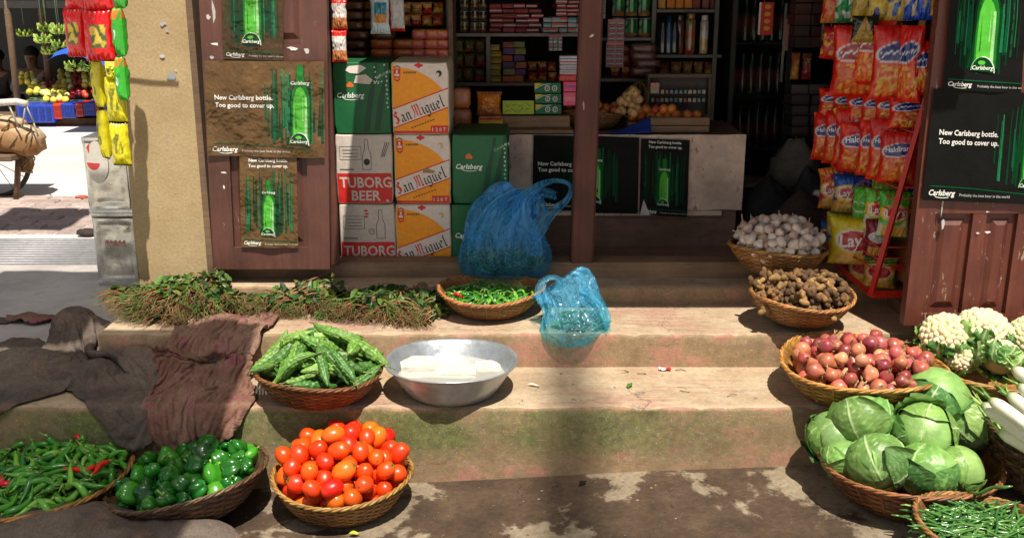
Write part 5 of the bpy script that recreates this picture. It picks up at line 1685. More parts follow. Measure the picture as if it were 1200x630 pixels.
def run_cloth(frames=26):
    """lets the sacks fall onto the steps, then keeps the settled shape as an ordinary mesh"""
    tmp = []
    def coll(mb):
        o = mb.build('support', M_matte); c = o.modifiers.new('c', 'COLLISION'); o.collision.thickness_outer = .006; o.collision.thickness_inner = .05; o.collision.cloth_friction = 60; tmp.append(o)
    m = MB(); m.box(-3.2, 1, 3.232, 5.2, -.5, Z1, BROWN); coll(m)
    m = MB(); m.box(-1.54, 1, 3.618, 5.0, -.4, Z2, BROWN); coll(m)
    m = MB(); m.box(-3.2, 1, 1.2, 3.6, -.6, -.035, BROWN); coll(m)
    for (x, y, z, rx, ry, rz_) in HUMPS:
        m = MB(); m.M = Matrix.Translation((x, y, z)); m.blob(lambda d: Vector((d.x * rx, d.y * ry, d.z * rz_)), BROWN, 20, 12); coll(m)
    for o in SIMS:
        c = o.modifiers.new('cloth', 'CLOTH'); st = c.settings
        st.quality = 5; st.mass = .35; st.tension_stiffness = 12; st.compression_stiffness = 12; st.shear_stiffness = 4; st.bending_stiffness = .12; st.air_damping = 3
        c.collision_settings.distance_min = .006; c.collision_settings.collision_quality = 2
        c.collision_settings.use_self_collision = True; c.collision_settings.self_distance_min = .006; c.collision_settings.self_friction = 20
        c.point_cache.frame_start = 1; c.point_cache.frame_end = frames
    SC.frame_start = 1; SC.frame_end = frames
    for f in range(1, frames + 1): SC.frame_set(f)
    dg = bpy.context.evaluated_depsgraph_get(); new = []
    for o in SIMS: new.append(bpy.data.meshes.new_from_object(o.evaluated_get(dg)))
    for o, me in zip(SIMS, new):
        o.modifiers.clear()
        cen = Vector(me.vertices[0].co); me.transform(Matrix.Translation(-cen)); o.data = me; o.location = cen
        me.polygons.foreach_set('use_smooth', [True] * len(me.polygons))
        so_ = o.modifiers.new('thick', 'SOLIDIFY'); so_.thickness = .006; so_.offset = 0
        sb = o.modifiers.new('sub', 'SUBSURF'); sb.levels = 1; sb.render_levels = 1
    for o in tmp: bpy.data.objects.remove(o)
    SC.frame_set(1)
HUMPS = []
sack('jute_sack', 'dark grey jute sack crumpled over the pavement edge, humped at its top',
     [(54, 384), (66, 364), (92, 360), (124, 372), (160, 386), (200, 406), (216, 440), (208, 474), (198, 506), (170, 528), (144, 530), (124, 496), (104, 472), (84, 464), (58, 452), (46, 420)],
     M_sackgrey, [(92, 396, .13, .10), (165, 425, .10, .05)], 3, fdir=(.8, .6), n=76, amp=.036, wl=.2)
sack('jute_sack', 'brownish grey jute sack spread flat at the far left edge',
     [(-60, 412), (0, 404), (30, 396), (62, 398), (84, 420), (90, 462), (60, 468), (30, 474), (0, 482), (-60, 486)],
     M_sackfront, [(20, 428, .16, .03)], 8, fdir=(.5, .8), n=62, amp=.034, wl=.2)
sack('jute_sack', 'reddish brown jute sack with purple streaks draped down the steps',
     [(160, 424), (184, 398), (220, 376), (258, 362), (300, 350), (352, 346), (356, 376), (340, 398), (326, 424), (328, 466), (306, 496), (270, 516), (226, 540), (170, 548), (136, 534), (136, 500), (146, 470), (154, 446)],
     M_sackbrown, [(255, 400, .12, .04)], 14, fdir=(.75, -.65), n=76, prof=PROF2, amp=.038, wl=.24)
sack('jute_sack', 'grey jute sack lying in the foreground at the bottom left corner',
     [(-60, 590), (40, 588), (120, 590), (185, 592), (235, 604), (270, 620), (292, 640), (300, 720), (-60, 720)],
     M_sackfront, [(60, 640, .3, .09), (170, 650, .25, .07)], 23, fdir=(.3, .9), n=66, base=.0, amp=.012)
for (px_, py_, z_, rx_, ry_, rz_) in ((90, 398, Z1, .09, .07, .14), (165, 432, Z1, .09, .05, .09), (30, 430, Z1, .13, .09, .07), (118, 442, Z1, .06, .05, .07), (70, 432, Z1, .05, .06, .05), (225, 470, Z1, .06, .05, .05), (285, 440, Z1, .07, .07, .05), (60, 645, -.03, .36, .23, .115), (190, 655, -.03, .27, .2, .095), (262, 384, Z2, .10, .05, .04)):
    p_ = atz(px_, py_, z_); HUMPS.append((p_.x, p_.y, z_ - .01, rx_, ry_, rz_))
run_cloth()
mb = MB()
mb.grid(lambda u, v: ((u - .5) * .24, (v - .5) * .13, .012 + .03 * max(0, n3(u * 3, v * 3, 2)) + .02 * math.exp(-((u - .4) ** 2 + (v - .5) ** 2) * 14)), 30, 20, BROWN,
        keep=lambda u, v: ((u - .5) / .5) ** 2 + ((v - .5) / .5) ** 2 < .8 + .5 * n3(u * 4, v * 4, 6))
o = mb.build('cloth_rag', M_sackbrown, loc=atz(40, 376, Z1)); so = o.modifiers.new('t', 'SOLIDIFY'); so.thickness = .006
tag(o, 'small maroon rag lying on the pavement behind the grey sacks', 'rag')
mb = MB()
mb.grid(lambda u, v: ((u - .5) * .5, (v - .5) * .06, .006 + .012 * max(0, n3(u * 6, v * 3, 2))), 30, 8, BROWN, keep=lambda u, v: abs(v - .5) < .3 + .4 * n3(u * 4, 0, 6))
o = mb.build('cloth_rag', M_sackgrey, loc=atz(-15, 377, Z1)); so = o.modifiers.new('t', 'SOLIDIFY'); so.thickness = .004
tag(o, 'thin dark strip of cloth on the pavement at the far left edge', 'rag')
mb = MB()
mb.grid(lambda u, v: ((u - .5) * .075, .01 * n3(u * 4, v * 4), v * .07 + .01 * n3(u * 5, v * 3, 7)), 10, 10, lambda u, v: tuple(c * (1 + .3 * n3(u * 6, v * 6)) for c in C(50, 140, 45)))
o = mb.build('plastic_scrap', M_plastic, loc=atz(172, 419, Z1)); o.rotation_euler = (-.5, 0, 0); tag(o, 'bright green plastic scrap between the grey sack and the step', 'plastic scrap')

# ---------------------------------------------------------------- blue bags
def bag_from_rings(name, label, rings, mat, seed, pleat=.10, nr=64):
    """rings: list of (centre, rx, ry, rz tilt vec, pleat amount)"""
    mb = MB(); vs = []; n = nr
    # refine rings by Catmull interpolation
    def cat(a, b, c_, d, t):
        return .5 * ((2 * b) + (-a + c_) * t + (2 * a - 5 * b + 4 * c_ - d) * t * t + (-a + 3 * b - 3 * c_ + d) * t ** 3)
    R_ = [(Vector(r_[0]), r_[1], r_[2], r_[3]) for r_ in rings]; fine = []
    for i in range(len(R_) - 1):
        q = [R_[max(0, i - 1)], R_[i], R_[i + 1], R_[min(len(R_) - 1, i + 2)]]
        for k in range(6):
            t = k / 6; fine.append(tuple(cat(q[0][j], q[1][j], q[2][j], q[3][j], t) for j in range(4)))
    fine.append(R_[-1])
    m = len(fine)
    for i, (c_, rx, ry, pl_) in enumerate(fine):
        t = fine[min(i + 1, m - 1)][0] - fine[max(i - 1, 0)][0]; t.normalize()
        ux = Vector((1, 0, 0)); ux = (ux - t * ux.dot(t)).normalized(); uy = t.cross(ux)
        for k in range(n):
            a = 2 * PI * k / n
            w = n3(math.cos(a) * 2.2 + seed, math.sin(a) * 2.2, i * .05) * 1.5 + 1.0 * n3(math.cos(a) * 7 + seed, math.sin(a) * 7, i * .07) + .5 * n3(math.cos(a) * 16, math.sin(a) * 16 + seed, i * .05)
            q = 1 + pl_ * w + .03 * n3(math.cos(a) * 3, math.sin(a) * 3, i * .35 + seed)
            vs.append(c_ + ux * (rx * q * math.cos(a)) + uy * (ry * q * math.sin(a)))
    fs = [(i * n + k, i * n + (k + 1) % n, (i + 1) * n + (k + 1) % n, (i + 1) * n + k) for i in range(m - 1) for k in range(n)]
    fs.append(tuple(range(n - 1, -1, -1)))
    mb.add(vs, fs, (1, 1, 1), True)
    return mb
def ribbon(mb, pts, ws, seed, ref=(0, -1, 0), fold=.012):
    """flat crumpled strap through pts; ws widths; ref roughly the direction it faces"""
    pts = [Vector(p) for p in pts]; m = len(pts)
    f = []
    for i in range(m - 1):
        for k in range(5):
            t = k / 5; q = [pts[max(0, i - 1)], pts[i], pts[i + 1], pts[min(m - 1, i + 2)]]
            p = .5 * ((2 * q[1]) + (-q[0] + q[2]) * t + (2 * q[0] - 5 * q[1] + 4 * q[2] - q[3]) * t * t + (-q[0] + 3 * q[1] - 3 * q[2] + q[3]) * t ** 3)
            f.append((p, ws[i] * (1 - t) + ws[i + 1] * t))
    f.append((pts[-1], ws[-1])); m = len(f); nw = 10; vs = []
    for i, (p, w) in enumerate(f):
        t = (f[min(i + 1, m - 1)][0] - f[max(0, i - 1)][0]).normalized(); s = t.cross(Vector(ref)).normalized(); r_ = s.cross(t)
        for k in range(nw + 1):
            u = k / nw - .5
            vs.append(p + s * (u * w) + r_ * (fold * n3(u * 4, i * .18, seed) + fold * .6 * math.sin(u * 9)))
    mb.add(vs, [(i * (nw + 1) + k, i * (nw + 1) + k + 1, (i + 1) * (nw + 1) + k + 1, (i + 1) * (nw + 1) + k) for i in range(m - 1) for k in range(nw)], (1, 1, 1), True)

def contents(name, label, cen, rx, ry, rz_, seed, n, cat='greens'):
    rnd = random.Random(seed); mb = MB()
    for i in range(n):
        a = rnd.uniform(0, 6.28); q = math.sqrt(rnd.random()); z = rnd.uniform(-1, 1); k = math.sqrt(max(0, 1 - z * z)) * q ** .4
        p = Vector((rx * k * math.cos(a), ry * k * math.sin(a), rz_ * z)); L = rnd.uniform(.03, .07); d = rnd.uniform(0, 6.28)
        v = Vector((math.cos(d), math.sin(d) * .6, rnd.uniform(-.5, .5))) * L
        g = rnd.choice([C(50, 110, 45), C(75, 140, 60), C(35, 85, 40), C(110, 160, 80)])
        mb.tube([p - v * .5, p + Vector((0, 0, .01)), p + v * .5], [.003, .006, .002], g, 5, flat=.4)
    o = mb.build(name, M_leaf, loc=cen); tag(o, label, cat); return o
Yb = 4.09
W = lambda x, y, dy=0: aty(x, y, Yb + dy)
s = depth(W(592, 290)) / FPX
# big bag stands on the upper step against the sill
rings = [(W(592, 324), 40 * s, .045, .02), (W(592, 318), 51 * s, .062, .03), (W(591, 302, .0), 55 * s, .072, .05), (W(590, 286, .0), 50 * s, .07, .09), (W(590, 270, .01), 41 * s, .062, .16),
         (W(594, 256, .01), 33 * s, .05, .24), (W(600, 244, .02), 28 * s, .035, .30), (W(606, 234, .02), 24 * s, .024, .34), (W(612, 227, .02), 18 * s, .016, .34)]
mb = bag_from_rings('x', '', rings, M_bag1, 3, nr=110)
ribbon(mb, [W(628, 300, -.07), W(622, 278, -.06), W(612, 258, -.05), W(612, 236, -.04), W(628, 220, -.02), W(648, 212), W(664, 214), W(669, 222), W(664, 234), W(650, 246), W(634, 262, -.03), W(624, 282, -.06)],
       [.06, .08, .08, .06, .036, .024, .018, .016, .022, .036, .07, .06], 5)
ribbon(mb, [W(556, 290, -.05), W(566, 266, -.04), W(580, 244, -.03), W(598, 230, -.02), W(616, 226), W(630, 234), W(632, 250)], [.07, .07, .06, .05, .045, .05, .06], 9, fold=.02)
ribbon(mb, [W(590, 292, -.08), W(596, 262, -.06), W(610, 240, -.03), W(634, 226, .0), W(652, 230, .01)], [.10, .08, .06, .05, .04], 12, fold=.022)
cen = W(592, 327)
mb.v = [tuple(Vector(v) - cen) for v in mb.v]
o = mb.build('plastic_bag', M_bag1, loc=cen); tag(o, 'large blue plastic bag with an open handle loop, standing in the doorway', 'plastic bag')
contents('leafy_greens', 'green leaves showing through the large blue plastic bag', W(591, 305, .005), 46 * s, .052, .055, 5, 300)
# small pale bag slumped over the step edge
Y2 = 3.72
W2 = lambda x, y, dy=0: aty(x, y, Y2 + dy); s2 = depth(W2(675, 360)) / FPX
rings = [(W2(682, 401, -.12), 7 * s2, .015, .03), (W2(680, 396, -.12), 24 * s2, .035, .05), (W2(676, 384, -.08), 39 * s2, .055, .09), (W2(674, 368, -.03), 38 * s2, .07, .14), (W2(672, 352, .0), 33 * s2, .065, .2),
         (W2(670, 338, .03), 31 * s2, .055, .26), (W2(668, 327, .05), 30 * s2, .045, .32), (W2(664, 319, .06), 27 * s2, .03, .36), (W2(660, 314, .06), 21 * s2, .015, .4)]
mb = bag_from_rings('x', '', rings, M_bag2, 31, nr=100)
ribbon(mb, [W2(640, 346, -.03), W2(636, 328, .0), W2(640, 316, .02), W2(652, 311, .03), W2(662, 318, .02)], [.05, .045, .035, .03, .04], 15, fold=.016)
ribbon(mb, [W2(650, 340, -.05), W2(655, 352, -.07), W2(668, 350, -.09), W2(682, 342, -.09), W2(692, 340, -.06)], [.016, .016, .014, .018, .03], 17, fold=.005)
ribbon(mb, [W2(684, 326, .0), W2(700, 340, -.03), W2(708, 362, -.07), W2(714, 384, -.10)], [.05, .05, .045, .02], 19, fold=.018)
cen = W2(682, 400)
mb.v = [tuple(Vector(v) - cen) for v in mb.v]
mb.v = [(x + .10 * max(0, z) ** 1.0 * -.3, y, z * .84) for x, y, z in mb.v]
o = mb.build('plastic_bag', M_bag2, loc=cen); tag(o, 'small pale blue plastic bag slumped over the edge of the middle step', 'plastic bag')
contents('leafy_greens', 'green vegetables showing through the small pale blue bag', W2(680, 380, -.03), 30 * s2, .055, .045, 7, 110)

# ---------------------------------------------------------------- little things on the steps and ground
def leaf_bit(px, py, z, L, w, rz, col, label, name='fallen_leaf', m=M_leaf):
    mb = MB(); mb.grid(lambda u, v: ((u - .5) * L, (v - .5) * w * math.sin(PI * min(1, max(0.02, u))), .006 + .012 * u * abs(v - .5) + .004 * math.sin(u * 5)), 10, 4, col)
    o = mb.build(name, m, loc=atz(px, py, z)); o.rotation_euler = (0, 0, rz); tag(o, label, name.split('_')[-1]); return o
leaf_bit(738, 453, Z1, .05, .02, 1.2, C(80, 140, 45), 'small green leaf on the lower step in front of the blue bag')
leaf_bit(583, 410, Z1, .03, .012, .3, C(60, 90, 45), 'tiny dark leaf at the bowl rim on the lower step')
leaf_bit(732, 437, Z1, .03, .006, .1, C(120, 110, 60), 'dry brown leaf stalk on the lower step behind the green leaf')
leaf_bit(683, 567, .02, .04, .02, .8, C(25, 20, 15), 'dark dead leaf on the ground at the foot of the steps')
leaf_bit(625, 453, Z1, .05, .012, -.3, C(225, 220, 205), 'white paper shred on the lower step right of the bowl', 'paper_shred', M_paint)
leaf_bit(415, 627, gz(-.4, 2.6), .035, .02, 0, C(190, 190, 60), 'yellow peel scrap on the ground below the tomato basket', 'peel_scrap')
leaf_bit(520, 398, Z2 - .12, .02, .004, 1.4, C(130, 110, 60), 'bit of straw standing behind the metal bowl', 'straw_bit')
mb = MB()
mb.grid(lambda u, v: ((u - .5) * .045, (v - .5) * .024, .008 + .008 * n3(u * 5, v * 5)), 8, 6, lambda u, v: C(215, 215, 220) if u < .55 else C(175, 50, 50))
o = mb.build('candy_wrapper', M_plastic, loc=atz(779, 434, Z1)); tag(o, 'crumpled white and red sweet wrapper on the lower step', 'wrapper')
rnd = random.Random(77)
mb = MB()
for i in range(170):
    x, y = rnd.uniform(-1.4, 1.3), rnd.uniform(2.45, 3.2); s_ = rnd.uniform(.002, .006); z = gz(x, y)
    mb.M = Matrix.Translation((x, y, z + s_ * .3)); mb.blob(lambda d: Vector((d.x, d.y * .8, d.z * .5)) * s_, rnd.choice([C(110, 90, 70), C(70, 55, 40), C(150, 130, 100)]), 6, 4, False)
for i in range(60):
    x, y = rnd.uniform(-1.0, 1.2), rnd.choice([rnd.uniform(3.26, 3.6), rnd.uniform(3.64, 3.95)]); z = Z1 if y < 3.61 else Z2; s_ = rnd.uniform(.001, .003)
    mb.M = Matrix.Translation((x, y, z + .001)); mb.blob(lambda d: Vector((d.x, d.y * .8, d.z * .5)) * s_, rnd.choice([C(110, 90, 70), C(70, 55, 40)]), 6, 4, False)
for i in range(46):
    y = rnd.choice([rnd.uniform(2.5, 3.2), rnd.uniform(3.28, 3.6), rnd.uniform(3.66, 3.98)]); x = rnd.uniform(-1.0, 1.1); z = gz(x, y) if y < 3.22 else (Z1 if y < 3.61 else Z2)
    a = rnd.uniform(0, 6.28); L = rnd.uniform(.01, .045); mb.M = Matrix.Translation((x, y, z + .003))
    mb.tube([(0, 0, 0), (L * .5 * math.cos(a), L * .5 * math.sin(a), .003), (L * math.cos(a + .3), L * math.sin(a + .3), 0)], rnd.uniform(.0006, .0014), rnd.choice([C(150, 125, 80), C(90, 75, 50), C(95, 105, 50), C(60, 45, 35)]), 4)
mb.M = Matrix.Identity(4)
o = mb.build('gravel', M_matte); o['kind'] = 'stuff'
# ================================================================== INTERIOR OF THE SHOP
rnd = random.Random(5)
# white counter chest
ct = thing('shop_counter', 'low counter with a scuffed white painted front board in the doorway', 'counter', (0, YC, .455))
def cpart(mb, name, mat): 
    o = mb.build(name, mat, ct); o.location = (0, -YC, -.455); return o
xL = aty(534, 200, YC).x; zb1 = aty(700, 246, YC).z
mb = MB()
def pan(u, v):
    x = xL + (cx1 - xL) * u; z = zb1 + (cz1 - zb1) * v
    e = .004 * n3(x * 12, z * 12) if v in (0, 1) else 0
    return (x, YC, z + e)
mb.grid(pan, 60, 10, BROWN)
mb.box(xL, cx1, YC + .004, YC + .03, zb1 + .006, cz1 - .006, BROWN)
cpart(mb, 'front_board', M_panel)
mb = MB(); mb.box(xL, cx1 - .09, YC + .006, YC + .028, zb1 - .03, zb1 - .004, BROWN, .003); cpart(mb, 'ledge', M_panel)
mb = MB(); mb.box(xL, cx1 - .02, YC + .03, YC + .5, .456, cz1 - .03, BROWN); cpart(mb, 'base', M_plinth)
mb = MB(); mb.box(xL - .02, cx1 + .006, YC + .012, YC + .55, cz1 - .028, cz1 - .004, BROWN, .004); cpart(mb, 'counter_top', M_oldwood)
ZC = cz1 - .003

def boxed(name, label, cat, px0, px1, py0, py1, Y, d, col, group=None, mat=M_paint, art=None, rz=0, z0=None, bev=.004, base_col=None):
    """an upright pack placed by its outline in the photograph at depth Y"""
    a = aty(px0, py1, Y); b = aty(px1, py0, Y)
    w = b.x - a.x; h = b.z - a.z
    if z0 is not None: h = max(.02, b.z - z0)
    zz = z0 if z0 is not None else a.z
    mb = MB(); mb.box(-w / 2, w / 2, 0, d, 0, h, col, bev)
    if art: art(mb, w, h)
    o = mb.build(name, mat, loc=((a.x + b.x) / 2, Y, zz)); o.rotation_euler.z = rz
    tag(o, label, cat, group); return o
def stripes(cols, logo=None):
    def f(mb, w, h):
        n = len(cols)
        for i, c in enumerate(cols):
            mb.rect(-w * .47, w * .47, h * (.04 + .92 * i / n), h * (.04 + .92 * (i + 1) / n), c, 1)
        if logo:
            mb.text(logo[0], h * logo[1], 0, h * logo[2], logo[3], 3, bold=.02)
    return f

# shelves: left bay (bread), middle bays, right bay, cabinets
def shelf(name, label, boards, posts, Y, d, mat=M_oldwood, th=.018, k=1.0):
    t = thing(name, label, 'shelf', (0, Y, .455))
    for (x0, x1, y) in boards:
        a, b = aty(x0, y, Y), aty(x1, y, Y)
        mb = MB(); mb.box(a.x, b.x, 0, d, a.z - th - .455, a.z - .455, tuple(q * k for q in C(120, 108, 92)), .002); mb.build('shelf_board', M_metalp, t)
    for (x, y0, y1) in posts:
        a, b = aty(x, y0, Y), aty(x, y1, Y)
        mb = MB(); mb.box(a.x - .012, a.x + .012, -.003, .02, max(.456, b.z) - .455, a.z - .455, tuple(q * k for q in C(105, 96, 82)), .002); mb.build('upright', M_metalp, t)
    return t
YS = 5.45
shelf('wall_shelf', 'grey metal shelves with red packets behind the stacked cartons', [(522, 690, 39), (572, 690, -28), (522, 655, 97), (522, 690, -60)], [(572, 39, 97), (524, -60, 240), (692, -60, 240)], YS, .3)
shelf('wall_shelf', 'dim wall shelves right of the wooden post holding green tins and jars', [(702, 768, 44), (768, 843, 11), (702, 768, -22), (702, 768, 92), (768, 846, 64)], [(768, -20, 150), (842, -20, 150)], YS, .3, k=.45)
mb = MB(); a, b = aty(395, 70, 4.72), aty(526, 70, 4.72)
t = thing('wall_shelf', 'wooden shelf of wrapped bread just above the beer cartons', 'shelf', (0, 4.72, .455))
mb.box(a.x, b.x, 0, .3, a.z - .02 - .455, a.z - .455, BROWN); mb.build('shelf_board', M_oldwood, t)
mb = MB(); mb.box(a.x - .02, a.x, 0, .3, .001, 1.2, BROWN); mb.build('side_panel', M_oldwood, t)
mb = MB(); mb.box(b.x, b.x + .02, 0, .3, .001, 1.2, BROWN); mb.build('side_panel', M_oldwood, t)
zsh = a.z

# wrapped bread loaves: soft pillow boxes
def loaf(w, h, d, col, colt, seed, lab='bread'):
    r_ = random.Random(seed); mb = MB()
    def P(dv):
        q = Vector((math.copysign(abs(dv.x) ** .45, dv.x) * w / 2, math.copysign(abs(dv.y) ** .45, dv.y) * d / 2, math.copysign(abs(dv.z) ** .5, dv.z) * h / 2))
        return q * (1 + .04 * n3(dv.x * 3 + seed, dv.y * 3, dv.z * 3)) + Vector((0, 0, h / 2))
    def cl(dv):
        if dv.z > .35 or abs(dv.x) < .2 and dv.z > 0: return mixc(col, colt, .8)
        return mixc(col, colt, .5 * max(0, n3(dv.x * 4, dv.y * 4, dv.z * 4 + seed)))
    mb.blob(P, cl, 26, 16)
    # gathered ends of the wrapper
    return mb.build('bread_loaf', M_plastic)
LP = [Proto(loaf(.105, .045, .12, C(175, 85, 40), C(215, 130, 60), i)) for i in range(2)] + [Proto(loaf(.07, .045, .12, C(200, 95, 90), C(225, 140, 70), 5 + i)) for i in range(3)] + [Proto(loaf(.105, .04, .12, C(95, 55, 30), C(130, 80, 45), 9 + i)) for i in range(2)]
for j, pyb in enumerate((69, 56, 43)):
    row = [(418, 5), (448, 0), (474, 1), (490, 2), (506, 3), (520, 4)] if j < 2 else [(420, 6), (450, 5), (492, 2), (507, 3), (520, 4)]
    for px, k in row:
        p = aty(px, pyb, 4.79); o = LP[k].get(); o.location = (p.x, 4.79, zsh + .001 + j * .043); o.rotation_euler.z = rnd.uniform(-.08, .08)
        tag(o, 'loaf in an orange and brown wrapper stacked on the shelf above the beer cartons' if k != 5 and k != 6 else 'dark brown wrapped loaf at the left of the bread shelf', 'bread', 'wrapped loaves on the bread shelf')
for j, pyb in enumerate((28, 15, 2)):
    for px, k in ((415, 6), (440, 5), (410, 5)):
        if px == 410: continue
        p = aty(px, pyb, 4.79); o = LP[k].get(); o.location = (p.x, 4.79, zsh + .001 + (3 + j) * .043)
        tag(o, 'dark brown wrapped loaf high in the pile on the bread shelf', 'bread', 'wrapped loaves on the bread shelf')
drop_unused(LP)

# two loaves and packets standing on the ledge right of the cartons
YL = YC + .03
zl = aty(560, 155, YL).z
mb = MB(); a, b = aty(529, 157, YL), aty(668, 157, YL)
tl = thing('timber_ledge', 'rough timber plank ledge on the counter between the cartons and the post', 'ledge', (0, YL, ZC))
x0, x1 = a.x, aty(672, 157, YL).x
xb0 = aty(529, 157, YL).x
zl = max(zl, ZC + .02)
mb = MB(); mb.box(xb0, x1, .0, .26, .001, zl - ZC, BROWN, .003); mb.build('plank', M_sill, tl)
def packp(w, h, d, colfn, name, seed, loc, label, cat, text=None, mat=M_plastic, rz=0, tilt=0, group=None, crimp=.12):
    """pillow pack standing upright: local x right, z up, facing -y"""
    mb = MB()
    def thick(u, v):
        e = (1 - abs(2 * v - 1) ** 3.5); f = (1 - abs(2 * u - 1) ** 3)
        return d / 2 * max(0, e) ** .7 * max(0, f) ** .6
    def P(side):
        def g(u, v):
            wz = 1 - .10 * math.sin(PI * v) * (1 if crimp else 0)
            x = (u - .5) * w * wz
            t = thick(u, v); wr = 0
            edge = max(0, 1 - min(v, 1 - v) / .22)
            wr = .0035 * math.sin(u * 40 + seed) * edge + .006 * n3(u * 4, v * 4, seed) * (t / (d / 2 + 1e-6)) + .004 * n3(u * 11, v * 9, seed + 2)
            return (x + .004 * n3(v * 5, seed, 0), side * (t + (wr if 0 < u < 1 and 0 < v < 1 else 0)), v * h)
        return g
    cf = lambda u, v: colfn(u, v)
    f = P(-1); mb.grid(f, 30, 36, cf)
    b_ = P(1); mb.grid(lambda u, v: b_(1 - u, v), 14, 18, lambda u, v: colfn(.02, v))
    if text:
        for (st, size, tx, tz, col, rot) in text:
            def mapf(px, pz):
                u = min(.98, max(.02, px / w + .5)); v = min(.98, max(.02, pz / h)); q = f(u, v); return (q[0], q[1] - .0025, q[2])
            mb.text(st, size, tx, tz, col, align='CENTER', shear=.15, bold=.02, rot=rot, mapf=mapf)
    o = mb.build(name, mat, loc=loc); o.rotation_euler = (tilt, 0, rz); tag(o, label, cat, group)
    return o
def onbench(px, dx=0): p = aty(px, 150, YL + .05); return Vector((p.x, YL + .07, zl + .001))
mb0 = loaf(.092, .092, .1, C(190, 110, 60), C(205, 130, 95), 21); mb0.location = onbench(541); tag(mb0, 'golden wrapped loaf on the plank bench, the lower of two right of the orange cartons', 'bread', 'loaves standing on the bench')
mb1 = loaf(.088, .095, .1, C(205, 125, 70), C(215, 140, 110), 22); mb1.location = onbench(541) + Vector((0, 0, .092)); tag(mb1, 'golden wrapped loaf lying on top of another right of the orange cartons', 'bread', 'loaves standing on the bench')
boxed('food_packet', 'cream and yellow packet with a red top band under the orange bag', 'packet', 561, 589, 137, 157, YL + .04, .07, C(200, 190, 120), None, M_plastic, stripes([C(190, 180, 110), C(195, 185, 120), C(230, 180, 20), C(205, 45, 25)]), z0=zl + .001)
p = onbench(573); zk = aty(573, 137, YL + .04).z
packp(.118, .11, .06, lambda u, v: C(215, 130, 20) if .35 < v < .85 else C(190, 110, 60), 'food_packet', 3, (p.x, YL + .08, zk + .002), 'plump orange yellow food bag on top of the cream packet', 'packet', None)
# green sign card with handwriting
def card_art(mb, w, h):
    r2 = random.Random(2)
    for row in (.62, .25):
        x = -w * .44
        while x < w * .42:
            pts = [(x + i * .006, h * (row + .0) + r2.uniform(-.006, .014)) for i in range(5)]
            mb.stroke(pts, .0022, C(40, 70, 35), 2); x += .032
boxed('price_card', 'lime green handwritten card between the bread and the green battery boxes', 'sign', 589, 626, 118, 134, YL + .06, .004, C(165, 190, 40), None, M_paint, card_art, z0=None)
mb = MB(); q0, q1 = aty(588, 136, YL + .07), aty(627, 155, YL + .07)
mb.box(q0.x, aty(668, 150, YL + .07).x, YL + .075, YL + .25, zl, q0.z, BROWN, .004); o = mb.build('wooden_crate', M_sill); tag(o, 'low rough wooden crate under the lime green card', 'crate')
zc2 = q0.z
def batt(mb, w, h):
    mb.rect(-w * .49, w * .49, h * .05, h * .95, C(15, 105, 60), 1)
    mb.poly([(-w * .49, h * .95), (-w * .49, h * .45), (-w * .2, h * .95)], C(225, 190, 40), 2)
    mb.stroke([(-w * .48, h * .4), (-w * .2, h * .8), (w * .1, h * .9)], h * .08, C(200, 200, 200), 2)
    for sx in (-.02, .26):
        mb.disc(w * sx, h * .48, h * .26, h * .28, C(200, 205, 200), 3); mb.disc(w * sx, h * .48, h * .16, h * .17, C(30, 30, 30), 4); mb.disc(w * sx, h * .48, h * .07, h * .07, C(210, 210, 210), 5)
for k, (y0, y1, nm) in enumerate(((122, 134, 'lowest'), (110, 121.5, 'middle'), (97, 109.5, 'topmost'))):
    boxed('battery_box', 'green box with two round marks, %s of the three beside the post' % nm, 'box', 627 - (k == 2) * .8, 658 - (k == 2) * .5, y0, y1, YL + .09, .1, C(10, 90, 50), 'green battery boxes', M_paint, batt)
for k, (y0, y1, c1, lab) in enumerate(((108, 124, C(215, 70, 110), 'lower pink paper packet with white flower print beside the post'), (96, 107.5, C(225, 60, 120), 'upper pink and violet packet beside the post'))):
    boxed('soap_packet', lab, 'packet', 660, 676, y0, y1, YL + .09, .08, c1, 'pink packets by the post', M_plastic, stripes([c1, C(160, 60, 130) if k else C(220, 110, 130), c1]))
boxed('soap_packet', 'red packet on top of the pink packets beside the post', 'packet', 655, 676, 88, 95.6, YL + .12, .08, C(200, 40, 30), 'pink packets by the post', M_plastic)
for k, (y0, y1) in enumerate(((82, 87.5), (76, 81.5), (66, 75.5))):
    boxed('matchbox_pack', 'white box with red lines, %s of the small pile beside the post' % ('bottom', 'middle', 'top')[k], 'box', 656, 677, y0, y1, YL + .12, .08, C(200, 200, 205), 'white boxes by the post', M_paint, stripes([C(205, 205, 210), C(190, 80, 80), C(210, 210, 215), C(120, 125, 180), C(210, 210, 212)]))

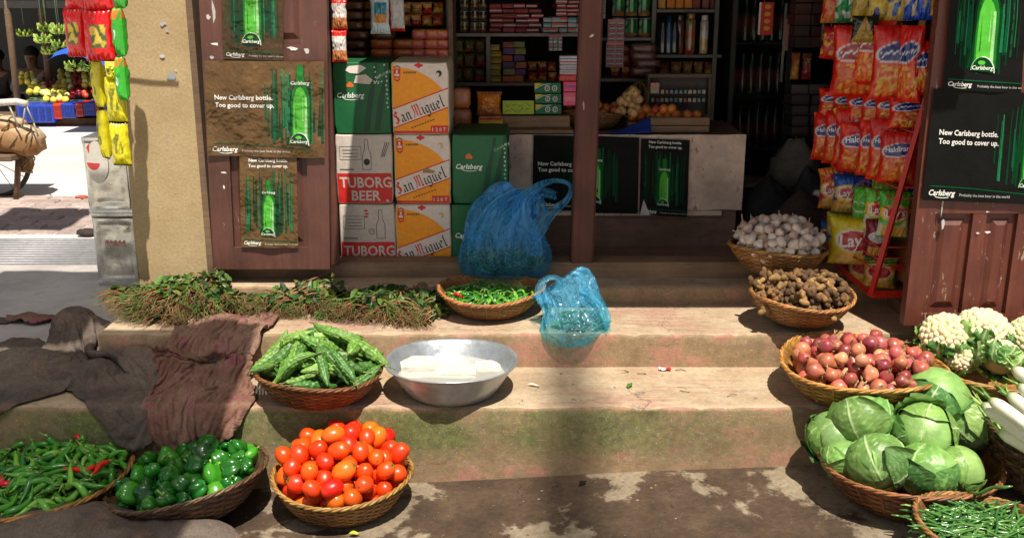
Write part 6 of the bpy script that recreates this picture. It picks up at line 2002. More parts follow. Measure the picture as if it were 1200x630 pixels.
# ---- shelf goods, behind the cartons
def fill_row(px0, px1, pyb, pyt, w, cols, name, label, cat, group, Y=YS + .04, d=.12, gap=.4, kind='box', rows=1, jit=.0):
    x = px0
    zb_ = None
    for r_ in range(rows):
        x = px0 + (jit * (r_ % 2))
        while x + w * .8 < px1:
            ww = w * rnd.uniform(.9, 1.05); h0 = pyb - (pyb - pyt) * r_ / rows; h1 = pyb - (pyb - pyt) * (r_ + 1) / rows + .4
            h1 += rnd.uniform(0, .8)
            c = rnd.choice(cols)
            if kind == 'box':
                x_ = x + rnd.uniform(-1.0, 1.0); boxed(name, label, cat, x_, x_ + ww - gap, h1, h0, Y + rnd.uniform(0, .04), d, tuple(q * rnd.uniform(.75, 1.1) for q in c[0]), group, M_paint, stripes(c) if len(c) > 1 else None, bev=.002, rz=rnd.gauss(0, .09))
            elif kind == 'tin':
                a, b = aty(x, h0, Y), aty(x + ww - gap, h1, Y); rr = (b.x - a.x) / 2; hh = b.z - a.z
                mb = MB(); n = len(c); prof = [(0.001, 0), (rr * .95, 0), (rr, .004)]
                for i in range(n + 1): prof.append((rr, .004 + (hh - .012) * i / n))
                prof += [(rr * 1.02, hh - .006), (rr * .98, hh - .002), (rr * .9, hh - .004), (0.001, hh - .004)]
                mb.lathe(prof, lambda i, a_, r__, z: C(150, 150, 150) if i < 2 or i > n + 3 else c[max(0, min(n - 1, i - 3))] if math.sin(a_ * 1.0 - 4.2) > -.4 or i % 2 else C(200, 205, 195), 20)
                if hh > .06: pass
                o = mb.build(name, M_glassy, loc=((a.x + b.x) / 2, Y + rr, a.z)); tag(o, label, cat, group)
            elif kind == 'soft':
                a, b = aty(x, h0, Y), aty(x + ww - gap, h1, Y)
                cc = c
                packp(b.x - a.x, b.z - a.z, .05, lambda u, v: cc[int(v * len(cc) * .999)], name, rnd.random() * 50, ((a.x + b.x) / 2, Y + .03 + rnd.uniform(0, .02), a.z), label, cat, group=group, rz=rnd.uniform(-.15, .15))
            x += ww
DR, MR_, LR = C(120, 25, 28), C(165, 35, 35), C(200, 70, 60)
WH = C(200, 195, 190)
fill_row(574, 636, 38, 4, 15.5, [(DR, WH, DR), (MR_, DR), (MR_, WH, MR_), (C(90, 20, 25), LR, C(90, 20, 25))], 'biscuit_packet', 'dark red packet with pale lettering stacked on the middle shelf', 'packet', 'red packets on the shelf', rows=6)
fill_row(636, 690, 38, 20, 10, [(C(170, 190, 190), C(70, 150, 160)), (WH, C(150, 160, 190)), (C(190, 190, 185), LR)], 'soap_box', 'pale teal and white box at the right end of the middle shelf', 'box', 'pale boxes on the shelf', rows=3)
fill_row(652, 690, 19, 0, 14, [(LR, WH), (MR_, WH, MR_)], 'soap_box', 'red and white box on the pile of pale boxes', 'box', 'pale boxes on the shelf', rows=4)
for k, px in enumerate((530, 544, 556, 566)):
    fill_row(px - 5, px + 6, 38, -2, 10, [(C(60, 35, 20), C(150, 90, 40), C(70, 30, 20), C(120, 110, 60)), (C(45, 50, 30), C(140, 120, 60), C(60, 40, 20))], 'spice_jar', 'dark round spice jar stacked above the bread packets', 'jar', 'spice jars on the shelf', kind='tin', rows=3)
fill_row(529, 572, 96, 46, 14, [(C(120, 80, 40), C(90, 100, 40)), (C(150, 60, 40), C(100, 90, 60)), (C(110, 90, 50),)], 'snack_packet', 'small mixed brown and green packet heaped on the lower left shelf', 'packet', 'small packets on the lower shelf', kind='soft', rows=3)
fill_row(574, 588, 96, 52, 13.5, [(C(190, 160, 40), C(150, 120, 30)), (C(170, 150, 50),)], 'spice_packet', 'yellow packet in the pile beside the shelf divider', 'packet', 'yellow packets on the lower shelf', rows=6, kind='box')
fill_row(589, 618, 96, 48, 14, [(C(170, 75, 35), C(120, 60, 40)), (C(95, 60, 120),), (C(185, 95, 40),), (C(140, 130, 60),)], 'spice_packet', 'orange or violet packet in the uneven pile on the lower shelf', 'packet', 'orange packets on the lower shelf', rows=6)
fill_row(524, 572, -2, -26, 11, [(C(120, 50, 30), C(150, 110, 50)), (DR,)], 'biscuit_packet', 'packet on the topmost visible shelf', 'packet', 'packets on the top shelf')
WM = [(C(190, 110, 45), C(150, 60, 35)), (C(200, 160, 60), C(170, 90, 40)), (C(170, 45, 40), C(200, 150, 90)), (C(150, 105, 60), C(190, 140, 80))]
fill_row(468, 524, 31, 2, 13, WM, 'snack_packet', 'warm coloured packet heaped at the back above the bread shelf', 'packet', 'packets above the bread shelf', kind='soft', rows=2, Y=4.86)
fill_row(619, 655, 96, 72, 12, WM, 'snack_packet', 'dim warm packet in the dark gap of the lower middle shelf', 'packet', 'packets in the lower middle gap', kind='soft', rows=2, Y=YS + .08)
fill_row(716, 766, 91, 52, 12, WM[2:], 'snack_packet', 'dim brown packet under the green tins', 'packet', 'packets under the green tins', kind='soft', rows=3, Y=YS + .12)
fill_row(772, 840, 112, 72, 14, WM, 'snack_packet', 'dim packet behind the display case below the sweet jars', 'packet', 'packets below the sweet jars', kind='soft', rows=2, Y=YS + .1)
fill_row(526, 690, -24, -48, 12, WM, 'snack_packet', 'packet on the shelf above the red packets', 'packet', 'packets on the upper shelf')
# hanging sachet cards
def sachet_strip(label, px0, px1, py0, py1, Y, cols, nx, ny, top):
    a, b = aty(px0, py1, Y), aty(px1, py0, Y); w, h = b.x - a.x, b.z - a.z; mb = MB()
    mb.box(-w / 2, w / 2, 0, .003, 0, h, C(90, 85, 80)); mb.rect(-w / 2, w / 2, h * .9, h, top, 1)
    for j in range(ny):
        for i in range(nx):
            x = -w / 2 + w * (i + .08) / nx; z = h * .9 * (j + .1) / ny; c = cols[(j) % len(cols)]
            mb.box(x, x + w / nx * .84, -.008, -.001, z, z + h * .9 / ny * .8, c, .003)
    o = mb.build('sachet_strip', M_plastic, loc=((a.x + b.x) / 2, Y, a.z)); tag(o, label, 'sachet strip', 'hanging sachet strips'); return o
sachet_strip('strip of pale sachets with a red header hanging under the middle shelf', 643, 659, 41, 60, 5.38, [C(185, 180, 180), C(150, 140, 140)], 3, 4, C(190, 30, 40))
sachet_strip('long strip of red sachets hanging just right of the wooden post, upper half', 712, 732, 23, 50, 5.3, [C(175, 35, 50), C(160, 150, 150)], 2, 8, C(170, 25, 50))
sachet_strip('strip of red sachets hanging just right of the wooden post, lower half', 710, 731, 50, 79, 5.32, [C(165, 35, 45), C(150, 140, 140)], 2, 9, C(170, 25, 50))
sachet_strip('dim strip of grey sachets at the upper left of the green tins', 703, 710, 0, 22, 5.32, [C(120, 125, 115)], 2, 6, C(70, 80, 70))
# hanging packs above the bread
packp(.085, .16, .035, lambda u, v: C(205, 215, 220) if not (.3 < v < .82 and .2 < u < .9) else (C(210, 130, 25) if v < .52 else C(40, 130, 150)), 'snack_pack', 4, aty(446, 40, 4.5), 'white and teal snack pack hanging above the stacked cartons', 'snack pack', None)
packp(.075, .145, .03, lambda u, v: C(190, 30, 35) if (u < .2 or v < .1 or v > .93) else C(200, 195, 190), 'snack_pack', 6, aty(465, 37, 4.55), 'red edged white pack hanging beside the white and teal one', 'snack pack', None)
for k, (yy, c1) in enumerate(((73, 'lower'), (35, 'upper'))):
    packp(.062, .125, .03, lambda u, v: C(205, 40, 30) if v > .82 or v < .08 else (C(190, 120, 70) if v < .38 else C(210, 200, 195)), 'snack_pack', 7 + k, aty(398.5, yy, 4.2), 'red and white nut pack hanging by the left door, %s one' % c1, 'snack pack', None)
boxed('wall_picture', 'small blue picture card hanging above the bread shelf', 'picture', 503, 521, 12, 28, 4.98, .004, C(60, 100, 150), None, M_paint, lambda mb, w, h: mb.disc(0, h / 2, w * .2, h * .2, C(150, 90, 60), 2))
# ---- right of the post
GT = [(C(190, 110, 60), C(20, 110, 50), C(25, 120, 55), C(20, 100, 50)), (C(190, 120, 70), C(15, 95, 45), C(30, 130, 60))]
fill_row(718, 768, 43.5, 20, 16, GT, 'milk_tin', 'green powder tin with an orange foot on the shelf right of the post', 'tin', 'green tins on the shelf', kind='tin')
fill_row(718, 768, 19, -4, 16, GT, 'milk_tin', 'green powder tin with an orange foot on the shelf right of the post', 'tin', 'green tins on the shelf', kind='tin')
fill_row(772, 841, 10.5, -14, 10, [(C(200, 140, 40), C(215, 170, 70)), (C(210, 120, 30), C(190, 150, 60)), (C(130, 60, 50),)], 'tea_packet', 'yellow orange packet standing on the high right shelf', 'packet', 'yellow packets on the high shelf')
def jar(px, py0, py1, w, cols, label, lid, Y=YS - .1):
    a, b = aty(px - w / 2, py1, Y), aty(px + w / 2, py0, Y); rr = (b.x - a.x) / 2; h = b.z - a.z
    t = thing('sweet_jar', label, 'jar', ((a.x + b.x) / 2, Y + rr, a.z), 0, 'sweet jars on the right shelf'); mb = MB(); n = len(cols)
    prof = [(0.001, 0), (rr * .95, 0), (rr, .006)] + [(rr * (1 + .01 * (i % 2)), .006 + h * .8 * i / (2 * n)) for i in range(2 * n + 1)] + [(rr * .8, h * .86), (rr * .7, h * .88)]
    mb.lathe(prof, lambda i, a_, r_, z: mixc(cols[max(0, min(n - 1, (i - 3) // 2))], C(200, 170, 120), .5 * max(0, n3(a_ * 3, z * 60, 2))), 20); mb.build('jar_body', M_glassy, t)
    mb = MB(); mb.lathe([(rr * .74, h * .86), (rr * .78, h * .87), (rr * .78, h * .98), (rr * .7, h), (0.001, h)], lid, 18); mb.build('lid', M_glassy, t)
jar(797, 18, 63, 12, [C(110, 70, 45), C(80, 50, 40)], 'tall dim jar on the dark shelf, left of the red sweet jar', C(70, 60, 50))
jar(810, 16, 64, 14, [C(150, 40, 35), C(130, 110, 50), C(150, 60, 40), C(110, 90, 50)], 'tall jar of red and green sweets on the dark shelf', C(130, 100, 60))
jar(826, 18, 63, 12, [C(190, 170, 120), C(190, 150, 60), C(185, 185, 190), C(170, 150, 140)], 'tall pale jar of wrapped sweets at the right of the shelf', C(185, 180, 175))
for k, px in enumerate((777, 784, 791)):
    p = aty(px, 64, YS - .12); mb = MB(); s_ = .8
    mb.lathe([(0.001, 0), (.024, 0), (.026, .01), (.026, .1), (.012, .15), (.011, .19), (0.001, .19)], C(18, 24, 32) if k != 1 else C(25, 60, 85), 18)
    o = mb.build('glass_bottle', M_glassy, loc=(p.x, YS - .09, p.z)); tag(o, ('dark bottle left of the blue one beside the sweet jars', 'dark blue bottle beside the sweet jars', 'dark bottle directly left of the tall jars')[k], 'bottle', 'dark bottles on the shelf')
for k in range(4):
    p = aty(755 + rnd.uniform(-3, 3), 89 - k * 9, YS - .02)
    o = loaf(.14, .05, .14, C(95, 60, 50), C(120, 80, 70), 60 + k); o.location = p; o.name = 'flour_bag'
    tag(o, 'small brown bag, one of four stacked below the green tins', 'bag', 'brown bags below the green tins')
# things on the counter
mb = MB(); q0, q1 = aty(762, 157, YC + .08), aty(832, 138, YC + .08)
bxh = q1.z - ZC
tc_ = thing('wooden_crate', 'pale wooden crate on the right end of the counter', 'crate', ((q0.x + q1.x) / 2, YC + .08, ZC))
w_ = q1.x - q0.x
for (x0, x1, y0, y1, z0, z1) in ((-w_/2, w_/2, 0, .014, .002, bxh * .46), (-w_/2, w_/2, 0, .014, bxh * .5, bxh), (-w_/2, w_/2, .25, .264, .002, bxh), (-w_/2, -w_/2 + .014, .015, .249, .002, bxh), (w_/2 - .014, w_/2, .015, .249, .002, bxh), (-w_/2 + .015, w_/2 - .015, .015, .249, .004, .016)):
    mb = MB(); mb.box(x0, x1, y0, y1, z0, z1, BROWN, .002); mb.build('plank', M_sill, tc_)
def fruit(seed, r_, c, name='potato', squash=.85):
    mb = MB(); ellip(mb, r_, r_ * .92, r_ * squash, lambda d: mixc(c, tuple(q * .7 for q in c), .5 + .5 * n3(d.x * 3, d.y * 3, d.z * 3 + seed)), 14, 9, lambda d: 1 + .08 * n3(d.x * 1.5, d.y * 1.5, d.z * 1.5 + seed))
    return mb.build(name, M_onion)
FP = [Proto(fruit(i, .026, rnd.choice([C(215, 120, 45), C(225, 135, 60), C(200, 100, 45)]), 'orange_fruit')) for i in range(4)]
k = 0
for px, py in ((741, 136), (751, 137), (763, 136), (772, 136), (782, 136), (792, 135), (806, 135), (817, 135), (757, 128), (768, 129), (778, 128), (787, 128), (748, 129), (764, 142), (776, 143)):
    o = FP[k % 4].get(); k += 1; p = aty(px, py, YC + .2); o.location = p + Vector((0, 0, 0)); tag(o, 'small orange fruit in the row above the counter crate', 'orange', 'orange fruits on the counter'); o.rotation_euler = (k, k * 2, k)
drop_unused(FP)
mb = MB(); q0, q1 = aty(735, 147, YC + .16), aty(829, 140, YC + .16)
mb.box(q0.x, q1.x, YC + .12, YC + .30, bxh * .0 + ZC + .02, aty(760, 141, YC + .2).z, BROWN, .003); o = mb.build('fruit_tray', M_oldwood); tag(o, 'shallow tray carrying orange fruit behind the crate', 'tray')
# white garlic net bag
t = thing('garlic_net', 'net bag bulging with pale garlic on the counter right of the post', 'net bag', aty(735, 138, YC + .16))
mb = MB()
for i in range(26):
    z = .02 + .11 * rnd.random(); k = math.sin(PI * min(.95, z / .15 + .15)); x = rnd.uniform(-1, 1) * .055 * k + z * .25; y = rnd.uniform(-1, 1) * .045 * k
    mb.M = Matrix.Translation((x, y, z)); s_ = rnd.uniform(.017, .022); mb.blob(lambda d: d * s_ * (1 + .1 * n3(d.x * 3, d.y * 3, i)), C(185, 150, 100), 10, 7)
mb.M = Matrix.Identity(4); mb.build('garlic_bulbs', M_garlic, t)
mb = MB()
for k in range(10):
    a = 2 * PI * k / 10
    mb.tube([(0, 0, 0)] + [((.07 * math.sin(PI * q * .85 + .2)) * math.cos(a) + q * .05, (.06 * math.sin(PI * q * .85 + .2)) * math.sin(a), q * .16) for q in (.1, .3, .5, .7, .9, 1.05)], .0008, C(150, 110, 70), 4)
mb.build('netting', M_wire, t)
c, r = foot(692, 128, 44, ZC, .085)
c = Vector((aty(692, 150, YC + .26).x, YC + .26, ZC)); r = .155
t, M, pf = basket('bamboo_basket', 'brown basket of orange onions on the counter, cut in two by the wooden post', c, r, .085, seed=31, tint=[C(120, 84, 52), C(105, 74, 46), C(135, 95, 60), C(90, 62, 40)])
PLo = [Proto(fruit(50 + i, .024, rnd.choice([C(185, 105, 50), C(200, 120, 60)]), 'onion')) for i in range(3)]
res = settle(M, r, .085, .55, [(.024, [0])] * 40, .03, 1.6, seed=33)
place(PLo, res, 'small orange brown onion in the counter basket behind the post', 'onion', 'onions in the counter basket', rnd); drop_unused(PLo)
# blue cloth wedge
mb = MB(); q0, q1, q2 = aty(716, 157, YC + .07), aty(762, 157, YC + .07), aty(760, 139, YC + .07)
mb.grid(lambda u, v: (q0.x + (q1.x - q0.x) * u, YC + .02 + .1 * v + .008 * n3(u * 5, v * 3), ZC + .003 + (q2.z - ZC) * (u ** 1.3) * (.15 + .85 * v) + .004 * n3(u * 9, v * 5)), 24, 12, C(20, 55, 150))
o = mb.build('blue_cloth', M_cloth); so = o.modifiers.new('t', 'SOLIDIFY'); so.thickness = .003; tag(o, 'folded royal blue cloth on the counter left of the pale crate', 'cloth')
# scales / egg trays (dark glass case) behind
mb = MB(); q0, q1 = aty(758, 132, YC + .42), aty(834, 88, YC + .42)
tcase = thing('display_case', 'dim glass topped display case behind the orange fruit', 'display case', ((q0.x + q1.x) / 2, YC + .42, ZC + .001))
w_, h_ = q1.x - q0.x, q1.z - ZC
mb = MB(); mb.box(-w_/2, w_/2, .06, .12, 0, h_, C(70, 60, 50), .004); mb.build('case_body', M_dark, tcase)
for (x0, x1, z0, z1) in ((-w_/2, w_/2, h_ - .015, h_ + .004), (-w_/2, w_/2, 0, .02), (-w_/2, -w_/2 + .012, .021, h_ - .016), (w_/2 - .012, w_/2, .021, h_ - .016)):
    mb = MB(); mb.box(x0, x1, 0, .058, z0, z1, C(95, 80, 60), .002); mb.build('frame', M_dark, tcase)
for r_ in range(2):
    for i in range(12):
        mb = MB(); mb.box(-.008, .008, 0, .015, 0, .02, rnd.choice([C(150, 70, 60), C(90, 120, 130), C(170, 160, 130)]), .002)
        o = mb.build('sweet_packet', M_plastic, loc=((q0.x + q1.x) / 2 - w_ * .42 + w_ * .8 * i / 11, YC + .40, ZC + h_ * (.45 if r_ else .62))); tag(o, 'tiny sweet packet in the row along the dim display case', 'sweet', 'sweets on the display case')
mb = MB(); p = aty(766, 108, YC + .3)
boxed('food_packet', 'small packet with a red lid standing above the orange fruit', 'packet', 762, 773, 97, 110, YC + .36, .04, C(170, 140, 100), None, M_plastic, stripes([C(150, 120, 90), C(130, 100, 80), C(205, 70, 30)]))

# drinks fridge
YF = 5.5
q0, q1 = aty(846, 240, YF), aty(936, -30, YF)
fr = thing('drinks_fridge', 'tall dark glass door drinks fridge in the unlit back of the shop', 'fridge', ((q0.x + q1.x) / 2, YF, .456))
w_ = q1.x - q0.x
def frp(x0, x1, y0, y1, z0, z1, n, col=C(38, 40, 42), m=M_dark):
    mb = MB(); mb.box(x0, x1, y0, y1, z0, z1, col, .004); mb.build(n, m, fr)
frp(-w_/2, w_/2, .42, .45, 0, 1.75, 'back_panel', C(42, 44, 46)); frp(-w_/2, -w_/2 + .03, 0, .418, 0, 1.75, 'side_panel'); frp(w_/2 - .03, w_/2, 0, .418, 0, 1.75, 'side_panel')
frp(-w_/2 + .031, w_/2 - .031, 0, .418, 1.6, 1.75, 'header'); frp(-w_/2 + .031, w_/2 - .031, 0, .418, 0, .12, 'base')
d_ = MB(); d_.box(-w_/2 + .032, w_/2 - .032, -.012, -.006, .13, 1.59, (1, 1, 1)); d_ = d_.build('glass_door', M_glass, fr)
d2 = MB(); d2.tube([(w_/2 - .06, -.03, .7), (w_/2 - .06, -.03, 1.1)], .008, C(150, 150, 150), 8); d2.build('handle', M_metalp, d_)
fz = [.34, .62, .90, 1.18]
for i, z in enumerate(fz): frp(-w_/2 + .031, w_/2 - .031, .04, .40, z - .012, z, 'fridge_shelf', C(62, 66, 66), M_wire)
bm = MB(); bm.lathe([(0.001, 0), (.028, 0), (.03, .01), (.03, .11), (.024, .15), (.012, .18), (.012, .215), (.014, .22), (.001, .225)], lambda i, a, r_, z: C(150, 60, 50) if .05 < z < .12 and i == 3 else C(45, 60, 50), 14)
bo = Proto(bm.build('drink_bottle', M_glassy))
for z in fz:
    for i in range(6):
        o = bo.get(); o.location = ((q0.x + q1.x) / 2 - w_ * .36 + i * w_ * .145, YF + .1, .456 + z + .001); tag(o, 'dim bottle standing on a shelf inside the dark drinks fridge', 'bottle', 'bottles inside the fridge')
def cal(mb, w, h):
    mb.rect(-w / 2, w / 2, 0, h, C(215, 60, 40), 1)
    mb.rect(-w * .5, -w * .38, 0, h, C(235, 235, 225), 2)
    for z in (.2, .42, .64, .86): mb.disc(w * .1, h * z, w * .22, h * .07, C(235, 170, 60), 2)
boxed('wall_sign', 'narrow bright red and orange sign standing high before the dark fridge', 'sign', 888, 907, 3, 41, YF - .08, .01, C(220, 215, 200), None, M_paint, cal)
boxed('wall_sign', 'pale pink paper strip hanging right of the red sign in the dark', 'sign', 917, 926, 22, 60, YF - .06, .005, C(170, 120, 110), None, M_paint)
# dark column of packets between fridge and rack
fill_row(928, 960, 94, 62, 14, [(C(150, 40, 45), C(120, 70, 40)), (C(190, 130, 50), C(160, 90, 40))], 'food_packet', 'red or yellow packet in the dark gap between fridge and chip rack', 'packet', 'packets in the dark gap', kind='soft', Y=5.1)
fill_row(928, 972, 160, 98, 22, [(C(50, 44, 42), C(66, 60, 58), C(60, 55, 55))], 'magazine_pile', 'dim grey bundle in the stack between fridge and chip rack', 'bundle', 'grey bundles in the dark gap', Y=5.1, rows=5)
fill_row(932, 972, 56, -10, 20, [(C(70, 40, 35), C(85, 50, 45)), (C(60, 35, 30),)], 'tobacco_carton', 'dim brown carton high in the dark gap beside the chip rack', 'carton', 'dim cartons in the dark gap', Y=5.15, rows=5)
# floor sacks in the dark
def floorbag(px, py, Y, rx, rz_, col, label, seed, name='grain_sack'):
    p = aty(px, py, Y); mb = MB()
    mb.blob(lambda d: Vector((d.x * rx, d.y * rx * .8, max(-1, d.z * 1.0) * rz_ + rz_ + max(0, d.z - .75) * rz_ * 1.5)) * 1.0 * (1 + .12 * n3(d.x * 2, d.y * 2, d.z * 2 + seed) + .16 * abs(n3(d.x * 4, d.y * 4, d.z * 1.2 + seed))), lambda d: tuple(c * (1 + .2 * n3(d.x * 4, d.y * 4, d.z * 3)) for c in col), 28, 20)
    o = mb.build(name, M_cloth, loc=p); tag(o, label, 'sack'); return o
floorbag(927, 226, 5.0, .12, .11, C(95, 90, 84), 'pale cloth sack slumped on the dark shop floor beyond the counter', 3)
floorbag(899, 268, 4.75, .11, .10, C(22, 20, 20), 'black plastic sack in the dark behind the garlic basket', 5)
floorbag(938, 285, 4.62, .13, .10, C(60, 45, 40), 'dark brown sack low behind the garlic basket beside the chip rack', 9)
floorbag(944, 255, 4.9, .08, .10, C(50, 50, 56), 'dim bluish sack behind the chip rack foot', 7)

# ================================================================== CHIP RACK
RA = Vector((1.345, 4.33, ZS)); RB = Vector((1.385, 3.78, ZS - .03))
rk = thing('chip_rack', 'red wire rack of snack packs leaning beside the right hand door', 'rack', RB)
REDP = C(200, 40, 22)
def bar(n, a, b, w=.012, col=REDP, nn=4):
    mb = MB(); mb.tube([Vector(a) - RB, Vector(b) - RB], w, col, nn, smooth=False); return mb.build(n, M_metalp, rk)
topB = aty(1101, 62, 3.82); lean = (topB - RB) / (topB.z - RB.z)
def up(P, z): return P + lean * (z - P.z)
DX = Vector((.17, 0, 0))
bar('front_post', RB, up(RB, 1.75), .013); bar('rear_post', RA, up(RA, 1.75), .010, C(140, 30, 20))
bar('base_bar', RB, RA, .014); bar('base_bar', RB, RB + Vector((.145, .0, 0)), .015); bar('base_bar', RA, RA + DX, .012)
bar('base_bar', RB + Vector((.0, 0, .11)) + DX * .4, RB + DX * .85 + Vector((0, .02, .11)), .006)
# brown back board
mb = MB(); q = [RB + DX * .95 + Vector((.0, 0, .02)), RA + DX * .95, up(RA, 1.75) + DX * .9, up(RB, 1.75) + DX * .9]
mb.add([tuple(p - RB) for p in q] + [tuple(p - RB + Vector((.012, 0, 0))) for p in q], [(0, 3, 2, 1), (4, 5, 6, 7), (0, 1, 5, 4), (1, 2, 6, 5), (2, 3, 7, 6), (3, 0, 4, 7)], C(150, 95, 50)); mb.build('back_board', M_card, rk)
def wire_shelf(z, h):
    t0 = up(RB, z); t1 = up(RA, z); mb = MB(); o = RB
    for hh in (0, h * .5, h):
        mb.tube([up(RB, z + hh) - o + Vector((-.02, 0, 0)), up(RA, z + hh) - o + Vector((-.02, 0, 0))], .0028, C(190, 40, 25), 5)
        mb.tube([up(RB, z + hh) - o + Vector((-.02, 0, 0)), up(RB, z + hh) - o + DX * .9], .0028, C(190, 40, 25), 5)
        mb.tube([up(RA, z + hh) - o + Vector((-.02, 0, 0)), up(RA, z + hh) - o + DX * .9], .0028, C(190, 40, 25), 5)
    for k in range(13):
        q = t0.lerp(t1, k / 12) - o
        mb.tube([q + Vector((-.02, 0, 0)) + lean * h, q + Vector((-.02, 0, 0)), q + DX * .9], .0018, C(175, 38, 25), 4)
    mb.build('wire_basket', M_wire, rk)
zs_r = [.60, .83, 1.08, 1.33, 1.56]
for z in zs_r: wire_shelf(z, .085)
def lays(base, base2, seed, px, py, Y, w, h, label, txt="Lay's", rz=-.35, tilt=0, badge=C(190, 30, 35), disc_c=C(235, 190, 60)):
    cx, cz = .5, .56
    def cf(u, v):
        d = math.hypot((u - cx) * w, (v - cz) * h) / w
        dd = math.hypot((u - cx) / .36, (v - cz) / (.125 * w / h * 1.5))
        if v < .05 or v > .95: return tuple(c * .8 for c in base)
        if dd < 1: return badge
        if dd < 1.18: return C(225, 220, 210)
        if dd < 1.5 and disc_c: return disc_c
        if v < .30 and abs(u - .5) < .4: return mixc(C(215, 160, 60), C(235, 200, 110), .5 + .5 * n3(u * 9, v * 14, seed))
        return base if v > .33 + .12 * math.sin(u * 5 + seed) else base2
    p = aty(px, py, Y)
    return packp(w, h, .07, cf, 'snack_pack', seed, p, label, 'snack pack', [(txt, w * .34, 0, h * cz - w * .1, C(235, 235, 235), .12)] if txt else None, rz=rz, tilt=tilt, group='snack packs in the red rack')
def redpack(seed, px, py, Y, w, h, label, rz=-.35, tilt=0, mix=0, txt='Haldiram'):
    def cf(u, v):
        dd = ((u - .5) / .4) ** 2 + ((v - .66 - .12 * (u - .5)) / .12) ** 2
        if dd < 1:
            if not txt and abs(v - .66 - .12 * (u - .5) - .022 * math.sin(u * 52) - .012 * math.sin(u * 23)) < .013 and dd < .75: return C(225, 225, 230)
            return C(20, 40, 120) if mix != 2 else C(150, 20, 30)
        if dd < 1.3: return C(210, 205, 210)
        if .08 < v < .48 and .12 < u < .88:
            q = n3(u * 7, v * 12, seed)
            return C(215, 110, 25) if q > .1 else (C(195, 70, 20) if q > -.2 else C(225, 160, 50)) if mix != 1 else (C(60, 110, 170) if q > .2 else C(210, 170, 60) if q > -.1 else C(200, 50, 20))
        return C(205, 28, 14) if n3(u * 3, v * 3, seed) < .2 else C(225, 50, 18)
    return packp(w, h, .06, cf, 'snack_pack', seed, aty(px, py, Y), label, 'snack pack', [(txt, w * .19, 0, h * .635, C(230, 230, 235), .12)] if txt else None, rz=rz, tilt=tilt, group='snack packs in the red rack')
Yr = [4.28, 4.16, 4.05, 3.94, 3.85]
# bottom shelf (yellow pack), middle
lays(C(215, 195, 20), C(225, 205, 40), 1, 1000, 310, 4.0, .21, .19, 'big yellow pack with a red oval badge on the lowest rack shelf', rz=-.3, disc_c=None)
lays(C(205, 190, 30), C(60, 110, 180), 2, 984, 290, 4.2, .13, .15, 'yellow and blue pack leaning behind the big yellow pack', rz=-.35)
lays(C(40, 90, 170), C(30, 60, 140), 3, 970, 290, 4.3, .08, .12, 'blue pack at the far left end of the lowest rack shelf', txt=None, rz=-.5)
lays(C(130, 30, 45), C(110, 25, 40), 4, 1026, 300, 3.92, .10, .15, 'dark red pack in shade at the right end of the lowest rack shelf', txt=None, rz=-.2, badge=C(200, 200, 200), disc_c=None)
lays(C(190, 30, 60), C(215, 150, 50), 5, 974, 245, 4.30, .115, .16, 'pink pack with a red oval badge, leftmost on the second rack shelf', rz=-.3)
lays(C(35, 80, 170), C(215, 150, 50), 6, 991, 250, 4.18, .12, .165, 'blue pack with a red oval badge beside the pink one', rz=-.3)
lays(C(90, 190, 50), C(110, 200, 70), 7, 1010, 268, 4.05, .10, .17, 'plain green pack seen edge on between the blue and green packs', txt=None, rz=-.9, disc_c=None, badge=C(90, 180, 60))
lays(C(95, 185, 55), C(215, 210, 180), 8, 1027, 272, 3.96, .115, .175, 'green and white pack with a red badge on the second rack shelf', rz=-.25)
lays(C(80, 180, 60), C(200, 205, 170), 9, 1045, 278, 3.86, .12, .18, 'green pack with a red badge, rightmost on the second rack shelf', rz=-.2)
for k, (px, py, Y, col, lab) in enumerate(((998, 212, 4.2, C(30, 60, 150), 'dark blue pack lying on the green packs in the rack'), (1018, 216, 4.08, C(25, 50, 120), 'blue pack wedged behind the green packs of the rack'), (990, 205, 4.26, C(70, 150, 60), 'green pack lying flat above the pink pack'), (1040, 222, 3.96, C(120, 170, 60), 'lime pack lying above the rightmost green pack'))):
    packp(.13, .1, .06, lambda u, v: mixc(col, C(215, 150, 50), .7 if (u - .5) ** 2 + (v - .5) ** 2 < .03 else 0), 'snack_pack', k + 30, aty(px, py + 6, Y), lab, 'snack pack', rz=-.3, tilt=-.9, group='snack packs in the red rack')
# third shelf: row of red packs
names = ['first', 'second', 'third', 'fourth', 'fifth', 'sixth', 'seventh']
for k, (px, py) in enumerate(((968, 184), (980, 188), (993, 192), (1006, 198), (1020, 202), (1034, 207), (1050, 211))):
    redpack(40 + k, px, py + 4, 4.3 - k * .072, (.13, .12, .13, .18, .12, .13, .15)[k], .20 + .02 * (k % 3), 'red snack pack with a blue badge, %s from the left in the long rack row' % names[k], rz=-.45 + .06 * (k % 3), mix=(0, 0, 0, 0, 1, 0, 0)[k], txt='Haldiram')
for k in range(5):
    redpack(50 + k, 985 + k * 16, 156 + k * 5, 4.28 - k * .08, .10, .09, 'red pack lying flat behind the long row, number %s from the left' % names[k], rz=-.3, tilt=-1.0, txt='')
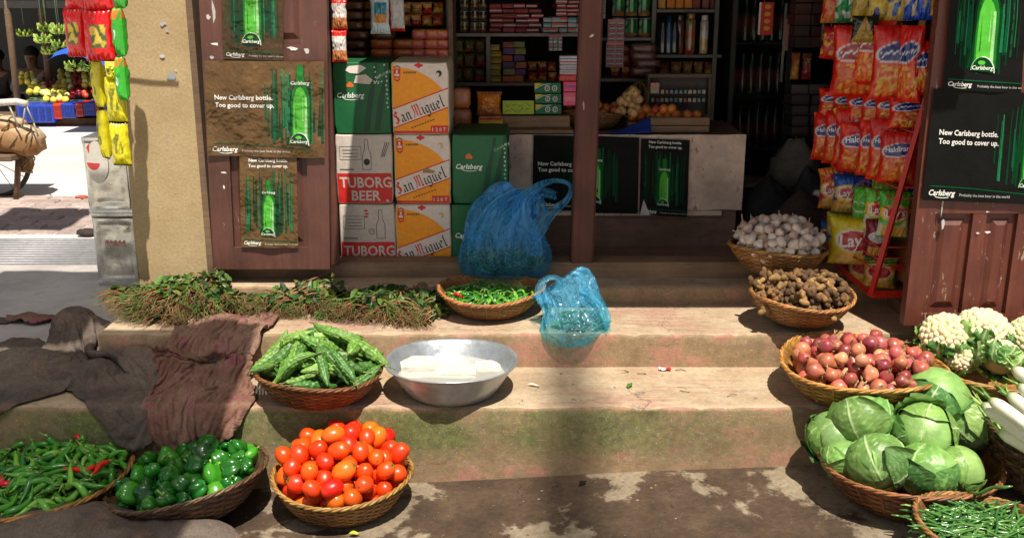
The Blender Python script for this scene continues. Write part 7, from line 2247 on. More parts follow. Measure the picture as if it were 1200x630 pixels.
# upper hanging packs
for k in range(7):
    redpack(150 + k, 974 + k * 14, 168 + k * 3.6, 4.36 - k * .072, .12, .17, 'red snack pack in the second rank, number %s from the left, behind the long row' % names[k], rz=-.5 + .07 * (k % 4), txt='')
for k in range(5):
    redpack(160 + k, 992 + k * 17, 236 + k * 5, 4.3 - k * .08, .12, .16, 'dim pack standing at the back of the green row, number %s from the left' % names[k], rz=-.4, mix=(0, 1)[k % 2], txt='')
redpack(61, 1000, 114, 4.12, .19, .28, 'large glossy red pack with a white badge hanging at the upper left of the rack', rz=-.35, mix=2, txt='', tilt=.1)
redpack(62, 1020, 100, 4.06, .16, .25, 'shaded red pack hanging behind the large glossy one', rz=-.6, mix=2, txt='')
redpack(63, 1045, 118, 3.96, .18, .28, 'red pack with a blue badge and coloured pictures in the upper rack', rz=-.3, mix=1, txt='')
redpack(64, 1064, 120, 3.86, .10, .28, 'bright orange red pack turned side on at the right of the upper rack', rz=-.95, txt='', tilt=.05)
redpack(65, 1076, 112, 3.84, .10, .2, 'red and white pack at the far right of the upper rack against the door', rz=-.1, mix=1, txt='')
for k in range(6):
    redpack(170 + k, 978 + k * 17, 140 + k * 2.5, 4.3 - k * .08, .15, .13, 'dim red pack lying in the upper gap of the rack, number %s from the left' % names[k], rz=-.4 + .1 * (k % 3), tilt=-.25, txt='', mix=k % 2)
for k in range(4):
    lays((C(190, 170, 30), C(40, 80, 150), C(150, 30, 40), C(80, 160, 60))[k], C(200, 150, 70), 180 + k, 972 + k * 19, 322 + k * 5, 4.26 - k * .11, .13, .13, ('mustard', 'blue', 'maroon', 'lime')[k] + ' pack standing low behind the big yellow pack in the rack', txt=None, rz=-.4)
r9 = random.Random(9)
for k in range(16):
    c1, c2, nm = r9.choice([(C(215, 120, 25), C(190, 40, 20), 'orange'), (C(30, 60, 150), C(200, 170, 60), 'dark blue'), (C(205, 175, 30), C(60, 110, 60), 'yellow'), (C(190, 25, 20), C(220, 150, 50), 'crimson')])
    rowp = (62, 148, 222, 238)[k // 4]; j = k % 4
    packp(.11, .13, .05, lambda u, v: c2 if n3(u * 5, v * 5, k * 3) > .1 and .12 < v < .85 else c1, 'snack_pack', 200 + k, aty(976 + j * 24 + r9.uniform(-4, 4), rowp + j * 5 + 8, 4.30 - j * .11), nm + ' pack squeezed crookedly into the %s gap of the rack, number %s from the left' % (('highest', 'second', 'third', 'lowest')[k // 4], names[j]), 'snack pack', rz=-.4 + r9.uniform(-.3, .3), tilt=r9.uniform(-.5, .1), group='snack packs in the red rack').rotation_euler.y = r9.uniform(-.35, .35)
# small round-motif packs (dark)
sachet_strip('dark sachet strip with round orange prints behind the rack wires, centre left', 962, 1000, 100, 128, 4.36, [C(30, 28, 25), C(150, 90, 30)], 4, 2, C(30, 28, 25))
sachet_strip('dark sachet strip with yellow prints near the top of the rack', 962, 1000, 24, 48, 4.36, [C(60, 60, 20), C(30, 28, 22)], 4, 2, C(70, 65, 25))
for k, (px, c1, c2, lab) in enumerate(((976, C(190, 110, 40), C(200, 60, 30), 'orange pack at the top left of the rack'), (992, C(20, 130, 70), C(190, 190, 180), 'green pack with a white patch at the top of the rack'), (1012, C(205, 170, 50), C(190, 150, 60), 'yellow pack at the top middle of the rack'),
                                   (1030, C(210, 180, 60), C(50, 70, 150), 'yellow and blue pack at the top of the rack'), (1052, C(200, 170, 80), C(40, 90, 170), 'pale yellow pack with a figure print at the top of the rack'), (1074, C(25, 70, 180), C(200, 190, 160), 'bright blue pack at the top right of the rack'), (1088, C(30, 80, 190), C(190, 150, 60), 'blue pack cut by the right door at the top of the rack'))):
    packp(.10, .17, .05, lambda u, v: c2 if n3(u * 4, v * 4, k * 3) > .12 and .1 < v < .8 else c1, 'snack_pack', 70 + k, aty(px, 27 - k * .6, 4.3 - k * .07), lab, 'snack pack', rz=-.3, group='snack packs in the red rack')
for k, (px, c1) in enumerate(((1030, C(170, 150, 30)), (1052, C(185, 165, 40)), (1012, C(150, 120, 40)))):
    packp(.10, .10, .04, lambda u, v: c1 if abs(u - .5) < (1 - v) * .5 else C(25, 30, 20), 'snack_pack', 80 + k, aty(px, 52 - k, 4.15 - k * .06), ('olive and black pack above the large red packs', 'olive pack with a black edge, right of the other olive one', 'dim mustard pack, leftmost of the olive packs in the rack')[k], 'snack pack', rz=-.3, group='snack packs in the red rack')
def exec_tarps():
    # unseen shade cloths added over the lane in front of the shop (above the picture)
    pass
# ================================================================== LEFT SIDE: tins, hanging packs, stall across the street
def tin(z0, label, seed, dx=0):
    p0 = atz(115, 334, Z1); p1 = atz(167, 336, Z1)
    w = (p1.x - p0.x) * 1.0; h = .352
    t = thing('oil_tin', label, 'tin', ((p0.x + p1.x) / 2 + dx, p0.y, z0), .0, 'square oil tins stacked by the pillar')
    mb = MB()
    r_ = .018
    def sec(z, k=1.0):
        pts = []
        for cx, cy, a0 in ((1, -1, -90), (1, 1, 0), (-1, 1, 90), (-1, -1, 180)):
            for q in range(4):
                a = R(a0 + q * 30); pts.append((cx * (w / 2 - r_) * k + r_ * math.cos(a), cy * (w / 2 - r_) * k + r_ * math.sin(a) + w / 2, z))
        return pts
    n = 26; vs = []
    for i in range(n + 1):
        z = h * i / n; lip = .003 if i in (0, 1, n - 1, n) else 0
        for (x, y, zz) in sec(z):
            dent = .006 * n3(x * 8 + seed, y * 8, z * 8) * (0 if lip else 1)
            k = 1 + lip / w * 2
            vs.append((x * k, (y - w / 2) * k + w / 2 + dent, zz))
    fs = [(i * 16 + k, i * 16 + (k + 1) % 16, (i + 1) * 16 + (k + 1) % 16, (i + 1) * 16 + k) for i in range(n) for k in range(16)]
    fs += [tuple(range(15, -1, -1)), tuple(n * 16 + k for k in range(16))]
    mb.add(vs, fs, C(205, 205, 200), False)
    mb.build('tin_body', M_tin, t)
    # pressed panel face
    mp = MB()
    def pp(u, v):
        e = min(u, 1 - u, v, 1 - v); b = .006 if e < .08 else (.001 if e < .14 else .004)
        return ((u - .5) * w * .8, -.004 - b * .6 + .005 * n3(u * 3, v * 4, seed) * min(1, e * 8), .02 + v * (h - .045))
    mp.grid(pp, 24, 34, lambda u, v: C(215, 212, 200)); mp.build('pressed_panel', M_tin, t)
    return t, w, h
t, w, h = tin(Z1 + .001, 'lower dented square oil tin standing on the pavement beside the pillar', 1)
mb = MB()
for i in range(5): mb.stroke([(-.05 + i * .02, .205), (-.042 + i * .02, .222), (-.036 + i * .02, .206)], .005, C(190, 120, 105), i * .1)
mb.stroke([(-.045, .196), (.05, .199)], .003, C(190, 120, 105), 1)
mb.build('faded_print', M_paint, t, loc=(0, -.014, 0))
t, w, h = tin(Z1 + .001 + h + .002, 'upper square oil tin with a red and white round badge, stacked on the other', 9, -.006)
mb = MB(); mb.disc(-w * .18, .24, .05, .10, C(200, 195, 185), 0); mb.disc(-w * .26, .24, .03, .035, C(190, 60, 60), 1, a0=PI, a1=2 * PI); mb.poly([(-w * .38, .31), (-w * .3, .33), (-w * .33, .28)], C(190, 60, 50), 1)
mb.build('faded_print', M_paint, t, loc=(0, -.013, 0))

# strips of hanging snack packs before the pillar
def hang(px, py_top, wpx, hpx, Y, cf, seed, label, txt=None, rz=0):
    p = aty(px, py_top + hpx, Y); s_ = depth(p) / FPX
    packp(wpx * s_, hpx * s_ * 1.02, .05, cf, 'snack_pack', seed, p, label, 'snack pack', txt, rz=rz, group='snack packs hanging in strips by the pillar')
def redcf(u, v):
    if .25 < v < .7 and .3 < u < .85: return C(200, 170, 60) if n3(u * 6, v * 6, 2) > 0 else C(70, 90, 40)
    if v > .93 or v < .05: return C(170, 15, 15)
    return C(205, 15, 20)
def yelcf(u, v):
    if v < .04 or v > .96: return C(40, 30, 20)
    if .3 < v < .75 and .3 < u < .8 and n3(u * 6, v * 6, 5) > 0: return C(120, 120, 30)
    return C(205, 195, 20)
def grncf(u, v):
    if .75 < v < .95: return C(210, 110, 40) if n3(u * 6, v * 6, 5) > -.1 else C(60, 150, 40)
    if (u - .6) ** 2 * 2 + (v - .45) ** 2 * 3 < .03: return C(210, 215, 225)
    return C(50, 165, 40)
YH = 3.85
hang(92, 12, 30, 55, YH + .05, redcf, 1, 'red snack pack hanging in the left strip above the street', rz=-.4)
hang(90, -38, 32, 50, YH + .05, redcf, 2, 'red snack pack cut by the photo top, in the left strip', rz=-.4)
hang(119, 14, 38, 58, YH, redcf, 3, 'larger red snack pack in the strip nearest the pillar', rz=-.15)
hang(116, -42, 38, 55, YH, redcf, 4, 'red snack pack cut by the photo top, in the strip nearest the pillar', rz=-.15)
hang(119, 72, 14, 55, YH + .06, yelcf, 5, 'narrow yellow snack pack below the red ones, left strip', rz=-.8)
hang(126, 128, 14, 58, YH + .06, yelcf, 6, 'narrow yellow snack pack at the foot of the left strip', rz=-.8)
hang(134, 72, 20, 22, YH - .01, yelcf, 7, 'short yellow snack pack tucked under the large red one', rz=-.2)
hang(139, 90, 26, 54, YH, yelcf, 8, 'yellow snack pack in the middle of the strip against the pillar', rz=-.2)
hang(144, 144, 24, 50, YH, yelcf, 9, 'lowest yellow snack pack against the pillar', rz=-.2)
hang(143, 12, 16, 54, YH - .03, grncf, 10, 'green snack pack beside the red ones at the pillar edge', rz=-.7)
hang(143, -40, 16, 50, YH - .03, grncf, 11, 'green snack pack cut by the photo top at the pillar edge', rz=-.7)
hang(146, 68, 14, 50, YH - .03, grncf, 12, 'lower green snack pack with an orange top at the pillar edge', rz=-.7)
mb = MB(); a, b = aty(76, -60, YH), aty(152, -60, YH)
mb.tube([a - Vector((.1, -.02, 0)), b + Vector((.12, 0, 0))], .006, C(90, 80, 70), 6); o = mb.build('hanging_rod', M_metalp); tag(o, 'thin rod above the photo edge carrying the snack strips', 'rod')

# ---- fruit stall
YT = 10.6
st = thing('fruit_stall', 'dark roofed fruit stall with sloping trays across the sunlit street', 'market stall', (aty(80, 140, YT).x, YT, .235))
SL = Vector(st.location)
def sp(mb, n, m, par=None):
    o = mb.build(n, m, st); o.location = -SL; return o
xa, xb = aty(-60, 140, YT).x, aty(160, 140, YT).x + .5
zt_ = aty(80, 124, YT).z; zlow = .24
mb = MB()
def stone(u, v):
    x = xa + (xb - xa) * u; z = zlow + (aty(80, 140, YT).z - zlow) * v
    return (x, YT + .1 + .05 * n3(x * 3, z * 6), z)
mb.grid(stone, 60, 10, lambda u, v: mixc(C(120, 90, 60), C(90, 65, 45), .5 + .5 * n3(u * 20, v * 4))); sp(mb, 'stone_base', M_matte)
mb = MB(); mb.box(xa, xb, YT + .12, YT + 2.0, zlow, aty(80, 140, YT).z, C(80, 60, 45)); sp(mb, 'table', M_oldwood)
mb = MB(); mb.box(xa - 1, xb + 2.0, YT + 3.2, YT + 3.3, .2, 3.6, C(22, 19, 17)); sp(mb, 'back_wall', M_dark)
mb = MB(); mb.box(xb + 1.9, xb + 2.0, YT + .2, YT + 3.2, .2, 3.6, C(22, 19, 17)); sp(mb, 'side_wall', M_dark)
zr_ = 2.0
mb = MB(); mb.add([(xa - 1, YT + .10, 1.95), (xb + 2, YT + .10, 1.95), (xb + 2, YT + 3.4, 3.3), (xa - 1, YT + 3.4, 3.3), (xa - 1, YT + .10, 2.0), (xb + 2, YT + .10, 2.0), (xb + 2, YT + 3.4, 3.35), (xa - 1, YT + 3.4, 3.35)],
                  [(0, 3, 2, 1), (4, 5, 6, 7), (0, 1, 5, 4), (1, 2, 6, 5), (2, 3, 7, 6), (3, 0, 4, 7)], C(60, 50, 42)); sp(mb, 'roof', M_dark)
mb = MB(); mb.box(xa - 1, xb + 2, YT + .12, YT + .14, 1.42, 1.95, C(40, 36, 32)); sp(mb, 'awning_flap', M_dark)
mb = MB(); mb.tube([(xa - 1, YT - .05, 1.9), (xb + 2, YT - .05, 1.9)], .03, C(90, 72, 55), 8)
for q_ in range(6): mb.tube([(xa + q_ * 1.1, YT - .3, 1.93), (xa + q_ * 1.1, YT + .6, 2.02)], .02, C(90, 72, 55), 6)
sp(mb, 'beam', M_oldwood)
for px, Y in ((18, YT + .15), (57, YT + 1.0), (-20, YT + .3), (160, YT + .2)):
    p = aty(px, 100, Y); mb = MB(); mb.tube([(p.x, Y, .24), (p.x + .03, Y, 2.2)], .035, C(75, 60, 48), 8); sp(mb, 'pole', M_oldwood)
# crates along the front
def crate(px0, px1, py0, py1, Y, col, label):
    a, b = aty(px0, py1, Y), aty(px1, py0, Y); w, h = b.x - a.x, b.z - a.z
    mb = MB(); mb.box(-w / 2, w / 2, 0, .3, 0, h, col, .01)
    for i in range(5): mb.box(-w / 2 + w * (.08 + .18 * i), -w / 2 + w * (.2 + .18 * i), -.006, -.001, h * .15, h * .45, tuple(c * .45 for c in col))
    for i in range(5): mb.box(-w / 2 + w * (.08 + .18 * i), -w / 2 + w * (.2 + .18 * i), -.006, -.001, h * .55, h * .85, tuple(c * .45 for c in col))
    o = mb.build('plastic_crate', M_metalp, loc=((a.x + b.x) / 2, Y, a.z)); tag(o, label, 'crate', 'plastic crates along the fruit stall')
BL = C(25, 60, 170); RC = C(205, 50, 25)
for (a, b, c_, l) in ((21, 62, BL, 'widest blue crate at the left of the fruit stall front'), (63, 71, RC, 'narrow red crate between the wide blue crate and the next blue one'), (72, 88, BL, 'blue crate in the middle of the fruit stall front'), (89, 97, RC, 'narrow red crate in the middle of the stall front'), (98, 111, BL, 'blue crate right of the middle at the stall front'), (112, 118, RC, 'narrow red crate at the right of the stall front'), (119, 140, BL, 'blue crate partly behind the yellow snack packs')):
    crate(a, b, 123 - (a - 20) * .03, 144 - (a - 20) * .10, YT - .05 + .0 * a, c_, l)
def rack_tray(px0, px1, py0, py1, Y0, Y1, name, label): pass
# sloping trays of fruit
def ball(c, r_, nm):
    mb = MB(); ellip(mb, r_, r_, r_ * .93, lambda d: mixc(c, tuple(min(1, q * 1.3) for q in c), .5 + .5 * d.z), 10, 7); return Proto(mb.build(nm, M_onion))
YEL = [ball(C(235, 200, 70), .036, 'yellow_mango'), ball(C(222, 208, 90), .036, 'yellow_mango'), ball(C(240, 225, 140), .036, 'yellow_mango')]
RDF = [ball(C(170, 30, 45), .028, 'red_apple'), ball(C(140, 25, 50), .028, 'red_apple'), ball(C(195, 60, 50), .028, 'red_apple')]
def slope(pxc, pyb, pyt, w0, w1, Yb_, protos, label, cat, group, sp_=.062):
    Y0, Y1 = Yb_, Yb_ + .7; n = 0
    za, zb_ = aty(pxc, pyb, Y0), aty(pxc, pyt, Y1)
    rows = max(3, int((Y1 - Y0) / (sp_ * 1.5)))
    # the board they lie on
    mb = MB()
    wa = w0 * depth(za) / FPX / 2; wb = w1 * depth(zb_) / FPX / 2
    A = [(za.x - wa, Y0 - .04, za.z - .06), (za.x + wa, Y0 - .04, za.z - .06), (zb_.x + wb, Y1, zb_.z - .06), (zb_.x - wb, Y1, zb_.z - .06)]
    mb.add(A + [(x, y, z - .03) for x, y, z in A], [(0, 1, 2, 3), (7, 6, 5, 4), (0, 4, 5, 1), (1, 5, 6, 2), (2, 6, 7, 3), (3, 7, 4, 0)], C(90, 110, 80)); 
    o = mb.build('fruit_tray', M_matte); o.location = (0, 0, 0); tag(o, 'sloping tray under ' + label[0].lower() + label[1:], 'tray', 'sloping trays of the fruit stall')
    for r_ in range(rows):
        t = r_ / (rows - 1); p = za.lerp(zb_, t); ww = wa * (1 - t) + wb * t; m = max(2, int(ww * 2 / sp_))
        for i in range(m):
            f = protos[n % 3].get(); n += 1
            x = p.x - ww + 2 * ww * (i + .5) / m + rnd.uniform(-.01, .01)
            f.location = (x, p.y + rnd.uniform(-.02, .02), p.z + .02 * math.sin(PI * (i + .5) / m) + rnd.uniform(0, .03)); f.rotation_euler = (rnd.random() * 6, rnd.random() * 6, 0)
            tag(f, label, cat, group)
slope(67, 120, 108, 30, 26, YT + .05, YEL, 'yellow mango in the brightest front heap of the stall', 'mango', 'yellow fruit on the stall')
slope(44, 112, 100, 26, 22, YT + .35, YEL, 'yellow mango in the heap behind the wide blue crate', 'mango', 'yellow fruit on the stall')
slope(33, 100, 90, 24, 18, YT + .8, YEL, 'yellow mango in the far left heap of the stall', 'mango', 'yellow fruit on the stall')
slope(76, 106, 88, 22, 16, YT + .8, YEL, 'yellow mango in the back middle heap of the stall', 'mango', 'yellow fruit on the stall')
slope(104, 102, 90, 16, 14, YT + .7, YEL, 'yellow mango in the right hand heap near the snack strips', 'mango', 'yellow fruit on the stall')
slope(93, 116, 107, 22, 22, YT + .2, RDF, 'red apple in the front right heap of the stall', 'apple', 'red fruit on the stall', .052)
slope(56, 104, 90, 17, 13, YT + .75, RDF, 'red apple in the slanting row between two yellow heaps', 'apple', 'red fruit on the stall', .052)
slope(92, 102, 88, 13, 11, YT + .85, RDF, 'dark red apple in the back row under the hanging bananas', 'apple', 'red fruit on the stall', .052)
slope(114, 112, 104, 12, 14, YT + .4, RDF, 'red apple at the right end of the stall', 'apple', 'red fruit on the stall', .052)
drop_unused(YEL); drop_unused(RDF)
# white table cloth edge / tray lip
def banana(seed):
    r2 = random.Random(seed); mb = MB(); mb.tube([(0, 0, .05), (0, 0, 0), (0, .01, -.05)], [.008, .014, .016], C(110, 105, 50), 6)
    for tier in range(2):
        for k in range(8):
            a = 2 * PI * k / 8 + r2.uniform(-.2, .2) + tier * .4; g = r2.choice([C(140, 165, 60), C(115, 150, 50), C(165, 180, 80)])
            pts = [(.02 * math.cos(a), .02 * math.sin(a), -.03 - tier * .05)] + [((.02 + .095 * math.sin(q * 1.7)) * math.cos(a), (.02 + .095 * math.sin(q * 1.7)) * math.sin(a), -.03 - tier * .05 - .03 * q + .09 * q * q) for q in (.25, .5, .75, 1)]
            mb.tube(pts, [.008, .017, .019, .017, .005], g, 7)
    return mb.build('banana_bunch', M_leaf)
BN = [Proto(banana(i)) for i in range(3)]
for k, (px, py, Y, sc, lab) in enumerate(((29, 40, YT + .3, 1, 'dim green banana bunch hanging farthest left over the stall'), (54, 34, YT, 1.0, 'banana bunch hanging upper middle, above the seated seller'), (70, 36, YT - .1, 1.15, 'brightest banana bunch hanging at the upper right'), (51, 47, YT - .1, 1.1, 'banana bunch hanging lower, left of the pair'),
                                     (70, 53, YT - .1, 1.0, 'banana bunch hanging below the brightest one'), (58, 61, YT, 1.0, 'lowest banana bunch of the middle cluster'), (88, 79, YT - .2, 1.2, 'large banana bunch hanging beneath the blue umbrella'), (106, 80, YT - .1, 1.1, 'banana bunch half hidden by the yellow snack pack'))):
    p = aty(px, py, Y); t = thing('hanging_bananas', lab, 'bananas', p, rnd.uniform(0, 3), 'banana bunches hanging over the stall')
    b = BN[k % 3].get(); b.parent = t; b.scale = (sc * .68,) * 3; b.location = (0, 0, .04)
    mb = MB(); mb.tube([(0, 0, .09), (0, 0, max(.12, 1.86 - p.z + (Y - YT) * .33))], .005, C(90, 110, 80), 4); mb.build('string', M_wire, t)
drop_unused(BN)
# blue umbrella / tarp corner
p = aty(90, 62, YT - .5); mb = MB()
mb.grid(lambda u, v: (p.x - .17 + .62 * u, p.y - .3 + .6 * v, p.z + .10 - .30 * abs(u - .35) ** 1.2 - .15 * abs(v - .5) + .02 * n3(u * 4, v * 4)), 16, 10, C(30, 90, 215))
o = mb.build('blue_umbrella', M_cloth); tag(o, 'bright blue umbrella cloth behind the red snack packs', 'umbrella')

# ---- people behind the stall
def person(loc, label, shirt, arm_pose, rz=0, seed=1):
    t = thing('person', label, 'person', loc, rz)
    J = {'pelvis': (0, 0, .50), 'waist': (0, -.01, .62), 'chest': (0, -.03, .80), 'neck': (0, -.04, .93), 'headb': (0, -.06, 1.0), 'head': (0, -.07, 1.10), 'top': (0, -.06, 1.17),
         'sl': (-.17, -.03, .88), 'el': arm_pose[0], 'hl': arm_pose[1], 'fl': arm_pose[2], 'sr': (.17, -.03, .88), 'er': arm_pose[3], 'hr': arm_pose[4], 'fr': arm_pose[5],
         'kl': (-.14, -.36, .5), 'al': (-.12, -.38, .1), 'tl': (-.12, -.5, .03), 'kr': (.14, -.36, .5), 'ar': (.12, -.38, .1), 'tr': (.12, -.5, .03), 'hipl': (-.1, -.05, .5), 'hipr': (.1, -.05, .5)}
    rad = {'pelvis': .14, 'waist': .13, 'chest': .145, 'neck': .055, 'headb': .065, 'head': .088, 'top': .06, 'sl': .065, 'el': .042, 'hl': .028, 'fl': .025, 'sr': .065, 'er': .042, 'hr': .028, 'fr': .025,
           'kl': .06, 'al': .04, 'tl': .035, 'kr': .06, 'ar': .04, 'tr': .035, 'hipl': .09, 'hipr': .09}
    E = [('pelvis', 'waist'), ('waist', 'chest'), ('chest', 'neck'), ('neck', 'headb'), ('headb', 'head'), ('head', 'top'), ('chest', 'sl'), ('sl', 'el'), ('el', 'hl'), ('hl', 'fl'), ('chest', 'sr'), ('sr', 'er'), ('er', 'hr'), ('hr', 'fr'),
         ('pelvis', 'hipl'), ('hipl', 'kl'), ('kl', 'al'), ('al', 'tl'), ('pelvis', 'hipr'), ('hipr', 'kr'), ('kr', 'ar'), ('ar', 'tr')]
    def skin(name, keys, grow, mt, colr):
        ks = [k for k in J if k in keys]; me = bpy.data.meshes.new(name)
        me.from_pydata([J[k] for k in ks], [(ks.index(a), ks.index(b)) for a, b in E if a in keys and b in keys], [])
        o = bpy.data.objects.new(name, me); COL.objects.link(o)
        m = o.modifiers.new('skin', 'SKIN')
        for i, k in enumerate(ks):
            sv = me.skin_vertices[0].data[i]; sv.radius = (rad[k] * grow,) * 2; sv.use_root = (i == 0)
        sb = o.modifiers.new('sub', 'SUBSURF'); sb.levels = 2; sb.render_levels = 2
        dg = bpy.context.evaluated_depsgraph_get(); me2 = bpy.data.meshes.new_from_object(o.evaluated_get(dg))
        bpy.data.objects.remove(o)
        at = me2.color_attributes.new('Col', 'FLOAT_COLOR', 'POINT')
        at.data.foreach_set('color', [q for _ in me2.vertices for q in (*colr, 1)])
        me2.materials.clear(); me2.materials.append(mt)
        me2.polygons.foreach_set('use_smooth', [True] * len(me2.polygons))
        o = bpy.data.objects.new(name, me2); COL.objects.link(o); o.parent = t; return o
    skin('body', set(J), 1.0, M_skin, C(125, 82, 58))
    skin('shirt', {'pelvis', 'waist', 'chest', 'sl', 'el', 'sr', 'er'}, 1.12, M_cloth, shirt)
    skin('trousers', {'pelvis', 'hipl', 'kl', 'al', 'hipr', 'kr', 'ar'}, 1.12, M_cloth, C(50, 45, 50))
    mb = MB(); mb.M = Matrix.Translation((0, -.045, 1.125)); mb.blob(lambda d: Vector((d.x * .092, d.y * .10, d.z * .085)) * (1 + .04 * n3(d.x * 5, d.y * 5, d.z * 5)), C(18, 14, 12), 16, 10); mb.build('hair', M_cloth, t)
    mb = MB()
    for sx in (-1, 1):
        mb.M = Matrix.Translation((sx * .03, -.152, 1.085)); mb.blob(lambda d: d * .009, C(225, 220, 210), 8, 6)
        mb.M = Matrix.Translation((sx * .03, -.160, 1.085)); mb.blob(lambda d: d * .005, C(20, 15, 12), 8, 6)
    mb.M = Matrix.Translation((0, -.16, 1.055)); mb.blob(lambda d: Vector((d.x * .012, d.y * .015, d.z * .02)), C(120, 78, 54), 8, 6)
    mb.M = Matrix.Translation((0, -.150, 1.022)); mb.blob(lambda d: Vector((d.x * .024, d.y * .008, d.z * .006)), C(110, 55, 50), 8, 6)
    mb.M = Matrix.Identity(4); mb.build('face', M_skin, t)
    return t
p = aty(42, 100, YT + 2.3)
person((p.x, YT + 2.3, aty(42, 62, YT + 2.3).z - 1.12), 'person in a pale shirt sitting behind the fruit heaps with hands raised together', C(150, 145, 145), [(-.24, -.12, .66), (-.08, -.30, .78), (-.04, -.33, .84), (.24, -.12, .66), (.08, -.30, .80), (.05, -.33, .86)], .2)
p = aty(3, 100, YT + 2.3)
person((p.x, YT + 2.3, aty(3, 65, YT + 2.3).z - 1.12), 'person in a dark shirt at the far left edge behind the stall', C(60, 45, 45), [(-.24, -.08, .64), (-.2, -.3, .56), (-.18, -.37, .55), (.24, -.08, .64), (.2, -.3, .56), (.18, -.37, .55)], -.2)
# ledge they sit on
mb = MB(); mb.box(xa, xb, YT + 2.2, YT + 2.7, .24, .42, C(60, 48, 40), .01); sp(mb, 'bench', M_oldwood)

# ---- handcart with bundles at the left edge
YK = 7.0
p = aty(15, 170, YK)
cart = thing('handcart', 'old handcart with one spoked wheel at the left edge of the street', 'cart', (p.x, YK, .235))
K = Vector(cart.location)
def kp(mb, n, m): o = mb.build(n, m, cart); o.location = -K; return o
wc = aty(-8, 188, YK); wr = abs(wc.z - .236)
mb = MB(); mb.tube([(wc.x + wr * math.cos(a), YK + .02 * math.sin(a), wc.z + (wr - .001) * math.sin(a)) for a in [2 * PI * k / 40 for k in range(41)]], .018, C(40, 35, 30), 8, cap=False); kp(mb, 'wheel_rim', M_dark)
mb = MB()
for k in range(12):
    a = 2 * PI * k / 12; mb.tube([(wc.x, YK, wc.z), (wc.x + wr * math.cos(a), YK, wc.z + wr * math.sin(a))], .003, C(130, 130, 130), 4)
kp(mb, 'spokes', M_wire)
mb = MB(); q0, q1 = aty(-60, 124, YK - .2), aty(32, 122, YK - .2); mb.tube([q0, aty(20, 119, YK - .2), q1], .022, C(205, 200, 190), 8); kp(mb, 'handle_bar', M_metalp)
mb = MB(); q0, q1 = aty(-60, 190, YK), aty(34, 186, YK); mb.box(q0.x, q1.x, YK - .25, YK + .3, q1.z + .02, q1.z + .06, BROWN, .006)
mb.tube([(q1.x - .02, YK - .1, q1.z + .04), (q1.x - .05, YK - .15, .24)], .02, C(90, 70, 50), 6); kp(mb, 'platform', M_oldwood)
mb = MB()
for k, (a, b_) in enumerate((((10, 122), (22, 150)), ((30, 122), (38, 140)), ((38, 140), (45, 160)), ((30, 122), (26, 150)))):
    mb.tube([aty(*a, YK - .2), aty(*b_, YK - .22)], .006, C(150, 150, 140), 5)
kp(mb, 'rope', M_wire)
def bundle(px, py, rx, ry, rz_, col, label, seed, rot, n='wrapped_bundle'):
    mb = MB(); mb.blob(lambda d: Vector((math.copysign(abs(d.x) ** .7, d.x) * rx, math.copysign(abs(d.y) ** .8, d.y) * ry, math.copysign(abs(d.z) ** .8, d.z) * rz_)) * (1 + .10 * n3(d.x * 3, d.y * 3, d.z * 3 + seed)), lambda d: mixc(col, C(205, 190, 160), max(0, d.z * .7 + .5 * n3(d.x * 4, d.y * 4, seed))), 28, 18)
    for k in range(3):
        x = rx * (-.5 + .5 * k); mb.tube([(x + .02 * math.sin(a * 3), ry * 1.03 * math.cos(a), rz_ * 1.04 * math.sin(a)) for a in [2 * PI * q / 20 for q in range(21)]], .005, C(120, 100, 70), 5, cap=False)
    o = mb.build(n, M_cloth, loc=aty(px, py, YK - .05)); o.rotation_euler = rot; tag(o, label, 'bundle', 'bundles on the handcart')
bundle(22, 163, .17, .15, .105, C(150, 110, 70), 'brown wrapped bundle tied with cord on the handcart', 3, (0, .25, .2))
bundle(4, 145, .14, .14, .05, C(165, 120, 75), 'flat tan bundle lying on top of the tied one at the photo edge', 6, (0, .15, 0))
bundle(30, 191, .05, .05, .06, C(110, 75, 45), 'small brown bundle hanging below the handcart platform', 8, (0, .1, 0))
mb = MB(); mb.blob(lambda d: Vector((d.x * .045, d.y * .03, d.z * .014)) * (1 + .3 * n3(d.x * 2, d.y * 2, d.z)), C(170, 80, 60), 12, 8)
o = mb.build('brick_fragment', M_matte, loc=atz(96, 231, .25)); tag(o, 'broken red brick piece lying in the sunny street near the tins', 'brick')
mb = MB(); mb.blob(lambda d: Vector((d.x * .06, d.y * .04, d.z * .022)) * (1 + .3 * n3(d.x * 2, d.y * 2, d.z)), C(50, 38, 35), 12, 8)
o = mb.build('dark_stone', M_matte, loc=atz(102, 272, .26)); tag(o, 'dark stone lying at the left foot of the tins', 'stone')

# ================================================================== ADDED SHADE CLOTHS (out of frame, above)
def tarp(name, label, x0, x1, y0, y1, z, col, sag=.08, m=M_tarp):
    mb = MB(); mb.grid(lambda u, v: (x0 + (x1 - x0) * u + .04 * n3(v * 3, 1, z), y0 + (y1 - y0) * v + .05 * n3(u * 3, 5, z), z - sag * math.sin(PI * u) * math.sin(PI * v) + .02 * n3(u * 4, v * 4)), 24, 18, col)
    o = mb.build(name, m); so = o.modifiers.new('t', 'SOLIDIFY'); so.thickness = .01; tag(o, label, 'shade cloth'); 
    return o
tarp('shade_cloth', 'unseen shade cloth added above the picture over the sacks and chilli baskets', -2.5, -.62, .3, 2.42, 2.95, C(120, 110, 95))  # added cloth that keeps the left front in shade
tarp('shade_cloth', 'smaller unseen shade cloth added above the picture over the pavement beside the pillar', -2.2, -1.33, 2.45, 3.62, 3.0, C(110, 100, 90))  # added cloth that shades the pavement and the tins
tarp('shade_strip', 'narrow unseen strip added above the lane to shade the steps', 1.94, 2.12, -4.3, -3.05, 14.0, C(130, 60, 50), .03, M_net)  # added strip, hung very high so its shadow on the steps is soft
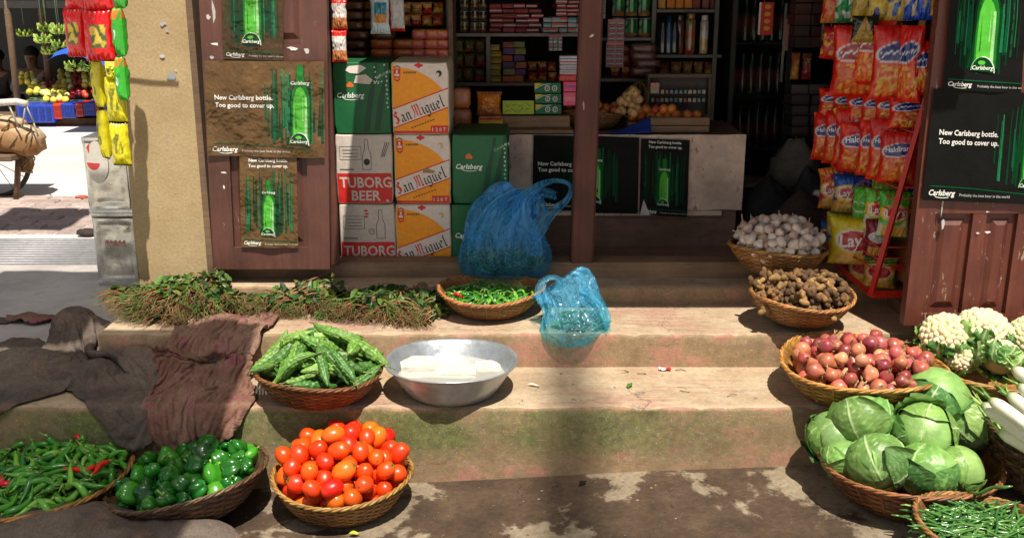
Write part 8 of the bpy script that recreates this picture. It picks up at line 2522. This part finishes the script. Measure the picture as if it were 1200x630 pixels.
tarp('shade_cloth', 'small unseen cloth added above the picture, shading a patch of brick paving', -2.8, -2.25, 4.3, 4.9, 3.6, C(110, 100, 90), .05, M_cloth)  # added cloth that casts the dark patch on the bricks
# ================================================================== CAMERA, LIGHT, WORLD
cam_d = bpy.data.cameras.new('camera'); cam = bpy.data.objects.new('camera', cam_d); COL.objects.link(cam)
cam.location = EYE; cam.rotation_euler = (PI / 2 - PITCH, 0, 0)
cam_d.sensor_width = 36; cam_d.lens = 36; cam_d.clip_start = .05; cam_d.clip_end = 2000
SC.camera = cam
w = bpy.data.worlds.new('World'); SC.world = w; w.use_nodes = True
nt = w.node_tree; bg = nt.nodes['Background']
sky = nt.nodes.new('ShaderNodeTexSky'); sky.sky_type = 'NISHITA'; sky.sun_disc = False
SUN_EL, SUN_AZ = 63.0, 165.0     # compass: 0 = +y, 90 = +x ; the sun stands high, slightly behind the viewer
sky.sun_elevation = R(SUN_EL); sky.sun_rotation = R(SUN_AZ)
hs = nt.nodes.new('ShaderNodeHueSaturation'); hs.inputs['Saturation'].default_value = .5
nt.links.new(sky.outputs[0], hs.inputs['Color']); nt.links.new(hs.outputs[0], bg.inputs[0]); bg.inputs[1].default_value = .052
sd = bpy.data.lights.new('sun', 'SUN'); sd.energy = 5.0; sd.angle = R(.55); sd.color = (1, .93, .81)
so = bpy.data.objects.new('sun', sd); COL.objects.link(so)
dirv = Vector((math.sin(R(SUN_AZ)) * math.cos(R(SUN_EL)), math.cos(R(SUN_AZ)) * math.cos(R(SUN_EL)), math.sin(R(SUN_EL))))
so.rotation_euler = dirv.to_track_quat('Z', 'Y').to_euler()
SC.view_settings.view_transform = 'Standard'; SC.view_settings.look = 'None'; SC.view_settings.gamma = 1
SC.view_settings.exposure = .5
SC.render.engine = 'CYCLES'
SC.cycles.use_denoising = True
SC.cycles.max_bounces = 8; SC.cycles.diffuse_bounces = 5; SC.cycles.transparent_max_bounces = 12
SC.cycles.sample_clamp_indirect = 6
SC.cycles.caustics_reflective = False; SC.cycles.caustics_refractive = False
